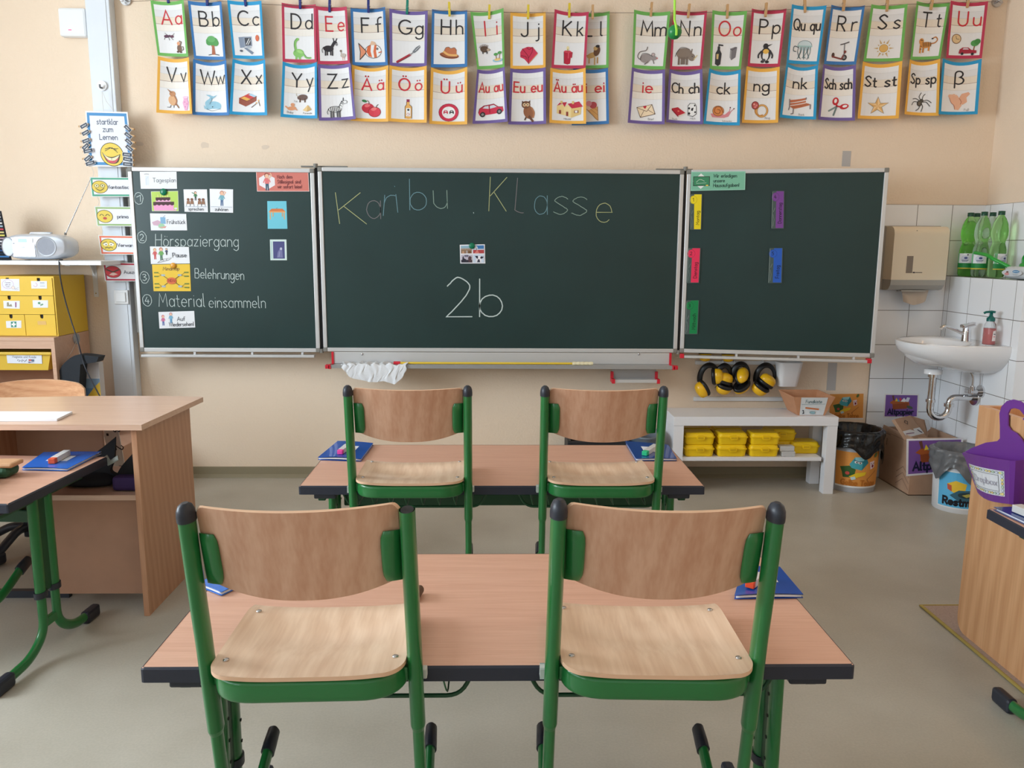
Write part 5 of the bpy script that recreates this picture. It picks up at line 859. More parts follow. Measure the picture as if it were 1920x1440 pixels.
def make_chair(name, label, open_post=False):
    t = thing(name, label, 'chair', (0, 0, 0), 0, 'chairs hung on the tables')
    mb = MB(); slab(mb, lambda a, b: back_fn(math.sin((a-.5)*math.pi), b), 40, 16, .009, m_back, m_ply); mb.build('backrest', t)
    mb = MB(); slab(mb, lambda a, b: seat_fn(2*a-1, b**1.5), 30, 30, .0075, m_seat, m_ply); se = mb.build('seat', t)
    for sx in (-1, 1):
        for v in (.2, .86):
            p, n = seat_fn(sx*.88, v); mb = MB(); lathe(mb, [(.0055, 0), (.0055, .001), (.003, .0022), (.0001, .0022)], m_steel, (p.x, p.y, p.z+.0045), 12); mb.build('screw', se)
    # one U-shaped seat tube open towards the board
    mb = MB(); U = [(-.165, .2, .3705), (-.165, -.056, .3705), (.165, -.056, .3705), (.165, .2, .3705)]
    tube(mb, bend(U, .075, 10), .0195, .0085, m_green, 20, (0, 0, 1), e=.55); mb.build('seat_frame', t)
    for s in (-1, 1):
        x = s*.186; op = open_post and s > 0; mb = MB(); lean = lambda z: -.004*(z-.45)/.2 if z > .45 else 0
        P = [(x, lean(z), z) for z in (.262, .3, .45, .56, .668)]; tube(mb, P, .021, .0138, m_green, 18, (0, 1, 0), cap=not op)
        if op: tube(mb, [(x, 0, .6), (x, lean(.668), .6679)], .0185, .0115, m_dark, 18, (0, 1, 0), cap=True)
        tube(mb, [(x, 0, .252), (x, 0, .262)], .021, .0138, m_green, 18, (0, 1, 0), taper=[.82, 1])
        box(mb, x-s*.018-.006, x-s*.018+.006, -.012, .012, .358, .386, m_green, .003)
        po = mb.build('leg', t)
        if not op: mb = MB(); tube(mb, [(x, lean(.65), .655), (x, lean(.66), .664), (x, lean(.668), .674), (x, lean(.67), .682), (x, lean(.67), .6865)], .0225, .0152, m_black, 18, (0, 1, 0), taper=[1, 1, .93, .72, .35]); mb.build('end_cap', po)
        mb = MB(); tube(mb, bend([(x, 0, .258), (x, 0, .0), (x*.985, .11, -.02), (x*.97, .235, .036)], .09, 7), .0165, .0108, m_green, 14, (0, 1, 0)); mb.build('lower_tube', po)
        mb = MB(); tube(mb, [(x*.97, .232, .035), (x*.968, .25, .0415), (x*.965, .287, .053), (x*.965, .294, .055)], .0205, .0145, m_black, 14, (0, 0, 1), taper=[1, 1, .9, .5]); mb.build('foot_cap', po)
        # pad that holds the backrest to the post
        mb = MB(); rows = []
        for i in range(9):
            b = i/8; z = .63-.097*b; w_ = (1-abs(2*b-1)**6)*.7+.3
            rows.append((z, w_))
        vs = []; fs = []; nn = 10
        for z, w_ in rows:
            for j in range(nn):
                q = math.pi*j/(nn-1); u = s*(.99-.2*(1-math.cos(q))/2*(.75+.25*w_)); p, n = back_fn(u, .5); yy = back_fn(u, (.679-z)/.16)[0].y
                vs.append((u*.1715+s*.002, yy-.0045-.011*math.sin(q)*w_, z))
        for i in range(8):
            for j in range(nn-1): fs.append([i*nn+j, i*nn+j+1, (i+1)*nn+j+1, (i+1)*nn+j])
        mb.add(vs, fs, m_green, True); mb.add(vs[:nn], [list(range(nn))], m_green); mb.add(vs[-nn:], [list(range(nn))], m_green); mb.build('bracket', t)
        mb = MB(); box(mb, x+s*.01, x+s*.019, .012, .03, .348, .366, m_hook, .002) if s < 0 else box(mb, x+.01, x+.019, .012, .03, .348, .366, m_hook, .002); mb.build('table_hook', t)
    for ob in t.children:
        for o in [ob]+list(ob.children):
            if o.name.split('.')[0] in ('leg', 'backrest', 'bracket', 'end_cap', 'lower_tube', 'foot_cap'):
                for v in o.data.vertices: v.co.y -= (v.co.z-.365)*.13
            if o.name.split('.')[0] in ('backrest', 'bracket', 'end_cap'):
                for v in o.data.vertices: v.co.z += .014
            for v in o.data.vertices:
                v.co.x *= .972
                if o.name.split('.')[0] == 'leg' and v.co.z > .6: v.co.z += .014
    return t
Z0 = .229
ch0 = make_chair('school_chair', 'x', True); ch0.location = (-.313, 1.324, Z0); ch0.rotation_euler = (0, math.radians(-1), 0)
ch1 = make_chair('school_chair', 'x')
def put(c, x, y, rz, label, ry=0): c.location = (x, y, Z0); c.rotation_euler = (0, math.radians(ry), rz); c['label'] = label
ch0['label'] = 'green and beech chair missing one black post cap, hung on the nearest table'
put(ch1, .278, 1.324, math.radians(-.6), 'green and beech chair with both post caps, hung on the nearest table', .8)
put(dup(ch1), -.264, 2.455, math.radians(.3), 'green and beech chair beside the folder with pink eraser, second table')
put(dup(ch1), .333, 2.455, math.radians(-.3), 'green and beech chair beside the folder with green-ended eraser, second table')
put(dup(ch1), -1.785, 2.335, math.radians(-4), 'chair hung on the table by the teacher desk, only a skid in view')

# ---------------------------------------------------------------- folders and erasers
m_pages = mat('page_edges', S(226, 228, 234), .7)
def folder(c4, z, label, col=(22, 82, 180), stick=True, puff=.006, yellow=False):
    """c4: near-left, far-left, far-right, near-right corners (x, y)"""
    P = [Vector((a, b, z)) for a, b in c4]; nl, fl, fr, nr = P; ce = (nl+fr)/2
    t = thing('exercise_folder', label, 'folder', (ce.x, ce.y, z), 0, 'blue folders on the tables'); th = .009
    def mk(z0, f):
        def fn(u, v):
            p = (nl*(1-u)+nr*u)*(1-v)+(fl*(1-u)+fr*u)*v; return p+Vector((0, 0, z0+f(u, v))), Vector((0, 0, 1))
        return fn
    mc = mat('folder_%d_%d_%d' % col, S(*col), .22, coat=.4); pf = lambda u, v: puff*math.sin(math.pi*min(1, max(0, u)))*(.4+.6*(1-v))
    mb = MB(); slab(mb, mk(.0012, lambda u, v: 0), 6, 4, .0014, mc); slab(mb, mk(th, pf), 10, 6, .0014, mc); mb.build('cover', t)
    mb = MB(); ins = lambda f: (lambda u, v: f(.02+.96*u, .012+.95*v)); slab(mb, ins(mk(.0045, lambda u, v: pf(u, v)*.45)), 8, 4, .0045, m_pages); mb.build('pages', t)
    if stick:
        mb = MB(); d = Draw(mb, lambda u, v: (mk(th, pf)(u, 1-v)[0], Vector((0, 0, 1))), .0002); d.k = 6; d.r(.3, .3, .72, .62, (226, 230, 238)); d.l([(.52, .46), (.6, .5)], .02, (60, 60, 70)); d.l([(.5, .54), (.62, .56)], .012, (90, 90, 100)); mb.build('label_sticker', t)
    if yellow:
        mb = MB(); slab(mb, ins(mk(.0004, lambda u, v: 0)), 4, 2, .0008, mat('notebook_yellow', S(236, 206, 90), .5)); mb.build('yellow_notebook', t)
    rehome(t); return t
def eraser(a, b, z, col, label, wd=.02, h=.016):
    """block from its coloured end a to the other end b (x, y)"""
    a, b = Vector((*a, z+h/2)), Vector((*b, z+h/2)); ax = (b-a)/2; ay = Vector((-ax.y, ax.x, 0)).normalized()*(wd/2); az = Vector((0, 0, h/2)); c = (a+b)/2; q = .18
    t = thing('eraser', label, 'eraser', (c.x, c.y, z), 0, 'erasers on the folders')
    mb = MB(); obox(mb, c+ax*q, ax*(1-q), ay*1.04, az*1.04, mat('eraser_sleeve', S(212, 210, 208), .4), .001); mb.build('sleeve', t)
    mb = MB(); obox(mb, a+ax*(q*1.05), ax*q*1.05, ay, az, mat('eraser_%d_%d_%d' % col, S(*col), .4), .002); mb.build('coloured_end', t); rehome(t)
xy = lambda p: (p.x, p.y)
def fz(pts, z): return [xy(PZ(x, y, z)) for x, y in pts]
folder(fz([(596, 860), (633, 829), (700, 833), (677, 863)], .596), TZ+.0012, 'blue folder with a pink-ended eraser on the second table'); f = fz([(637, 850), (652, 838)], .612); eraser(f[0], f[1], TZ+.0175, (236, 76, 160), 'pink-ended eraser on the blue folder of the second table')
folder(fz([(1192, 862), (1172, 829), (1253, 836), (1269, 862)], .596), TZ+.0012, 'blue folder with a green-ended eraser near the white bench', (26, 70, 150), puff=.002); f = fz([(1208, 850), (1230, 836)], .612); eraser(f[0], f[1], TZ+.013, (40, 190, 130), 'green-ended eraser on the folder near the white bench')
folder(fz([(1377, 1120), (1392, 1066), (1462, 1066), (1506, 1118)], .596), TZ+.0012, 'blue folder over a yellow notebook at the corner of the nearest table', (24, 76, 170), yellow=True, puff=.004); f = fz([(1405, 1098), (1424, 1080)], .612); eraser(f[0], f[1], TZ+.0155, (226, 80, 40), 'orange-ended eraser on the nearest blue folder')
folder([(-.655, 1.71), (-.62, 1.86), (-.50, 1.83), (-.592, 1.664)], TZ+.0012, 'blue folder mostly hidden behind the chair with the missing cap', (30, 110, 210), False, puff=.002)
folder(fz([(41, 878), (82, 849), (190, 848), (126, 880)], .598), TZ+.0012, 'bright blue folder on the table by the teacher desk', (24, 110, 214), puff=.003); f = fz([(96, 866), (126, 849)], .612); eraser(f[0], f[1], TZ+.0145, (230, 96, 60), 'orange-ended eraser on the folder by the teacher desk', .022, .018)
# pencil cases
q = PZ(786, 1126, TZ); mb = MB(); lathe(mb, [(.0001, 0), (.02, .002), (.026, .012), (.026, .11), (.02, .12), (.0001, .122)], mat('case_brown', S(96, 74, 58), .7), (0, 0, 0), 20, sx=.8, axis='x'); o = mb.build('pencil_case'); o.scale = (.4, .4, .4); o.location = (q.x-.008, q.y-.012, TZ+.0115); o.rotation_euler = (0, 0, math.radians(80)); tag(o, 'brown pencil case behind the post of the chair missing a cap', 'pencil case')
q = PZ(-24, 900, TZ); q.y += .035; t = thing('pencil_case', 'green pencil case with a tan flap on the table by the teacher desk', 'pencil case', (q.x, q.y, TZ+.001))
mb = MB(); box(mb, q.x-.14, q.x+.062, q.y-.03, q.y+.05, TZ+.001, TZ+.04, mat('case_green', S(40, 84, 58), .6), .016); mb.build('body', t)
mb = MB(); box(mb, q.x-.14, q.x+.078, q.y-.028, q.y+.045, TZ+.036, TZ+.052, mat('case_tan', S(196, 150, 110), .6), .008); mb.build('flap', t); rehome(t)
# ================================================================ the teacher's corner
m_desk = wood('beech_desk', S(224, 190, 168), S(208, 170, 146), 'x', .28, 1.4, wavy=.3, wv=.03)  # paler beech: window sheen on the desk top is put into the colour
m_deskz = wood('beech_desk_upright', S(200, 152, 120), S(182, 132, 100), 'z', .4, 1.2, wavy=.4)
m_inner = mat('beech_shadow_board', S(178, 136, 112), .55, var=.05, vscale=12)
DZ = .722
t = thing('teacher_desk', 'wooden teacher desk with an open shelf facing the class', 'desk', (-1.9, 3.07, 0))
top = [(-2.75, 2.792), (-1.238, 2.792), (-1.214, 3.33)]+[(-1.214-.1*k, 3.345+.022*math.sin(k*.42)-.012*k*.3) for k in range(1, 9)]+[(-2.75, 3.30)]
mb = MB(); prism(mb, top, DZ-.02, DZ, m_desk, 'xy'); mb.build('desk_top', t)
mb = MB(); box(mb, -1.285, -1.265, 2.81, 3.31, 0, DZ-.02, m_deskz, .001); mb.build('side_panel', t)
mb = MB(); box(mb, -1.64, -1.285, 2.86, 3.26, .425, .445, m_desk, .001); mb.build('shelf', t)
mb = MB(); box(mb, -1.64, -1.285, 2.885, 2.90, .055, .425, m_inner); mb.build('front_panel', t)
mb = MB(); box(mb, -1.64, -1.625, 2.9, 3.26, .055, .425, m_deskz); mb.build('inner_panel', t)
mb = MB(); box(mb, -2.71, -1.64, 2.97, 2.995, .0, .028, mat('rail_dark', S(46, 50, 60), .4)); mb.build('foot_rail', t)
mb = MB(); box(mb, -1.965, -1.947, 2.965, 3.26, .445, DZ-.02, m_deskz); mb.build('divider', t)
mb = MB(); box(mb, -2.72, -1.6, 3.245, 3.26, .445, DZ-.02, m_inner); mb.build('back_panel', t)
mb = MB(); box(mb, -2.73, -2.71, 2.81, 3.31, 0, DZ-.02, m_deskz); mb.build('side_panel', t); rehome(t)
mb = MB(); a = PZ(0, 791, DZ); b = PZ(107, 790, DZ); c = PZ(136, 776, DZ)
prism(mb, [(a.x-.1, a.y), (b.x, b.y), (c.x, c.y), (a.x-.1, c.y)], DZ+.0008, DZ+.009, flat((238, 240, 246)), 'xy'); tag(mb.build('paper_pad', None, (a.x, a.y, DZ)), 'white pad of paper on the teacher desk', 'paper pad')
# things lying in the desk's shelf
m_fab = mat('black_fabric', S(30, 32, 38), .8, bump=.2, bscale=60); SZ = .446
def fin(t, name, x, y, w, h, dx, m, zb=SZ):
    mb = MB(); P = cr([(-w*.55, 0), (-w*.3, h*.35), (dx*.5, h*.8), (dx, h)])+cr([(dx, h), (dx*.6+w*.12, h*.45), (w*.3, h*.12), (w*.5, 0)])
    for s in (-1, 1): mb.add([(x+a, y+s*.012*(1-b/h*.9), zb+b) for a, b in P], [list(range(len(P)))], m, True)
    n = len(P); mb.add([(x+a, y-.012*(1-b/h*.9), zb+b) for a, b in P]+[(x+a, y+.012*(1-b/h*.9), zb+b) for a, b in P], [[i, (i+1) % n, n+(i+1) % n, n+i] for i in range(n)], m, True); return mb.build(name, t)
q = PY(185, 880, 3.0)
t = thing('costume_hat', 'flat black fabric hat with a tall fin lying in the desk shelf', 'hat', (q.x, 3.0, SZ))
mb = MB(); lathe(mb, [(.0001, .004), (.09, .003), (.11, .012), (.10, .03), (.07, .045), (.0001, .05)], m_fab, (q.x-.03, 3.0, SZ), 24, 1, .6); mb.build('crown', t)
fin(t, 'fin', q.x-.0, 3.0, .16, .15, .075, m_fab, SZ+.035)
mb = MB(); tube(mb, [PY(196, 856, 2.9), PY(205, 868, 2.9), PY(215, 862, 2.88), PY(222, 858, 2.88)], .012, .004, flat((150, 156, 150)), 8, (0, 0, 1)); mb.build('grey_trim', t); rehome(t)
q = PY(240, 888, 2.93)
t = thing('costume_hat', 'purple box-shaped hat with a black fin beside the desk side panel', 'hat', (q.x, 2.93, SZ))
mb = MB(); box(mb, q.x-.05, q.x+.045, 2.9, 3.02, SZ+.001, SZ+.055, mat('purple_fabric', S(62, 44, 96), .8), .012); mb.build('crown', t)
fin(t, 'fin', q.x-.0, 2.95, .085, .1, .03, m_fab, SZ+.053); rehome(t)
a, b = PY(205, 800, 3.9), PY(222, 850, 3.5)
def strip(d):
    for i, s in enumerate(('4', '3', '2', '1')): d.t(s, 58, 60+i*100, 44, K, 6, 'c', 1, 90); d.e(22, 40+i*100, 7, 7, (70, 40, 90)); d.r(15, 80+i*100, 29, 94+i*100, K)
x_ = PY(213, 830, 3.42).x; T, B = Vector((x_-.012, 3.40, .69)), Vector((x_+.08, 3.36, .002)); hx2 = Vector((.032, 0, 0))
o = sheet('number_strip', (T-hx2, T+hx2, B+hx2, B-hx2), 90, 900, strip, (226, 222, 216), th=.004); tag(o, 'white number strip leaning behind the teacher desk', 'number strip')
# the teacher's chair
t = thing('teacher_chair', 'wooden chair with dark metal legs behind the teacher desk', 'chair', (-2.05, 3.5, 0))
c = PY(72, 735, 3.66)
def tb(u, v): x = c.x+(2*u-1)*.21; e = abs(2*u-1); return Vector((x, 3.66+.05*(1-e*e)+.05*(.73-.46*v-.4)*0, .733-.2*v-.018*max(0, (e-.8)/.2)**2*(1 if v < .5 else -1)-.016*e*e*(v < .5))), Vector((0, -1, 0))
m_tch = wood('beech_teacher_chair', S(226, 176, 136), S(204, 148, 108), 'x', .22, 1, .4)
mb = MB(); slab(mb, tb, 24, 8, .012, m_tch, m_ply); mb.build('backrest', t)
mb = MB(); slab(mb, lambda u, v: (Vector((c.x+(2*u-1)*.2, 3.32+.34*v, .45-.01*math.sin(v*3))), Vector((0, 0, 1))), 10, 10, .012, m_tch, m_ply); mb.build('seat', t)
mb = MB(); cyl(mb, (c.x, 3.5, .06), (c.x, 3.5, .44), .026, m_black, 16); tube(mb, bend([(c.x, 3.5, .43), (c.x, 3.72, .43), (c.x, 3.69, .6)], .06), .011, .024, m_black, 10, (1, 0, 0)); mb.build('column', t)
for k in range(5):
    an = math.radians(-100+72*k); ux = Vector((math.cos(an), math.sin(an), 0)); P0 = Vector((c.x, 3.5, 0))
    mb = MB(); tube(mb, bend([P0+Vector((0, 0, .10)), P0+ux*.07+Vector((0, 0, .11)), P0+ux*.2+Vector((0, 0, .045))], .05), .018, .02, m_black, 12, (0, 0, 1)); lg = mb.build('leg', t)
    mb = MB(); obox(mb, P0+ux*.215+Vector((0, 0, .026)), ux*.045, Vector((-ux.y, ux.x, 0))*.024, Vector((0, 0, .026)), m_black, .012); mb.build('foot_cap', lg)
rehome(t)

# ---------------------------------------------------------------- wooden cabinet, yellow drawers, wall shelf
XC = -2.305; m_cab = wood('beech_cabinet', S(214, 176, 150), S(200, 158, 132), 'x', .4, 1.4, wavy=.3, wv=.03); m_yel = mat('yellow_board', S(232, 192, 60), .5); m_yel2 = mat('yellow_tray', S(222, 184, 62), .35)
t = thing('wooden_cabinet', 'beech cabinet under the yellow drawer box beside the wall', 'cabinet', (-2.75, 4.45, 0)); yf = 4.25
for n_, x0, x1, y0, y1, z0, z1, m in (('top_panel', -3.2, XC, yf, YW-.036, .848, .866, m_cab), ('side_panel', XC-.02, XC, yf, YW-.036, 0, .848, m_cab), ('side_panel', -3.2, -3.18, yf, YW-.036, 0, .848, m_cab), ('apron', -3.18, XC-.02, yf+.002, yf+.02, .806, .848, m_cab), ('back_panel', -3.18, XC-.02, YW-.06, YW-.04, .05, .848, m_inner), ('shelf', -3.18, XC-.02, yf+.03, YW-.06, .3, .318, m_cab)):
    mb = MB(); box(mb, x0, x1, y0, y1, z0, z1, m, .001); mb.build(n_, t)
rehome(t)
t = thing('storage_tray', 'yellow sliding tray labelled Magnete und Kreide in the beech cabinet', 'tray', (-2.6, 4.4, .692))
mb = MB(); xa, xb = -2.96, XC-.022
prism(mb, [(xa, .786), (xa, .774), (xa+.012, .77), (xa+.03, .692), (xb-.03, .692), (xb-.012, .77), (xb, .774), (xb, .786)], yf+.012, YW-.09, m_yel2, 'xz'); mb.build('tray', t)
mb = MB(); box(mb, xa, xb, yf+.0, yf+.016, .773, .788, m_yel2, .004); mb.build('rim', t)
def ptray(d):
    d.t('Magnete und Kreide', 50, 9, 6.4, (120, 124, 140), .9, 'c', .92)
    for i in range(7): d.l([(30+4*i, 18+3*(i % 2)), (32+4*i, 14+2*(i % 3))], 1.6, (90, 100, 120))
    d.r(62, 13, 76, 18, (196, 90, 80)); d.r(70, 13, 78, 19, (90, 110, 140)); d.e(64, 22, 4, 2, (120, 110, 130)); d.l([(68, 22), (76, 20)], 1.6, (120, 110, 130))
o = sheet('tray_label', q4(12, 665, 78, 666, 79, 682, 14, 681, yf+.009), 100, 26, ptray, (228, 232, 242), th=.001, parent=t, nu=2, nv=2); rehome(t)
t = thing('drawer_box', 'yellow cardboard drawer box with picture labels on the beech cabinet', 'drawer box', (-2.47, 4.45, .866))
xr = XC-.004; zt, z0 = 1.181, .868; x0 = xr-.335; yd = 4.3
mb = MB(); m_cav = mat('drawer_shade', S(60, 44, 30), .8)  # dark sheet behind the drawer fronts, inner shade put into its colour
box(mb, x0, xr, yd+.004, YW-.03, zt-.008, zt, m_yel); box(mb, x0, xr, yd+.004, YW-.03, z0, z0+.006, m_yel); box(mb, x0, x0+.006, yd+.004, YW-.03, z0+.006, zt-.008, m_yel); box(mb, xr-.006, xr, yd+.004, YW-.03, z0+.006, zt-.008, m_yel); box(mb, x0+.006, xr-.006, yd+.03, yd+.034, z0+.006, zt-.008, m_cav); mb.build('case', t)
rows = [(zt-.008, zt-.1), (zt-.102, zt-.198), (zt-.2, z0+.004)]
def drawer(xa, xb, za, zb, holes):
    mb = MB(); cuts = sorted(holes); P = [(xa, zb), (xb, zb), (xb, za)]
    for h in reversed(cuts): P += [(h+.0085, za)]+[(h+.0085*math.cos(a), za-.012-.0085*math.sin(a)) for a in [i*math.pi/8 for i in range(9)]]+[(h-.0085, za)]
    P.append((xa, za)); prism(mb, P, yd, yd+.006, m_yel, 'xz'); dr_ = mb.build('drawer', t)
    [(lambda mb, h: (box(mb, h-.0085, h+.0085, yd+.007, yd+.0085, za-.022, za, m_dark), mb.build('finger_hole', t)))(MB(), h) for h in cuts]; return dr_
hx_ = [x0+.098, x0+.258]
drawer(x0+.008, xr-.008, rows[0][0], rows[0][1], hx_); drawer(x0+.008, xr-.008, rows[1][0], rows[1][1], hx_); drawer(x0+.008, x0+.167, rows[2][0], rows[2][1], hx_[:1]); drawer(x0+.17, xr-.008, rows[2][0], rows[2][1], hx_[1:])
def lab(c, W, H, f, base=(232, 234, 240)): sheet('drawer_label', q4(*c, yd-.001), W, H, f, base, th=.0008, parent=t, nu=2, nv=2)
lab((1, 523, 36, 523, 37, 546, 2, 545), 100, 64, lambda d: (d.l(arc(38, 28, 30, 24, 0, 360, 24), 1.4, (196, 130, 190)), d.p([(12, 44), (10, 58), (22, 50)], (236, 226, 238)), d.t('Formen', 38, 22, 7, (150, 130, 160), .9), d.t('gibt es', 38, 33, 7, (150, 130, 160), .9), d.t('auch', 38, 44, 7, (150, 130, 160), .9), d.e(66, 46, 9, 8, (240, 226, 216)), d.l(arc(66, 46, 9, 8, 0, 360, 16), 1, (170, 140, 150)), d.l([(74, 52), (94, 46)], 1.2, (150, 140, 150)), d.l([(74, 56), (94, 56)], 1.2, (150, 140, 150))))
lab((58, 527, 88, 527, 88, 541, 59, 541), 100, 48, lambda d: (d.l(arc(26, 24, 12, 12, -80, 160, 14), 3, (206, 150, 170)), d.r(56, 8, 84, 13, (170, 176, 190)), d.r(56, 17, 86, 20, (190, 196, 206)), d.r(56, 30, 88, 34, (180, 186, 200))))
lab((6, 564, 37, 564, 37, 579, 7, 578), 100, 46, lambda d: (d.p([(20, 34), (22, 10), (32, 8), (36, 26), (48, 18), (54, 34)], (150, 146, 120)), d.r(72, 8, 80, 38, (150, 90, 130))))
lab((61, 563, 90, 563, 90, 577, 62, 577), 100, 48, lambda d: (d.e(42, 18, 9, 7, (90, 150, 110)), d.e(60, 28, 10, 5, (110, 160, 120), -20), d.l([(46, 22), (54, 38)], 2, (90, 130, 100))))
lab((11, 602, 40, 601, 40, 615, 12, 615), 100, 46, lambda d: (d.r(32, 5, 68, 41, (50, 140, 120)), d.r(45, 9, 55, 37, (240, 242, 244)), d.r(36, 18, 64, 28, (240, 242, 244))))
lab((70, 602, 86, 602, 87, 609, 71, 609), 60, 26, None, (226, 184, 110)); rehome(t)
# shelf on the wall
t = thing('wall_shelf', 'white wall shelf on brackets carrying the silver radio', 'shelf', (-2.8, YW, 1.2)); zs = 1.262
mb = MB(); box(mb, -3.45, -2.06, 4.31, YW, zs-.022, zs, m_white, .002); mb.build('board', t)
for x in (-2.262, -3.2):
    mb = MB(); box(mb, x-.013, x+.013, YW-.004, YW, 1.055, zs-.022, m_white, .001); box(mb, x-.013, x+.013, 4.36, YW, zs-.027, zs-.022, m_white)
    P = [(YW-.002, zs-.09)]+[(YW-.002-.05*math.sin(q), zs-.027-.063*(1-math.sin(q))) for q in [i*math.pi/12 for i in range(1, 7)]]+[(YW-.002, zs-.027)]
    prism(mb, P, x-.002, x+.002, m_white, 'yz'); [cyl(mb, (x, YW-.003, z), (x, YW-.006, z), .004, m_steel, 8) for z in (1.075, 1.18)]; mb.build('bracket', t)
rehome(t)
# radio
m_sil = mat('silver_plastic', S(206, 212, 222), .28, .35); m_sil2 = mat('silver_grille', S(150, 154, 164), .45, .4, bump=.5, bscale=500); yr = 4.42
a = PY(9, 485, yr-.07); b = PY(129, 485, yr-.05); cx, hw, hz = (a.x+b.x)/2, (b.x-a.x)/2, .068; zc = zs+hz+.004
t = thing('radio', 'silver portable radio with a raised antenna on the wall shelf', 'radio', (cx, yr, zs)); rz_ = math.radians(2.5)
mb = MB(); RW2 = Matrix.Rotation(rz_, 3, 'Z'); W = lambda p: Vector((cx, yr, zc))+RW2@Vector(p)
vs = []; fs = []; N = 28; prof = [(-.085, .4), (-.08, .72), (-.055, .93), (0, 1), (.05, .93), (.075, .7), (.082, .35)]
for y, k in prof:
    for j in range(N):
        q = 2*math.pi*j/N; c_, s_ = math.cos(q), math.sin(q); e = 2/3.3
        vs.append(W(((abs(c_)**e)*math.copysign(1, c_)*hw*(.9+.1*k), y*1.0-.0, (abs(s_)**e)*math.copysign(1, s_)*hz*(.55+.45*k)*1.0)))
for i in range(len(prof)-1):
    for j in range(N): fs.append([i*N+j, i*N+(j+1) % N, (i+1)*N+(j+1) % N, (i+1)*N+j])
mb.add(vs, fs+[list(range(N))[::-1], list(range((len(prof)-1)*N, len(prof)*N))], m_sil, True); mb.build('body', t)
def disc(t, name, px, py, r, m, mr, ry=1):
    q = Vector(((px-69)/60*hw, 0, -(py-468)/25*.068)); mb = MB(); fr = [W(q+Vector((r*math.cos(a), -.088, r*ry*math.sin(a)))) for a in [i*math.pi/14 for i in range(28)]]; bk = [W(q+Vector((r*math.cos(a), -.055, r*ry*math.sin(a)))) for a in [i*math.pi/14 for i in range(28)]]; inn = [W(q+Vector((r*.86*math.cos(a), -.086, r*ry*.86*math.sin(a)))) for a in [i*math.pi/14 for i in range(28)]]; n = 28
    mb.add(fr+bk+inn, [[i, (i+1) % n, n+(i+1) % n, n+i] for i in range(n)]+[[i, (i+1) % n, 2*n+(i+1) % n, 2*n+i] for i in range(n)], mr, True); mb.add([p for p in inn], [list(range(n))], m); mb.build(name, t)
disc(t, 'speaker_grille', 92, 468, .052, m_sil2, m_sil); disc(t, 'speaker_grille', 21, 468, .032, mat('silver_grille_light', S(190, 196, 208), .5, .3), m_sil, 1.55)
rb = lambda px, py, y=-.0875: W(Vector(((px-69)/60*hw, y, -(py-468)/25*.068)))
def fac(px0, py0, px1, py1, name, m, y=-.0885): mb = MB(); P = [rb(px0, py0, y), rb(px1, py0, y), rb(px1, py1, y), rb(px0, py1, y)]; Q = [rb(px0, py0, -.06), rb(px1, py0, -.06), rb(px1, py1, -.06), rb(px0, py1, -.06)]; mb.add(P+Q, [[0, 1, 2, 3], [0, 4, 5, 1], [1, 5, 6, 2], [2, 6, 7, 3], [3, 7, 4, 0]], m); return mb.build(name, t)
fac(30, 452, 68, 461, 'control_panel', mat('silver_light', S(220, 226, 234), .3, .2)); fac(41, 453, 57, 460, 'display', mat('radio_display', S(150, 190, 220), .15), -.0895); fac(30, 463, 71, 487, 'cassette_door', mat('silver_door', S(196, 202, 212), .25, .4)); 
mb = MB(); d = Draw(mb, lambda u, v: (rb(u, v, -.0886), RW2@Vector((0, -1, 0))), .0002); d.k = 2; d.t('PHILIPS', 49, 470.5, 1.9, (60, 64, 76), .35, 'c', 1.1); d.l([(43, 479.5), (60, 480)], .5, (130, 136, 146)); d.l([(31, 464), (34, 487)], .4, (120, 126, 136)); d.l([(72, 464), (77, 487)], .4, (120, 126, 136)); mb.build('front_print', t)
mb = MB(); A = W((hw*.72, .02, hz*.98)); B = PY(170, 335, yr+.06); cyl(mb, A, A+(B-A)*.5, .0032, m_steel, 8); cyl(mb, A+(B-A)*.5, B, .0022, m_steel, 8); lathe(mb, [(.006, -.004), (.007, .004), (.003, .01), (.0001, .011)], m_grey, A, 12); mb.build('antenna', t)
mb = MB(); tube(mb, [W((hw*.3, 0, hz*.93)), W((hw*.34, .0, hz*1.06)), W((-hw*.3, .0, hz*1.06)), W((-hw*.34, 0, hz*.93))], .012, .006, m_sil, 10, (0, 1, 0)); mb.build('carry_handle', t)
for s in (-1, 1): mb = MB(); p = W((s*hw*.5, 0, -hz-.002)); cyl(mb, p, (p.x, p.y, zs), .014, m_black, 12); mb.build('rubber_foot', t)
rehome(t)
pc = [PY(117, 487, 4.36), PY(111, 488, 4.33), PY(111, 494, 4.305), PY(113, 520, 4.29), PY(121, 558, 4.30), PY(133, 600, 4.29), PY(146, 640, 4.26), PY(160, 690, 4.25), PY(184, 737, 4.1), PY(190, 752, 4.0), PY(186, 790, 3.95)]
mb = MB(); tube(mb, [Vector((*cr([(p.x, p.y) for p in pc])[i], cr([(p.x, p.z) for p in pc])[i][1])) for i in range(len(cr([(p.x, p.y) for p in pc])))], .0035, .0035, m_black, 8, (0, 1, 0)); tag(mb.build('power_cable', None, pc[4]), 'black cable running from the radio down past the yellow drawers', 'cable')
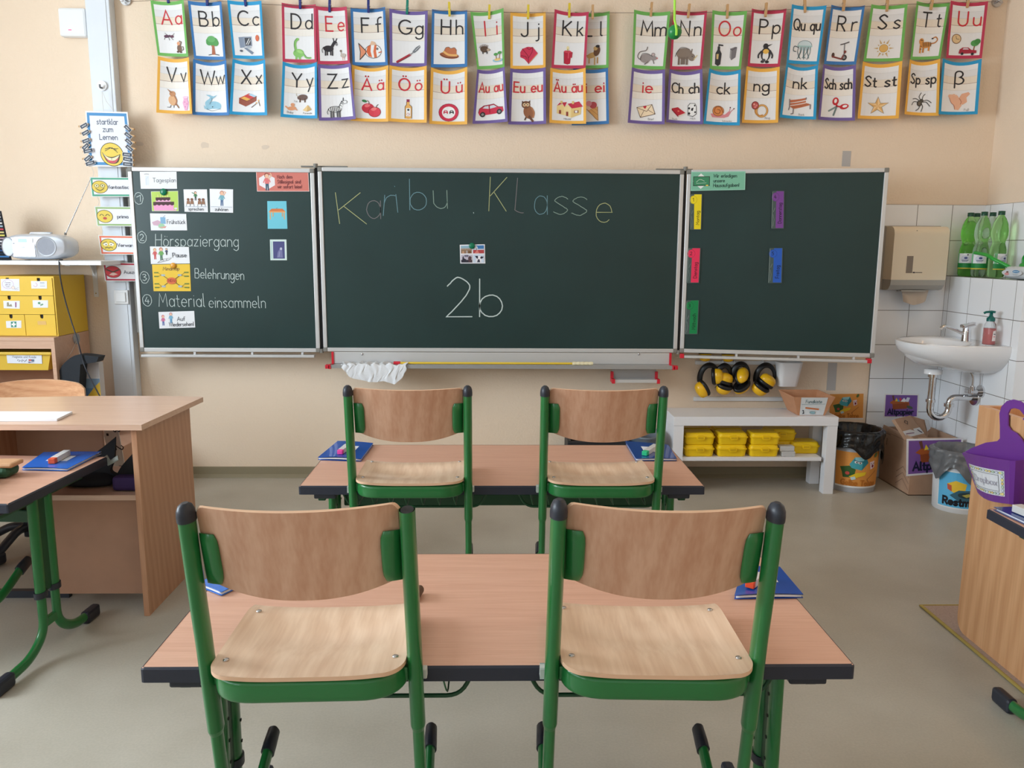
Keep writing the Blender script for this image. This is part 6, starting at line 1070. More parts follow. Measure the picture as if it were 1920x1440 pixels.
# CD rack
q = PY(18, 445, 4.40); zt2 = PY(8, 396, 4.42).z; HR = zt2-zs; t = thing('cd_rack', 'black tower of compact discs at the end of the shelf', 'disc rack', (q.x, 4.40, zs), math.radians(30))
mb = MB(); prism(mb, [(-.15, .001), (.0, .001), (-.026, HR), (-.13, HR)], 0, .11, m_black, 'xz'); mb.build('rack', t)
cols = [(210, 214, 222), (180, 188, 200), (120, 126, 140), (222, 222, 224), (170, 196, 214), (214, 80, 96), (226, 214, 150), (232, 220, 110), (190, 160, 176), (226, 226, 230), (150, 150, 160), (90, 100, 120), (60, 90, 140), (40, 60, 80), (70, 130, 190)]
for i, c_ in enumerate(cols):
    z = HR-.014-i*(HR-.02)/15; fr = z/HR; mb = MB(); box(mb, -.13, -.008-.026*fr, -.009, .006, z-.0065, z+.002, flat(c_, .3))
    o = mb.build('disc_case'); o.location = (q.x, 4.40, zs); o.rotation_euler = (0, 0, math.radians(30)); nm = ('white', 'pale grey', 'dark grey', 'bright white', 'pale blue', 'red', 'cream', 'yellow', 'mauve', 'off-white', 'mid grey', 'slate', 'blue-grey', 'near-black', 'bright blue')[i]
    tag(o, '%s compact disc case in the black rack, %s from its top' % (nm, ('first', 'second', 'third', 'fourth', 'fifth', 'sixth', 'seventh', 'eighth', 'ninth', 'tenth', 'eleventh', 'twelfth', 'thirteenth', 'fourteenth', 'fifteenth')[i]), 'disc case', 'compact disc cases in the rack')
# suction hook on the cabinet's side with a black bag; poster tube with posters
q = PX(143, 635, XC+.004); t = thing('adhesive_hook', 'clear round hook on the side of the beech cabinet', 'hook', (XC+.001, q.y, q.z-.03)); mb = MB(); cyl(mb, (XC+.001, q.y, q.z), (XC+.009, q.y, q.z), .03, mat('clear_plastic', S(206, 210, 214), .15, trans=.5), 20); mb.build('plate', t); rehome(t)
t = thing('shoulder_bag', 'black cloth bag hanging at the side of the beech cabinet', 'bag', (XC+.06, 4.4, .42))
mb = MB(); pts = [(112, 742), (114, 705), (122, 684), (140, 668), (156, 664), (190, 668), (186, 678), (156, 682), (152, 742)]; yb_ = 4.3
P = [PY(x, y, yb_) for x, y in cr([tuple(map(float, p_)) for p_ in pts[:6]], 4)+pts[6:]]
front = [(p.x, p.z) for p in P]; front = [(max(a_, XC+.003), b_) for a_, b_ in front]; prism(mb, front, 4.27, 4.345, mat('bag_black', S(28, 34, 42), .7, bump=.2, bscale=40), 'xz'); 
q = PY(130, 742, yb_); box(mb, XC+.003, PY(152, 742, yb_).x, 4.27, 4.345, .42, q.z, mat('bag_black', S(28, 34, 42), .7), .01); mb.build('bag_body', t)
hk = PX(143, 640, XC+.012); mb = MB()
for x_ in (126, 150): tube(mb, [hk, (hk+PY(x_, 672, 4.31))/2+Vector((.004, 0, -.004)), PY(x_, 672, 4.31)], .0016, .0016, mat('strap_thread', S(170, 160, 150), .8), 6)
mb.build('strap', t); rehome(t)
def pbook(d): d.r(2, 2, 98, 70, (214, 214, 218)); d.r(2, 70, 98, 112, (130, 160, 190)); d.p([(2, 150), (98, 84), (98, 150)], (224, 186, 60)); d.p([(2, 112), (60, 112), (20, 150), (2, 150)], (90, 130, 170))
y_ = 4.36; mb = MB(); a, b = PY(152, 680, y_), PY(190, 744, y_); box(mb, a.x, b.x, y_, y_+.05, b.z-.3, a.z, mat('book_cover_grey', S(206, 206, 210), .5), .002); d = Draw(mb, lambda u, v: (Vector((a.x+(b.x-a.x)*u/100, y_, a.z+(b.z-a.z)*v/150)), Vector((0, -1, 0))), .0004); pbook(d)
tag(mb.build('picture_folder', None, ((a.x+b.x)/2, y_+.02, b.z-.3)), 'upright grey and blue folder with a yellow triangle beside the black bag', 'folder')
a = PY(203, 741, 4.1)
# stand for the box, bag and folder: low plinth behind the desk
mb = MB(); box(mb, XC+.005, a.x+.02, 4.1, YW-.04, 0, .30, m_inner, .004); tag(mb.build('low_stool', None, (XC+.2, 4.35, 0)), 'low wooden stool hidden behind the teacher desk', 'stool')
# ================================================================ the corner with the sink
m_wl = mat('white_foil', S(232, 233, 238), .35); m_yb = mat('lunchbox_yellow', S(244, 204, 22), .4)
bx0, bx1, by0, by1, bz = .978, 1.888, 4.303, 4.563, .438
t = thing('bench', 'low white bench with a shelf of yellow lunch boxes', 'bench', ((bx0+bx1)/2, (by0+by1)/2, 0))
mb = MB(); box(mb, bx0, bx1, by0, by1, bz-.05, bz, m_wl, .002); mb.build('bench_top', t)
for x in (bx0, bx1-.06):
    for y in (by0+.002, by1-.06): mb = MB(); box(mb, x+.002, x+.058, y, y+.056, 0, bz-.0502, m_wl, .001); mb.build('leg', t)
mb = MB(); box(mb, bx0+.06, bx1-.075, by0+.012, by1-.012, .187, .207, m_wl, .001); box(mb, bx1-.076, bx1-.05, by0+.03, by0+.05, .176, .187, m_grey); mb.build('shelf', t)
mb = MB(); box(mb, bx0+.006, bx0+.012, by0+.06, by1-.06, .0+.02, bz-.05, m_wl); mb.build('side_panel', t); rehome(t)
def lunchbox():
    t = thing('lunch_box', 'x', 'lunch box', (0, 0, 0), 0, 'yellow lunch boxes on the bench shelf')
    def shell(mb, rows):
        vs = []; n = 0
        for z, i, r in rows: P = rrect(-.085+i, .085-i, i, .125-i, r, 4); n = len(P); vs += [(a, b, z) for a, b in P]
        mb.add(vs, [[k*n+j, k*n+(j+1) % n, (k+1)*n+(j+1) % n, (k+1)*n+j] for k in range(len(rows)-1) for j in range(n)], m_yb, False); mb.add(vs[:n], [list(range(n))], m_yb); mb.add(vs[-n:], [list(range(n))], m_yb)
    mb = MB(); shell(mb, [(0, .012, .014), (.004, .008, .018), (.038, .004, .018), (.04, .0, .018), (.0425, 0, .018)]); mb.build('base', t)
    mb = MB(); shell(mb, [(.0432, 0, .018), (.0455, .0, .018), (.047, .004, .018), (.061, .008, .02), (.066, .014, .02)]); d = Draw(mb, lambda u, v: (Vector((u, v, .066)), Vector((0, 0, 1))), .0003); d.l([(-.035, .05), (.035, .05)], .006, mat('lid_emboss', S(214, 172, 14), .5)); mb.build('lid', t)
    mb = MB(); prism(mb, rrect(-.022, .022, .03, .053, .008, 3), -.007, .003, m_yb, 'xz'); prism(mb, rrect(-.016, .016, .037, .047, .004, 3), -.0085, -.006, mat('lid_emboss', S(214, 172, 14), .5), 'xz'); mb.build('clasp', t)
    return t
lb = lunchbox(); first = [True]; LZ = .2075; LH = .0667
def putbox(px, y, lvl, label, dx=0):
    o = lb if first[0] else dup(lb); first[0] = False
    o.location = (PY(px, 845, y).x, y, LZ+lvl*LH); o['label'] = label; o.rotation_euler = (0, 0, math.radians(dx))
putbox(312, 0, 0, 'x') if False else None
fy = 4.322
for px, who in ((1312.5, 'nearest the chair'), (1373.5, 'in the middle'), (1434, 'nearest the clear boxes')):
    putbox(px, fy, 0, 'yellow lunch box, lower of the front-row stack %s' % who); putbox(px+(1 if px > 1320 else 0), fy+.002, 1, 'yellow lunch box on top of the front-row stack %s' % who)
for px, who in ((1318, 'nearest the chair'), (1379, 'in the middle')):
    o = dup(lb); o.location = (PY(px, 845, fy).x, fy+.1265, LZ); o['label'] = 'yellow lunch box, lower one behind the front stack %s' % who
    o = dup(lb); o.location = (PY(px, 845, fy).x, fy+.1285, LZ+LH); o['label'] = 'yellow lunch box, upper one peeking over the front stack %s' % who
for l_ in (0, 1): o = dup(lb); o.location = (PY(1463, 845, 4.44).x, 4.44-.02, LZ+l_*LH); o['label'] = 'yellow lunch box, %s of the rear stack behind the clear boxes' % ('upper', 'lower')[1-l_]
o = dup(lb); o.location = (PY(1511, 845, 4.39).x, 4.39, LZ); o['label'] = 'single yellow lunch box at the end of the bench shelf'
m_clear = mat('clear_box', S(238, 240, 242), .15, trans=.45, ior=1.3)
for i, (x0, x1, z, w_) in enumerate(((1466, 1491, .2075, .05), (1463, 1490, .236, .045))):
    a, b = PY(x0, 850, 4.335).x, PY(x1, 850, 4.335).x; mb = MB(); box(mb, a, b, 4.33+.008*i, 4.39, z, z+.028, m_clear, .004); tag(mb.build('clear_box', None, (a, 4.34, z)), 'small clear plastic box, %s of two beside the lunch boxes' % ('lower', 'upper')[i], 'clear box', 'clear boxes on the bench shelf')
# lost-and-found tray
m_kraft = mat('kraft_board', S(196, 142, 106), .75, var=.06, vscale=30)
def tray_box(t, c, top, bot, h, th, m):
    """tapered open box: top / bottom rectangles (x0, x1, y0, y1) about c"""
    ring = lambda r, z, i: [(c[0]+r[0]+i, c[1]+r[2]+i, z), (c[0]+r[1]-i, c[1]+r[2]+i, z), (c[0]+r[1]-i, c[1]+r[3]-i, z), (c[0]+r[0]+i, c[1]+r[3]-i, z)]
    vs = ring(bot, c[2], 0)+ring(top, c[2]+h, 0)+ring(top, c[2]+h, th)+ring(bot, c[2]+th, th); mb = MB()
    mb.add(vs, [[0, 1, 2, 3]]+[[k*4+j, k*4+(j+1) % 4, (k+1)*4+(j+1) % 4, (k+1)*4+j] for k in range(3) for j in range(4)]+[[12, 13, 14, 15]], m); return mb.build('tray', t)
a, b = PY(1497, 780, 4.345), PY(1545, 780, 4.345); c = ((a.x+b.x)/2, 4.345, bz+.001)
t = thing('cardboard_tray', 'open brown cardboard tray labelled Fundkiste on the white bench', 'tray', c)
tray_box(t, c, (-.115, .115, -.03, .215), (-.075, .075, 0, .165), .108, .004, m_kraft)
T = lambda u, v: (Vector((c[0]+(-.066+.132*u)*(1.0+.12*(1-v)), c[1]-.03*(1-v)-.0015, c[2]+.106-.104*v)), Vector((0, -1, .25)).normalized())
mb = MB(); m_ = flat((218, 224, 228)); grid(mb, lambda u, v: T(u, v)[0], 2, 2, m_); d = Draw(mb, lambda u, v: T(u/100, v/70), .0004)
d.k = 2; d.t('Fundkiste', 50, 22, 12, (70, 110, 120), 1.6); d.l([(4, 28), (96, 26)], 1, (120, 150, 160)); d.p([(20, 38), (76, 44), (75, 50), (20, 44)], (206, 120, 70)); d.p([(8, 50), (14, 50), (18, 64), (10, 66), (14, 58)], (60, 60, 70)); d.e(52, 60, 12, 5, (150, 190, 200), 10); d.l(arc(52, 60, 12, 5, 0, 360, 16), .8, (70, 90, 100)); mb.build('paper_label', t); rehome(t)

# rails with ear defenders
def rail(px0, py0, px1, h, label):
    a, b = PY(px0, py0, YW-.012), PY(px1, py0+1, YW-.012); t = thing('wall_rail', label, 'rail', ((a.x+b.x)/2, YW, a.z-h/2)); mb = MB(); box(mb, a.x, b.x, YW-.014, YW, a.z-h/2, a.z+h/2, m_white, .002); mb.build('rail', t); rehome(t); return a, b, t
ra, rb2, rt = rail(1304, 680, 1462, .022, 'upper white hanging rail with hooks carrying the ear defenders'); HK = (1327, 1356, 1378, 1431); rail(1301, 748, 1468, .024, 'lower empty white rail under the ear defenders')
for px in HK:
    q = PY(px, 681, YW-.016); mb = MB(); tube(mb, bend([(q.x, YW-.002, ra.z+.013), (q.x, YW-.018, ra.z+.014), (q.x, YW-.018, ra.z-.02), (q.x, YW-.045, ra.z-.024), (q.x, YW-.048, ra.z-.008)], .01, 4), .006, .0025, m_white, 8, (1, 0, 0)); h = mb.build('hook', rt); h.matrix_parent_inverse = Matrix.Translation(rt.location).inverted()
m_ey = mat('ear_yellow', S(240, 186, 24), .3, coat=.3); m_eb = mat('ear_black', S(22, 22, 24), .38)
def earcup(t, c, n, r1, r2, up, name='ear_cup'):
    """oval shell and cushion; c centre of the cushion face, n points out of the ear side"""
    n = Vector(n).normalized(); u = Vector(up); u = (u-n*u.dot(n)).normalized(); s = n.cross(u); mb = MB(); N = 22; vs = []
    P = [(.8, 0), (1, .004), (1, .016), (.93, .03), (.7, .042), (.3, .047), (.01, .048)]
    for k, h in P: vs += [c-n*h+u*(1.0*r1*k*math.cos(2*math.pi*j/N))+s*(1.0*r2*k*math.sin(2*math.pi*j/N)) for j in range(N)]
    mb.add(vs, [[i*N+j, i*N+(j+1) % N, (i+1)*N+(j+1) % N, (i+1)*N+j] for i in range(len(P)-1) for j in range(N)], m_ey, True); o = mb.build(name, t)
    mb = MB(); ring = [c+n*.006+u*(r1*.86*math.cos(2*math.pi*j/N))+s*(r2*.84*math.sin(2*math.pi*j/N)) for j in range(N+1)]; tube(mb, ring, .012, .011, m_eb, 10, n, cap=False); mb.add([p-n*.004 for p in ring[:-1]], [list(range(N))], m_eb); mb.build('cushion', t); return o
def defender(px, py, w_, h_, cups, label, tilt=0, open_=1):
    """headband arc hanging at the hook (px, py top); cups: centre offsets"""
    q = PY(px, py, YW-.05); t = thing('ear_defender', label, 'ear defender', q, 0, 'ear defenders on the rail'); mb = MB(); k = .00308
    cx = q.x; cz = q.z-h_*.5; P = [Vector((cx+w_*math.cos(a)*(1 if True else 1), q.y-.012*math.sin(a*1.0), q.z-h_+h_*math.sin(a))) for a in [math.radians(-18+216*i/22) for i in range(23)]]
    tube(mb, P, .0065, .017, m_eb, 10, (0, 0, 1)); mb.build('headband', t)
    mb = MB()
    for e, s in ((P[0], 1), (P[-1], -1)): tube(mb, bend([e+Vector((0, 0, .005)), e+Vector((s*.002, -.02, -.014)), e+Vector((-s*.02, -.036, -.03))], .01, 3), .0026, .0026, m_steel, 6)
    mb.build('wire_fork', t)
    for dx, dz, n, r1, r2, up in cups: earcup(t, Vector((cx+dx, q.y-.028, q.z-h_+dz)), n, r1, r2, up)
    rehome(t)
defender(1330, 684, .052, .076, [(-.034, -.058, (.75, .15, .45), .049, .036, (-.45, 0, .8)), (.028, .012, (-.85, .3, -.1), .046, .034, (-.25, 0, .9))], 'ear defender with yellow cups, first on the rail beside the board')
defender(1358, 685, .042, .07, [(-.002, -.016, (-.25, .1, -.8), .044, .033, (.85, 0, .25)), (.0, -.05, (.25, -.35, .85), .046, .035, (.85, 0, .3))], 'ear defender with cups folded inward, second on the rail')
defender(1389, 682, .05, .08, [(-.006, .012, (-.3, .5, -.3), .05, .032, (.5, 0, .85)), (.004, -.046, (-.3, -.6, .55), .052, .034, (.7, 0, .6))], 'ear defender with its cups inside the band, third on the rail')
defender(1436, 684, .054, .076, [(-.03, -.052, (.45, -.3, .7), .048, .036, (.7, 0, -.4)), (-.002, -.022, (-.5, .2, -.75), .048, .036, (.7, 0, -.45))], 'ear defender with a wide open band, nearest the white cup')
for px, py, n_ in ((1322, 668, 'beside the chalk tray end'), (1365, 669, 'above the second hook')):
    q = PY(px, py, YW-.05); t = thing('ear_defender', 'yellow ear defender cup peeking out behind the board wing, %s' % n_, 'ear defender', q, 0, 'ear defenders behind the board wing'); earcup(t, Vector((q.x, q.y, q.z+.018)), (0, .1, .9), .036, .03, (1, 0, .1 if px < 1340 else -.2)); mb = MB(); tube(mb, [Vector((q.x+.052*math.cos(a), q.y, q.z+.03+.085*math.sin(a))) for a in [i*math.pi/12 for i in range(13)]], .005, .013, m_eb, 8, (0, 0, 1)); mb.build('headband', t)
    mb = MB(); box(mb, q.x-.01, q.x+.01, q.y-.004, YW, q.z+.105, q.z+.112, m_white); mb.build('hanging_hook', t); rehome(t)
# white hanging cup at the end of the rail
a, b = PY(1459, 680, YW-.09), PY(1503, 684, YW-.09); zt, zb = a.z+.004, PY(1480, 725, YW-.09).z; t = thing('hanging_cup', 'empty white plastic cup hooked on the end of the rail', 'cup', ((a.x+b.x)/2, YW-.06, zb))
def rr(x0, x1, y0, y1, r, z): return [(p[0], p[1], z) for p in rrect(x0, x1, y0, y1, r, 5)]
mb = MB(); x0, x1 = a.x-.002, b.x+.004; n = len(rrect(0, 1, 0, 1, .1, 5)); vs = rr(x0+.018, x1-.02, YW-.095, YW-.022, .022, zb)+rr(x0+.016, x1-.018, YW-.098, YW-.02, .024, zb+.006)+rr(x0+.002, x1-.002, YW-.125, YW-.016, .028, zt-.006)+rr(x0, x1, YW-.128, YW-.015, .03, zt)+rr(x0+.004, x1-.004, YW-.124, YW-.019, .027, zt)+rr(x0+.02, x1-.022, YW-.093, YW-.025, .022, zb+.01)
mb.add(vs, [[k*n+j, k*n+(j+1) % n, (k+1)*n+(j+1) % n, (k+1)*n+j] for k in range(5) for j in range(n)], m_white, True); mb.add(vs[:n], [list(range(n))], m_white); mb.add(vs[-n:], [list(range(n))], m_white); mb.build('cup', t)
mb = MB(); box(mb, x0+.03, x1-.03, YW-.018, YW-.002, zt-.02, zt+.012, m_white, .002); mb.build('hook', t); rehome(t)

# posters on the wall
def trash_yellow(d):
    d.r(0, 0, 140, 100, (222, 150, 70)); d.p([(14, 46), (40, 40), (58, 50), (54, 74), (24, 76), (20, 60)], (52, 96, 46)); d.p([(40, 36), (54, 14), (84, 12), (92, 30), (74, 52), (46, 46)], (70, 166, 180)); d.p([(54, 14), (84, 12), (78, 24), (56, 26)], (150, 206, 214)); d.p([(84, 12), (92, 30), (74, 52), (76, 26)], (40, 126, 140)); d.e(58, 28, 5, 4, WH); d.e(68, 30, 5, 4, WH); d.e(59, 29, 2, 2, K); d.e(68, 31, 2, 2, K); d.l([(52, 22), (62, 26)], 1.6, K); d.l([(76, 26), (66, 27)], 1.6, K)
    d.p([(96, 28), (112, 24), (114, 44), (100, 50)], (232, 206, 214)); d.e(107, 40, 3.6, 4.6, (130, 30, 50)); d.l([(100, 32), (104, 34)], 1.4, K); d.l([(108, 34), (112, 31)], 1.4, K); d.p([(40, 72), (60, 60), (88, 56), (84, 66), (56, 76)], (230, 196, 40)); d.e(36, 62, 6, 5, (200, 80, 70)); d.p([(44, 74), (56, 70), (60, 78), (48, 82)], (190, 214, 220)); d.l([(120, 54), (92, 78), (96, 86)], 1.4, (140, 80, 50)); d.e(116, 8, 5, 8, (90, 110, 60), 30)
    d.t('Gelbe Tonne', 70, 97, 15, (186, 112, 34), 3.4, 'c', .92)
def trash_paper(d, full=True):
    d.r(5, 5, 135, 95, (124, 84, 160)); d.p([(30, 8), (38, 6), (44, 34), (38, 36)], (110, 66, 54)); d.p([(22, 38), (34, 28), (98, 26), (104, 46), (92, 62), (36, 64), (34, 44)], (176, 92, 42)); d.p([(34, 44), (100, 36), (92, 62), (38, 66)], (150, 74, 36)); d.p([(44, 32), (48, 16), (56, 30)], (236, 206, 60)); d.p([(56, 32), (64, 14), (74, 28)], (206, 60, 90)); d.p([(66, 32), (80, 16), (88, 28), (84, 34)], WH); d.p([(84, 32), (92, 14), (104, 16), (98, 34)], (226, 226, 236)); d.p([(52, 32), (58, 22), (64, 32)], (90, 160, 190)); d.e(104, 56, 14, 6, (80, 90, 70), 20)
    d.t('Altpapier', 68, 86, 22, (22, 24, 60), 5, 'c', .92)
def trash_rest(d):
    d.r(4, 4, 196, 110, (96, 186, 232)); d.p([(34, 40), (60, 28), (92, 36), (88, 60), (58, 66), (36, 56)], (236, 196, 60)); d.p([(34, 40), (36, 56), (50, 62), (48, 44)], (200, 90, 60)); d.p([(44, 74), (70, 56), (120, 54), (140, 66), (118, 86), (70, 88)], (52, 100, 120)); d.e(94, 70, 26, 9, (38, 60, 66)); d.p([(80, 70), (100, 64), (112, 70), (94, 76)], (180, 170, 80)); d.p([(130, 30), (166, 24), (160, 60), (136, 60)], (200, 80, 90))
    d.t('Restmüll', 24, 102, 21, (16, 18, 30), 6.5, 'l', 1.15)
sheet_w = lambda c, W_, H_, f, lab, y: tag(sheet('poster', q4(*c, y), W_, H_, f, (236, 232, 230), nu=2, nv=2), lab, 'poster', 'sorting posters on the wall')
sheet_w((1556, 739, 1619, 738, 1618, 786, 1555, 786), 140, 105, lambda d: trash_yellow(d), 'orange poster Gelbe Tonne on the plaster above the bag-lined bin', YW-.001)
sheet_w((1659, 738, 1723, 739, 1721, 783, 1656, 783), 140, 100, lambda d: trash_paper(d), 'purple poster Altpapier on the white tiles above the cardboard box', YW-.0095)

# bins
m_bag = mat('bin_bag', S(26, 26, 27), .22, bump=.9, bscale=26); m_bag2 = mat('bin_bag_grey', S(104, 106, 110), .26, bump=1, bscale=36, spec=.6); m_bin = mat('bin_grey', S(178, 180, 186), .4)
def bin_(name, label, x, y, r0, r1, h, m_b, paint, Wd, Hd, a0, a1, z0, z1, bagm, drop, seed):
    t = thing(name, label, 'waste bin', (x, y, 0)); mb = MB(); R = lambda z: r0+(r1-r0)*z/h
    lathe(mb, [(r0*.98, 0), (r0, .004), (r1, h), (r1-.004, h), (r0-.004, .006), (.0001, .006)], m_b, (x, y, 0), 40); mb.build('bin_body', t)
    mb = MB(); fn = lambda u, v: (Vector((x+(R(z1+(z0-z1)*v/Hd)+.0012)*math.cos(math.radians(a0+(a1-a0)*u/Wd)), y+(R(z1+(z0-z1)*v/Hd)+.0012)*math.sin(math.radians(a0+(a1-a0)*u/Wd)), z1+(z0-z1)*v/Hd)), Vector((math.cos(math.radians(a0+(a1-a0)*u/Wd)), math.sin(math.radians(a0+(a1-a0)*u/Wd)), 0)))
    grid(mb, lambda u, v: fn(u*Wd, v*Hd)[0], 20, 2, flat((236, 236, 236))); d = Draw(mb, fn, .0002, strip=Wd/20); d.k = 2; paint(d); mb.build('picture_label', t)
    rr_ = random.Random(seed); ph = [rr_.uniform(0, 6.28) for _ in range(8)]
    def bag(u, v):
        a = 2*math.pi*u; wob = sum(math.sin(a*(3+3*k)+ph[k]+v*(6-9*(k % 2)+k))*(.0055/(1+.22*k)) for k in range(8))+.004*abs(math.sin(a*9+v*16+ph[3]))*math.sin(v*30+a*4)
        fall = drop(a)*(.8+.2*math.sin(a*5+ph[1]))
        if v < .35: k = v/.35; rad = r1*(.2+.72*k); z = h*.35+(h*.66)*k**1.6
        elif v < .5: k = (v-.35)/.15; rad = r1*.92+(.017+.08*r1)*k; z = h+.012*math.sin(k*math.pi)
        else: k = (v-.5)/.5; z = h+.004-fall*k; rad = R(min(h, z))+.017+.008*k
        rad += wob*(.35 if v < .42 else .8)
        return Vector((x+rad*math.cos(a), y+rad*math.sin(a), z+(.010*math.sin(a*7+ph[2])*v if v > .5 else 0)))
    mb = MB(); grid(mb, bag, 90, 34, bagm); mb.build('bin_bag', t); rehome(t)
P_ = PZ(1606, 925, 0); r0 = .128
def p1_(d): d.r(0, 0, 140, 105, (222, 164, 104)); d.__class__; trash_yellow(d)
bin_('waste_bin', 'round bin with orange Gelbe Tonne label and black bag', P_.x+.022, P_.y+r0, r0, .14, .34, m_bin, lambda d: (trash_yellow(d)), 140, 105, 206, 322, .03, .235, m_bag, lambda a: .125+.075*max(0, math.cos(a+.55))**6+.012*math.sin(3*a), 3)
P_ = PZ(1795, 966, 0)
bin_('waste_bin', 'round white bin with blue Restmüll label and grey bag', P_.x+.07, P_.y+.125, .122, .135, .315, mat('bin_white', S(222, 224, 228), .35), trash_rest, 200, 114, 190, 330, .025, .225, m_bag2, lambda a: .13+.03*max(0, math.cos(a+1.3))**2+.01*math.sin(4*a+1), 11)
# cardboard box for paper
m_card = mat('carton', S(186, 150, 124), .8, var=.06, vscale=14); m_card_in = mat('carton_inside', S(160, 124, 98), .85)
cx0, cx1, cy0, cy1, ch = 2.296, 2.575, 4.275, 4.625, .315
t = thing('cardboard_box', 'open cardboard box with a purple Altpapier poster under the sink', 'box', ((cx0+cx1)/2, (cy0+cy1)/2, 0))
mb = MB(); th = .005
box(mb, cx0, cx1, cy0, cy0+th, .001, ch, m_card); box(mb, cx0, cx1, cy1-th, cy1, .001, ch, m_card); box(mb, cx0, cx0+th, cy0+th, cy1-th, .001, ch+.012, m_card); box(mb, cx1-th, cx1, cy0+th, cy1-th, .001, ch, m_card); box(mb, cx0, cx1, cy0, cy1, 0, .005, m_card_in)
d = Draw(mb, lambda u, v: (Vector((cx0, cy1-u, v)), Vector((-1, 0, 0))), .0003); m_pr = flat((120, 92, 76), .8)
for i in range(3): d.l([(.2, .03+.035*i), (.27, .075+.035*i), (.34, .03+.035*i)], .003, m_pr)
d.r(.06, .22, .068, .26, m_pr); d.l([(.04, .287), (.1, .287)], .004, m_pr); d.l([(.31, .285), (.34, .285)], .012, m_pr); d.l([(.0, .295), (.35, .295)], .002, m_pr); mb.build('box_body', t)
a, b, c, d4 = (1700, 823), (1806, 821), (1804, 884), (1699, 893); yp_ = cy0-.002
sheet('paper_poster', tuple(PY(*p, yp_) for p in (a, b, c, d4)), 140, 100, lambda d: trash_paper(d), (234, 232, 236), th=.001, parent=t, nu=2, nv=2)
mb = MB(); obox(mb, Vector((2.46, cy0+.03, ch-.012)), Vector((.105, 0, 0)), Vector((0, .03, .012)), Vector((0, -.0008, .002)), m_card); mb.build('flap', t); rehome(t)
t = thing('carton_scrap', 'flattened brown carton with a white tape strip sticking out of the cardboard box', 'carton', (2.36, 4.4, .2))
A, B, C_, D_ = PY(1677, 778, 4.42), PY(1704, 779, 4.45), PY(1735, 818, 4.36), PY(1699, 805, 4.33)
def scrap(P, th, m): mb = MB(); n = (P[1]-P[0]).cross(P[3]-P[0]).normalized()*th; mb.add(P+[p+n for p in P], [[0, 1, 2, 3], [7, 6, 5, 4], [0, 4, 5, 1], [1, 5, 6, 2], [2, 6, 7, 3], [3, 7, 4, 0]], m); return mb
P4 = [PY(1677, 786, 4.38), PY(1706, 779, 4.46), PY(1740, 822, 4.42), PY(1707, 832, 4.34)]; mb = scrap(P4, .02, m_card); mb.build('panel', t)
mb = MB(); n = (P4[1]-P4[0]).cross(P4[3]-P4[0]).normalized(); n = n if n.y < 0 else -n; d = Draw(mb, lambda u, v: (P4[0]*(1-u)*(1-v)+P4[1]*u*(1-v)+P4[2]*u*v+P4[3]*(1-u)*v, n), .0006); d.k = 3; d.p([(0, .5), (1, .52), (1, .78), (0, .76)], (226, 224, 224)); d.l([(.4, .2), (.5, .14), (.6, .2), (.5, .3), (.4, .2)], .03, (96, 70, 56)); d.l([(.1, .62), (.5, .66)], .04, (150, 120, 140)); d.l([(.8, .6), (.9, .72)], .05, (80, 60, 80)); mb.build('tape_strip', t)
P5 = [PY(1706, 779, 4.47), PY(1736, 788, 4.49), PY(1742, 812, 4.5), PY(1738, 822, 4.45)]; scrap(P5, .004, m_card).build('fold_panel', t); P6 = [PY(1734, 785, 4.48), PY(1742, 788, 4.485), PY(1745, 803, 4.49), PY(1739, 809, 4.47)]; scrap(P6, .003, flat((222, 222, 224))).build('white_strip', t)
rehome(t)

# paper towel dispenser on the back wall
m_disp = mat('dispenser_beige', S(232, 218, 194), .35); m_dgrey = mat('dispenser_grey', S(172, 168, 160), .3)
yf_ = YW-.008-.13; A, B = PY(1669, 422, yf_+.02), PY(1779, 423, yf_+.02); zt, zb = A.z, PY(1720, 545, yf_).z; x0, x1 = A.x+.01, B.x; yb = YW-.008
t = thing('towel_dispenser', 'beige paper towel dispenser on the tiles with a towel hanging out', 'towel dispenser', ((x0+x1)/2, yb, zb))
prof = [(yb-.004, zt-.004), (yb-.085, zt-.006)]+[(yb-.085-.045*math.sin(a), zt-.051+.045*math.cos(a)) for a in [i*math.pi/16 for i in range(1, 9)]]+[(yf_, zb+.085), (yf_+.002, zb+.06)]
low = [(yf_+.002, zb+.06), (yf_+.008, zb+.03), (yf_+.03, zb+.006), (yf_+.06, zb), (yb-.004, zb)]
mb = MB(); prism(mb, prof+[(yb-.004, zb+.06)], x0+.01, x1, m_disp, 'yz'); mb.build('cover', t)
mb = MB(); prism(mb, low+[(yb-.004, zb+.059)], x0+.012, x1-.002, m_dgrey, 'yz'); mb.build('outlet', t)
mb = MB(); box(mb, x0-.006, x1+.004, yb-.028, yb, zb, zt, m_dgrey, .004); mb.build('back_plate', t)
mb = MB(); q0, q1 = PY(1701, 480, yf_), PY(1710, 512, yf_); box(mb, q0.x, q1.x, yf_-.0015, yf_+.002, q1.z, q0.z, mat('window_smoke', S(132, 118, 104), .15)); mb.build('window', t)
mb = MB(); d = Draw(mb, lambda u, v: (Vector((x0+u, yf_-.0002, zb+v)), Vector((0, -1, 0))), .0003); u0 = PY(1712, 511, yf_).x-x0; v0 = PY(1712, 511, yf_).z-zb; d.l([(u0, v0), (u0+.008, v0)], .007, K); d.l([(u0+.013, v0), (u0+.05, v0)], .0035, K); d.l([(u0-.0, zt-zb-.03), (u0+.004, zt-zb-.03)], .003, K); mb.build('brand_mark', t)
xm0, xm1 = PY(1689, 560, yb-.07).x, PY(1740, 560, yb-.07).x; zl = PY(1715, 572, yb-.07).z
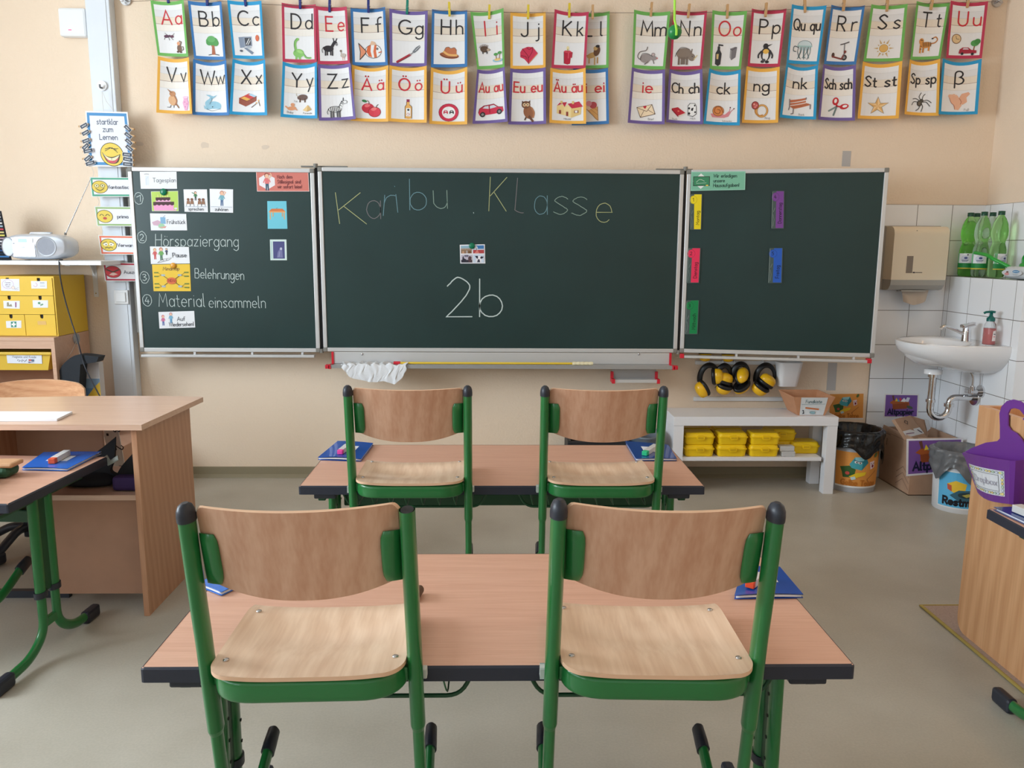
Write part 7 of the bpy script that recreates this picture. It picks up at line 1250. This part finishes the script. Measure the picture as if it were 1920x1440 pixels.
def towel(u, v): return Vector((xm0+(xm1-xm0)*(u+(.5-u)*.2*v), yb-.07-.012*math.sin(u*9)*v-.02*v*(1-abs(2*u-1)), zb+.004-(zb+.004-zl)*v*(1-.25*abs(2*u-.9)**1.5)))
mb = MB(); grid(mb, towel, 24, 8, mat('towel_paper', S(196, 180, 164), .9)); mb.build('paper_towel', t)
mb = MB(); [obox(mb, Vector(((x0+x1)/2, yb-.07+.02*i, zb-.003), ), Vector((.07, 0, 0)), Vector((0, .008, 0)), Vector((0, 0, .004)), m_dgrey) for i in (-1, 1)]; mb.build('outlet_lip', t); rehome(t)

# sink
m_cer = mat('ceramic', S(236, 236, 238), .08, coat=.3); m_chr = mat('chrome', S(214, 214, 216), .1, 1); sx, sy, sz = 2.6, 4.245, .862
t = thing('wash_basin', 'white ceramic wash basin on the tiled ledge wall', 'basin', (sx, sy, .70))
DX, DY = .43, .262
def rim(a, k=1.0):
    """a: 0..pi sweeps the outline from one wall end round the front to the other"""
    c_, s_ = math.cos(a), math.sin(a); return (-DX*k*abs(s_)**.75, DY*k*math.copysign(abs(c_)**.8, c_))
N = 36
def ringp(k, z, kx=None, inner=False):
    out = []
    for j in range(N+1): x, y = rim(math.pi*j/N, k); out.append(Vector((sx+x, sy+y, z)))
    return out
outer = [(1.0, 0, 1), (1.0, -.02, 1), (.975, -.05, .99), (.9, -.085, .95), (.76, -.12, .86), (.55, -.148, .7), (.36, -.158, .5)]
mb = MB(); rows = []
for k, dz, kx in outer: rows.append([Vector((sx-.0+(p[0]*kx if kx < 1 else p[0]), sy+p[1], sz+dz)) for p in [rim(math.pi*j/N, k) for j in range(N+1)]])
W_ = N+1; vs = [p for r in rows for p in r]; mb.add(vs, [[i*W_+j, i*W_+j+1, (i+1)*W_+j+1, (i+1)*W_+j] for i in range(len(rows)-1) for j in range(N)], m_cer, True); mb.add(rows[-1], [list(range(W_))], m_cer)
# rim top and bowl: bowl outline is an ellipse in front of the tap deck
bxc, brx, bry = sx-.262, .15, .205; bowl = []
def bo(a, k): return Vector((bxc-brx*k*math.sin(a)*(1 if True else 1), sy+bry*k*math.cos(a), 0))
Nb = 2*N
def outl(j):
    a = 2*math.pi*j/Nb
    if a <= math.pi: x, y = rim(a, .97); return Vector((sx+x, sy+y, sz+.006))
    s = (a-math.pi)/math.pi; return Vector((sx-.002, sy-DY*.97+2*DY*.97*s, sz+.006))
rings = [[(lambda p: Vector((p.x, p.y, sz)))(Vector((sx+rim(2*math.pi*j/Nb, 1.0)[0], sy+rim(2*math.pi*j/Nb, 1.0)[1], 0)) if j <= N else outl(j)) for j in range(Nb)], [outl(j) for j in range(Nb)]]
for k, z in ((1.06, .004), (1.0, -.006), (.93, -.04), (.8, -.085), (.55, -.115), (.2, -.124), (.09, -.125)): rings.append([bo(2*math.pi*j/Nb, k)+Vector((0, 0, sz+z)) for j in range(Nb)])
vs = [p for r in rings for p in r]; mb.add(vs, [[i*Nb+j, i*Nb+(j+1) % Nb, (i+1)*Nb+(j+1) % Nb, (i+1)*Nb+j] for i in range(len(rings)-1) for j in range(Nb)], m_cer, True); mb.build('basin', t)
mb = MB(); lathe(mb, [(.0001, .003), (.02, .004), (.022, 0)], m_chr, (bxc, sy, sz-.126), 16); mb.build('drain', t)
mb = MB(); q = PX(1787, 657, bxc+brx*.94); cyl(mb, (bxc+brx*.93, sy, sz-.035), (bxc+brx*.93+.006, sy, sz-.035), .011, m_dark, 14); mb.build('overflow_hole', t)
# tap
tx, ty = 2.515, 4.245; mb = MB(); lathe(mb, [(.024, 0), (.022, .006), (.021, .05), (.018, .058)], m_chr, (tx, ty, sz+.005), 20); mb.build('tap_body', t)
mb = MB(); tube(mb, bend([(tx-.01, ty, sz+.04), (tx-.07, ty, sz+.068), (tx-.125, ty, sz+.086), (tx-.14, ty, sz+.07)], .02, 4), .009, .012, m_chr, 12, (0, 0, 1)); mb.build('spout', t)
mb = MB(); obox(mb, Vector((tx+.005, ty, sz+.09)), Vector((.036, 0, .008)), Vector((0, .017, 0)), Vector((-.002, 0, .01)), m_chr, .006); cyl(mb, (tx, ty, sz+.06), (tx, ty, sz+.085), .02, m_chr, 16, .017); mb.build('lever', t)
# trap and valve
dx_ = 2.355; mb = MB(); lathe(mb, [(.045, .0), (.045, .022), (.028, .026)], m_cer, (dx_, sy, .69), 20); mb.build('basin_outlet', t)
mb = MB(); tube(mb, [(dx_, sy, .692), (dx_, sy, .5)]+[(dx_+.052-.052*math.cos(a), sy, .5-.052*math.sin(a)) for a in [i*math.pi/10 for i in range(1, 11)]]+[(dx_+.104, sy, .53)]+[(dx_+.134-.03*math.cos(a), sy, .53+.03*math.sin(a)) for a in [i*math.pi/12 for i in range(1, 7)]]+[(sx, sy, .56)], .017, .017, m_chr, 16, (0, 1, 0))
for p0, p1, r in (((dx_, sy, .672), (dx_, sy, .692), .025), ((dx_, sy, .535), (dx_, sy, .55), .024), ((dx_+.104, sy, .51), (dx_+.104, sy, .528), .025)): cyl(mb, p0, p1, r, m_chr, 16)
lathe(mb, [(.045, 0), (.04, .008), (.02, .014)], m_chr, (sx, sy, .56), 24, axis='y') if False else None
cyl(mb, (sx-.012, sy, .56), (sx, sy, .56), .042, m_chr, 24, .045); mb.build('drain_trap', t)
vy = 4.2; mb = MB(); cyl(mb, (sx-.01, vy, .60), (sx, vy, .60), .035, m_chr, 22); cyl(mb, (sx-.06, vy, .60), (sx, vy, .60), .012, m_chr, 14); obox(mb, Vector((sx-.05, vy+.03, .598)), Vector((.012, 0, 0)), Vector((0, .02, 0)), Vector((0, 0, .012)), m_chr, .004); cyl(mb, (sx-.05, vy, .59), (sx-.05, vy, .63), .012, m_chr, 14); mb.build('angle_valve', t)
mb = MB(); tube(mb, bend([(sx-.05, vy, .625), (sx-.05, vy, .69), (sx-.1, vy, .74)], .03), .0065, .0065, m_chr, 10); mb.build('supply_hose', t); rehome(t)
# soap
q = PX(1848, 657, 2.535); sc0 = Vector((2.54, 4.085, sz+.0065)); t = thing('soap_dispenser', 'clear pump bottle of pink soap with a dark green pump on the basin', 'soap dispenser', sc0)
m_soap = mat('pink_soap', S(244, 130, 130), .1, trans=.35); m_pump = mat('pump_green', S(0, 96, 90), .3)
mb = MB(); lathe(mb, [(.0001, 0), (.029, .001), (.032, .008), (.031, .07), (.0305, .082), (.0001, .083)], m_soap, sc0, 24, .8, 1); mb.build('soap', t)
mb = MB(); lathe(mb, [(.0345, .0), (.0345, .08), (.03, .104), (.02, .118), (.016, .12)], mat('clear_bottle', S(240, 244, 246), .05, trans=.95, ior=1.25), sc0, 24, .8, 1); mb.build('bottle', t)
mb = MB(); lathe(mb, [(.02, .119), (.02, .134), (.012, .142), (.008, .146), (.007, .162), (.0001, .163)], m_pump, sc0, 18); tube(mb, [sc0+Vector((.012, -.012, .166)), sc0+Vector((0, 0, .168)), sc0+Vector((-.022, .012, .164)), sc0+Vector((-.03, .016, .158))], .006, .010, m_pump, 10, (0, 0, 1)); mb.build('pump', t)
mb = MB(); fn = lambda u, v: (Vector((sc0.x+.028*math.cos(u)*1.0, sc0.y+.0352*math.sin(u), sc0.z+v)), Vector((math.cos(u), math.sin(u), 0))); d = Draw(mb, fn, .0003, strip=.1); d.k = 3; d.p([(4.5, .02), (5.2, .02), (5.3, .05), (5.1, .075), (4.6, .07)], (232, 224, 224)); d.l([(4.7, .055), (5.1, .055)], .005, (120, 120, 130)); d.l([(4.7, .042), (5.0, .042)], .004, (200, 90, 90)); mb.build('sticker', t); rehome(t)

# bottles on the ledge
m_bot = mat('green_pet', S(206, 250, 180), .05, trans=.97, ior=1.2); m_bcl = mat('clear_pet', S(236, 248, 234), .05, trans=.97, ior=1.22); m_cap = mat('cap_green', S(10, 72, 54), .4); LZ2 = 1.2005
def bottle(m):
    t = thing('water_bottle', 'x', 'bottle', (0, 0, 0), 0, 'plastic bottles on the tiled ledge')
    mb = MB(); lathe(mb, [(.0001, .006), (.022, .001), (.036, .004), (.041, .016), (.0415, .07), (.0405, .13), (.04, .15), (.036, .165), (.031, .18), (.031, .192), (.037, .208), (.041, .225), (.041, .25), (.036, .285), (.025, .312), (.0145, .328), (.0135, .336)], m, (0, 0, 0), 28); mb.build('bottle_body', t)
    mb = MB(); lathe(mb, [(.0165, .331), (.0168, .335), (.0165, .352), (.0001, .353)], m_cap, (0, 0, 0), 20); mb.build('cap', t)
    mb = MB(); R = .0421; fn = lambda u, v: (Vector((R*math.cos(math.radians(u)), R*math.sin(math.radians(u)), v)), Vector((math.cos(math.radians(u)), math.sin(math.radians(u)), 0)))
    d = Draw(mb, fn, .00012, strip=12); d.r(156, .048, 312, .128, (232, 234, 238)); d.r(156, .048, 312, .075, (20, 128, 58)); d.r(156, .044, 312, .049, (210, 190, 60)); d.r(276, .07, 312, .128, (30, 140, 66)); d.r(160, .075, 180, .128, (120, 190, 140)); d.e(228, .1, 30, .018, (208, 212, 226)); d.e(234, .103, 12, .006, (60, 70, 130)); d.l([(206, .09), (252, .09)], .005, (120, 126, 150)); d.e(246, .12, 5, .004, K); d.l([(210, .083), (246, .083)], .003, (150, 150, 160)); mb.build('bottle_label', t)
    return t
for i, (x, y, m, lab) in enumerate(((2.652, 4.545, m_bot, 'green water bottle farthest along the ledge, beside the towel dispenser'), (2.717, 4.594, m_bot, 'green water bottle in the tiled corner'), (2.66, 4.43, m_bcl, 'clear water bottle with white and green label in the middle of the ledge'), (2.742, 4.488, m_bcl, 'clear water bottle against the wall tiles'), (2.692, 4.33, m_bot, 'bright green water bottle behind the watering can spout'))):
    o = bottle(m); o.location = (x, y, LZ2); o.rotation_euler = (0, 0, math.radians((0, 20, 8, -30, 60)[i])); o['label'] = lab
# watering can and wipes
m_can = mat('can_green', S(40, 160, 60), .3); wy = 4.07; t = thing('watering_can', 'green watering can with an arched handle at the end of the ledge', 'watering can', (2.72, wy, LZ2))
mb = MB(); lathe(mb, [(.0001, 0), (.058, .001), (.062, .006), (.056, .075), (.05, .082), (.046, .082), (.05, .074), (.056, .01)], m_can, (2.72, wy, LZ2), 28, 1, 1.3); mb.build('can_body', t)
q = PX(1829, 474, 2.606); mb = MB(); tube(mb, cr([tuple((4.14, LZ2+.03)), (4.19, LZ2+.075), (4.27, LZ2+.115), (q.y, q.z)]) and [Vector((2.69-.085*min(1, i/9), a, b)) for i, (a, b) in enumerate(cr([(4.12, LZ2+.03), (4.19, LZ2+.08), (4.27, LZ2+.118), (q.y, q.z)]))], .011, .009, m_can, 10, (1, 0, 0)); mb.build('spout', t)
mb = MB(); P = cr([(4.13, LZ2+.07), (4.135, LZ2+.108), (4.10, LZ2+.133), (4.04, LZ2+.138), (3.99, LZ2+.12), (3.985, LZ2+.07)]); tube(mb, [Vector((2.71, a, b)) for a, b in P], .006, .010, m_can, 10, (0, 0, 1)); mb.build('handle', t); rehome(t)
t = thing('wipes_pack', 'soft pack of wet wipes on the ledge before the watering can', 'wipes pack', (2.635, 4.045, LZ2)); mb = MB()
def wp(u, v): a = 2*math.pi*v; return Vector((2.632+.026*math.cos(a)*(1-abs(2*u-1)**4*.8), 3.965+.185*u, LZ2+.034+.032*math.sin(a)*(1-abs(2*u-1)**6*.35)))
grid(mb, wp, 16, 20, mat('wipes_film', S(200, 206, 210), .25)); d = Draw(mb, lambda u, v: (Vector((2.6055-.0005, 4.15-.185*u/100, LZ2+.034+.0306*(.5-v/60)*2*.8)), Vector((-1, 0, 0))), .0004); d.k = 2
d.e(50, 30, 44, 22, (206, 212, 218)); d.e(68, 22, 15, 9, (70, 130, 176)); d.l([(58, 22), (78, 22)], 4, (206, 226, 238)); d.e(30, 38, 10, 8, (214, 150, 150)); d.e(32, 26, 5, 5, (120, 80, 70)); d.l([(56, 38), (78, 38)], 2, (150, 160, 170)); d.l([(60, 44), (76, 44)], 2, (150, 160, 170)); mb.build('pack', t); rehome(t)

# ================================================================ cabinet, basket and rug at the window-far side
m_pan = wood('beech_panel', S(220, 170, 126), S(200, 146, 102), 'z', .32, .8, .1, .8); m_rug = mat('rug_pile', S(186, 162, 150), .95, bump=.9, bscale=420, var=.12, vscale=120); m_rugb = mat('rug_binding', S(178, 156, 84), .8, bump=.5, bscale=200)
mb = MB(); rx0, ry1 = 1.622, 2.872
box(mb, rx0+.012, 2.6, .9, ry1-.012, 0.0005, .008, m_rug); o = mb.build('rug', None, (2.1, 2.0, 0)); tag(o, 'beige rug with a yellow bound edge under the wooden cabinet', 'rug')
mb = MB(); tube(mb, [(rx0+.006, .9, .005), (rx0+.006, ry1-.006, .005), (2.6, ry1-.006, .005)], .005, .008, m_rugb, 8, (0, 0, 1)); b_ = mb.build('binding', o); b_.matrix_parent_inverse = Matrix.Translation((2.1, 2.0, 0)).inverted()
X0 = 1.652; yA, yB = 2.672, 2.285; zt = .822
t = thing('low_cabinet', 'low beech cabinet with a rounded lower corner standing on the rug', 'cabinet', (2.0, 2.1, .008))
P = [(yA, .06)]+[(yA-.05+.05*math.cos(a), .0585-.05*math.sin(a)) for a in [i*math.pi/12 for i in range(1, 7)]]+[(yB, .0085), (yB, zt), (yA, zt)]
mb = MB(); prism(mb, P, X0, X0+.02, m_pan, 'yz'); mb.build('side_panel', t)
mb = MB(); box(mb, X0+.02, 2.4, yB, yA-.002, zt-.06, zt-.04, m_pan); mb.build('cabinet_top', t)
mb = MB(); box(mb, X0+.02, 2.4, yA-.022, yA-.002, .06, zt-.0, m_pan); mb.build('back_panel', t)
mb = MB(); box(mb, 2.38, 2.4, yB, yA-.024, .0085, zt-.06, m_pan); mb.build('side_panel', t); mb = MB(); box(mb, X0+.02, 2.38, yB, yA-.024, .07, .09, m_pan); mb.build('shelf', t); rehome(t)
# purple basket hooked on the cabinet's side
m_pur = mat('purple_plastic', S(112, 52, 146), .38); xb = X0-.006
t = thing('hanging_basket', 'purple plastic basket labelled Dropbox hooked on the low cabinet', 'basket', (xb, 2.4, .5))
T_ = PX(1805, 848, xb-.014); C0 = PX(1893, 864, 1.525); B0 = PX(1892, 945, 1.552); BL0 = PX(1833, 924, xb-.026)   # it hangs a little askew
N0 = Vector((-(T_.y-C0.y), T_.x-C0.x, 0)).normalized(); ctop = [T_.lerp(C0, k/6)+N0*(.014*math.sin(math.pi*k/6)) for k in range(7)]; cbot = [BL0.lerp(B0, k/6)+N0*(.012*math.sin(math.pi*k/6))-Vector((0, 0, .008*math.sin(math.pi*k/6))) for k in range(7)]
topo = [Vector((xb, T_.y-.01, T_.z))]+ctop+[C0+Vector((.01, -.012, .003)), C0+Vector((.03, -.012, .006)), C0+Vector((.07, 0, .008)), Vector((xb, C0.y+.03, C0.z+.008))]
boto = [Vector((xb, BL0.y-.015, BL0.z+.004))]+cbot+[B0+Vector((.008, -.008, 0)), B0+Vector((.025, -.008, 0)), B0+Vector((.055, 0, 0)), Vector((xb, B0.y+.03, B0.z))]
yl, yfc, zb = T_.y, C0.y, B0.z
mb = MB(); n = len(topo); mb.add(topo+boto, [[i, i+1, n+i+1, n+i] for i in range(n-1)], m_pur, False); inn = [p+Vector((.004, 0, 0)) for p in topo]; inb = [p+Vector((.004, 0, .004)) for p in boto]; mb.add(inn+inb, [[i, i+1, n+i+1, n+i] for i in range(n-1)], m_pur); mb.add(topo+inn, [[i, i+1, n+i+1, n+i] for i in range(n-1)], m_pur); mb.add(boto, [list(range(n))], m_pur); mb.build('basket', t)
# back plate rising into the hook
bk = lambda px, py: PX(px, py, xb)
out = [bk(1806, 850), bk(1826, 839), bk(1850, 830), bk(1872, 827), bk(1877, 822), bk(1877, 800), bk(1876, 775), bk(1880, 762), bk(1890, 752), bk(1902, 749), bk(1915, 752), bk(1926, 760), bk(1936, 772), bk(1940, 778), bk(1934, 784), bk(1922, 778), bk(1914, 768), bk(1904, 765), bk(1896, 767), bk(1892, 776), bk(1892, 798), bk(1897, 806), bk(1908, 812), bk(1918, 824), bk(1930, 846), bk(1945, 866)]
Y2 = [(p.y, p.z) for p in out]+[(B0.y+.03, B0.z), (BL0.y-.015, BL0.z+.004)]
mb = MB(); prism(mb, Y2, xb-.004, xb, m_pur, 'yz'); mb.build('back_plate', t)
qh = bk(1936, 768); mb = MB(); obox(mb, Vector((xb+.016, qh.y, zt+.005)), Vector((.022, 0, 0)), Vector((0, .03, 0)), Vector((0, 0, .003)), m_pur); mb.build('hook_lip', t)
# paper label on the front face
def face_pt(u, v):
    k = min(5.999, u*6); i = int(k); k -= i
    return ctop[i].lerp(ctop[i+1], k).lerp(cbot[i].lerp(cbot[i+1], k), v)
def fl(u, v):
    U, V = .1+.82*u/120, .26+.58*v/70; p = face_pt(U, V); q1, q2 = face_pt(U+.01, V), face_pt(U, V+.01); nn = (q1-p).cross(q2-p).normalized(); nn = nn if nn.x < 0 else -nn; return p, nn
mb = MB(); d = Draw(mb, lambda u, v: fl(u-14.634, v), .0004, strip=120/6/.82); OX = 14.634
_e, _l = d.e, d.l
d.k = 2; d.r(OX, 0, OX+120, 70, (228, 230, 236))
pal = [(236, 206, 130), (190, 214, 190), (214, 222, 236), (240, 226, 150)]
for i in range(12):
    for y in (6, 64): d.k = 4; _e(OX+8+i*9.4, y, 4.6, 3.4, (90, 100, 110)); d.k = 5; _e(OX+8+i*9.4, y, 3.8, 2.6, pal[i % 4])
for i in range(7):
    for x in (5, 115): d.k = 4; _e(OX+x, 6+i*9.6, 3.6, 4.6, (90, 100, 110)); d.k = 5; _e(OX+x, 6+i*9.6, 2.8, 3.8, pal[(i+1) % 4])
d.k = 6; _l([(OX+14, 13), (OX+106, 13), (OX+106, 57), (OX+14, 57), (OX+14, 13)], 1, (70, 76, 90))
d.k = 7; d.t('Dropbox', OX+60, 42, 17, (178, 176, 190), 2.2, 'c', 1.05); mb.build('paper_label', t); rehome(t)
# folder, notebook and eraser block on the pupils' table at the edge of the photo
folder([(1.478, 2.02), (1.462, 2.245), (1.66, 2.25), (1.68, 2.02)], TZ+.0012, 'blue folder on a yellow notebook under the purple basket', (26, 52, 130), False, .001, True)
eraser((1.512, 2.12), (1.5, 2.2), TZ+.0135, (40, 36, 80), 'pale block with a dark violet end under the purple basket', .03, .02)
# crate and box behind the second table
m_crate = mat('crate_black', S(30, 32, 38), .5)
a, b = PY(1067, 830, 4.3), PY(1176, 830, 4.3); t = thing('storage_crate', 'black storage crate on the floor behind the second table', 'crate', ((a.x+b.x)/2, 4.42, 0))
mb = MB(); x0, x1, y0, y1, h = a.x, b.x, 4.28, 4.58, a.z+.012
for q in ((x0, x1, y0, y0+.01), (x0, x1, y1-.01, y1), (x0, x0+.01, y0, y1), (x1-.01, x1, y0, y1)): box(mb, *q, .003, h, m_crate)
box(mb, x0, x1, y0, y1, 0, .01, m_crate); mb.build('crate_body', t); mb = MB(); [box(mb, *q, h-.02, h, m_crate, .003) for q in ((x0-.01, x1+.01, y0-.01, y0), (x0-.01, x1+.01, y1, y1+.01), (x0-.01, x0, y0, y1), (x1, x1+.01, y0, y1))]; mb.build('rim', t); rehome(t)
a, b = PY(1186, 822, 4.3), PY(1232, 822, 4.3); t = thing('storage_crate', 'grey-blue translucent plastic box beside the black crate and the bench', 'crate', ((a.x+b.x)/2, 4.42, 0)); m_tr = mat('grey_blue_plastic', S(126, 138, 152), .3, trans=.3)
mb = MB(); lathe(mb, [(.001, 0), (.145, .0), (.15, .02), (.16, a.z), (.168, a.z+.004), (.168, a.z+.012), (.158, a.z+.012), (.146, .02), (.001, .01)], m_tr, ((a.x+b.x)/2+.012, 4.42, 0), 32, .58, 1); mb.build('box_body', t); rehome(t)
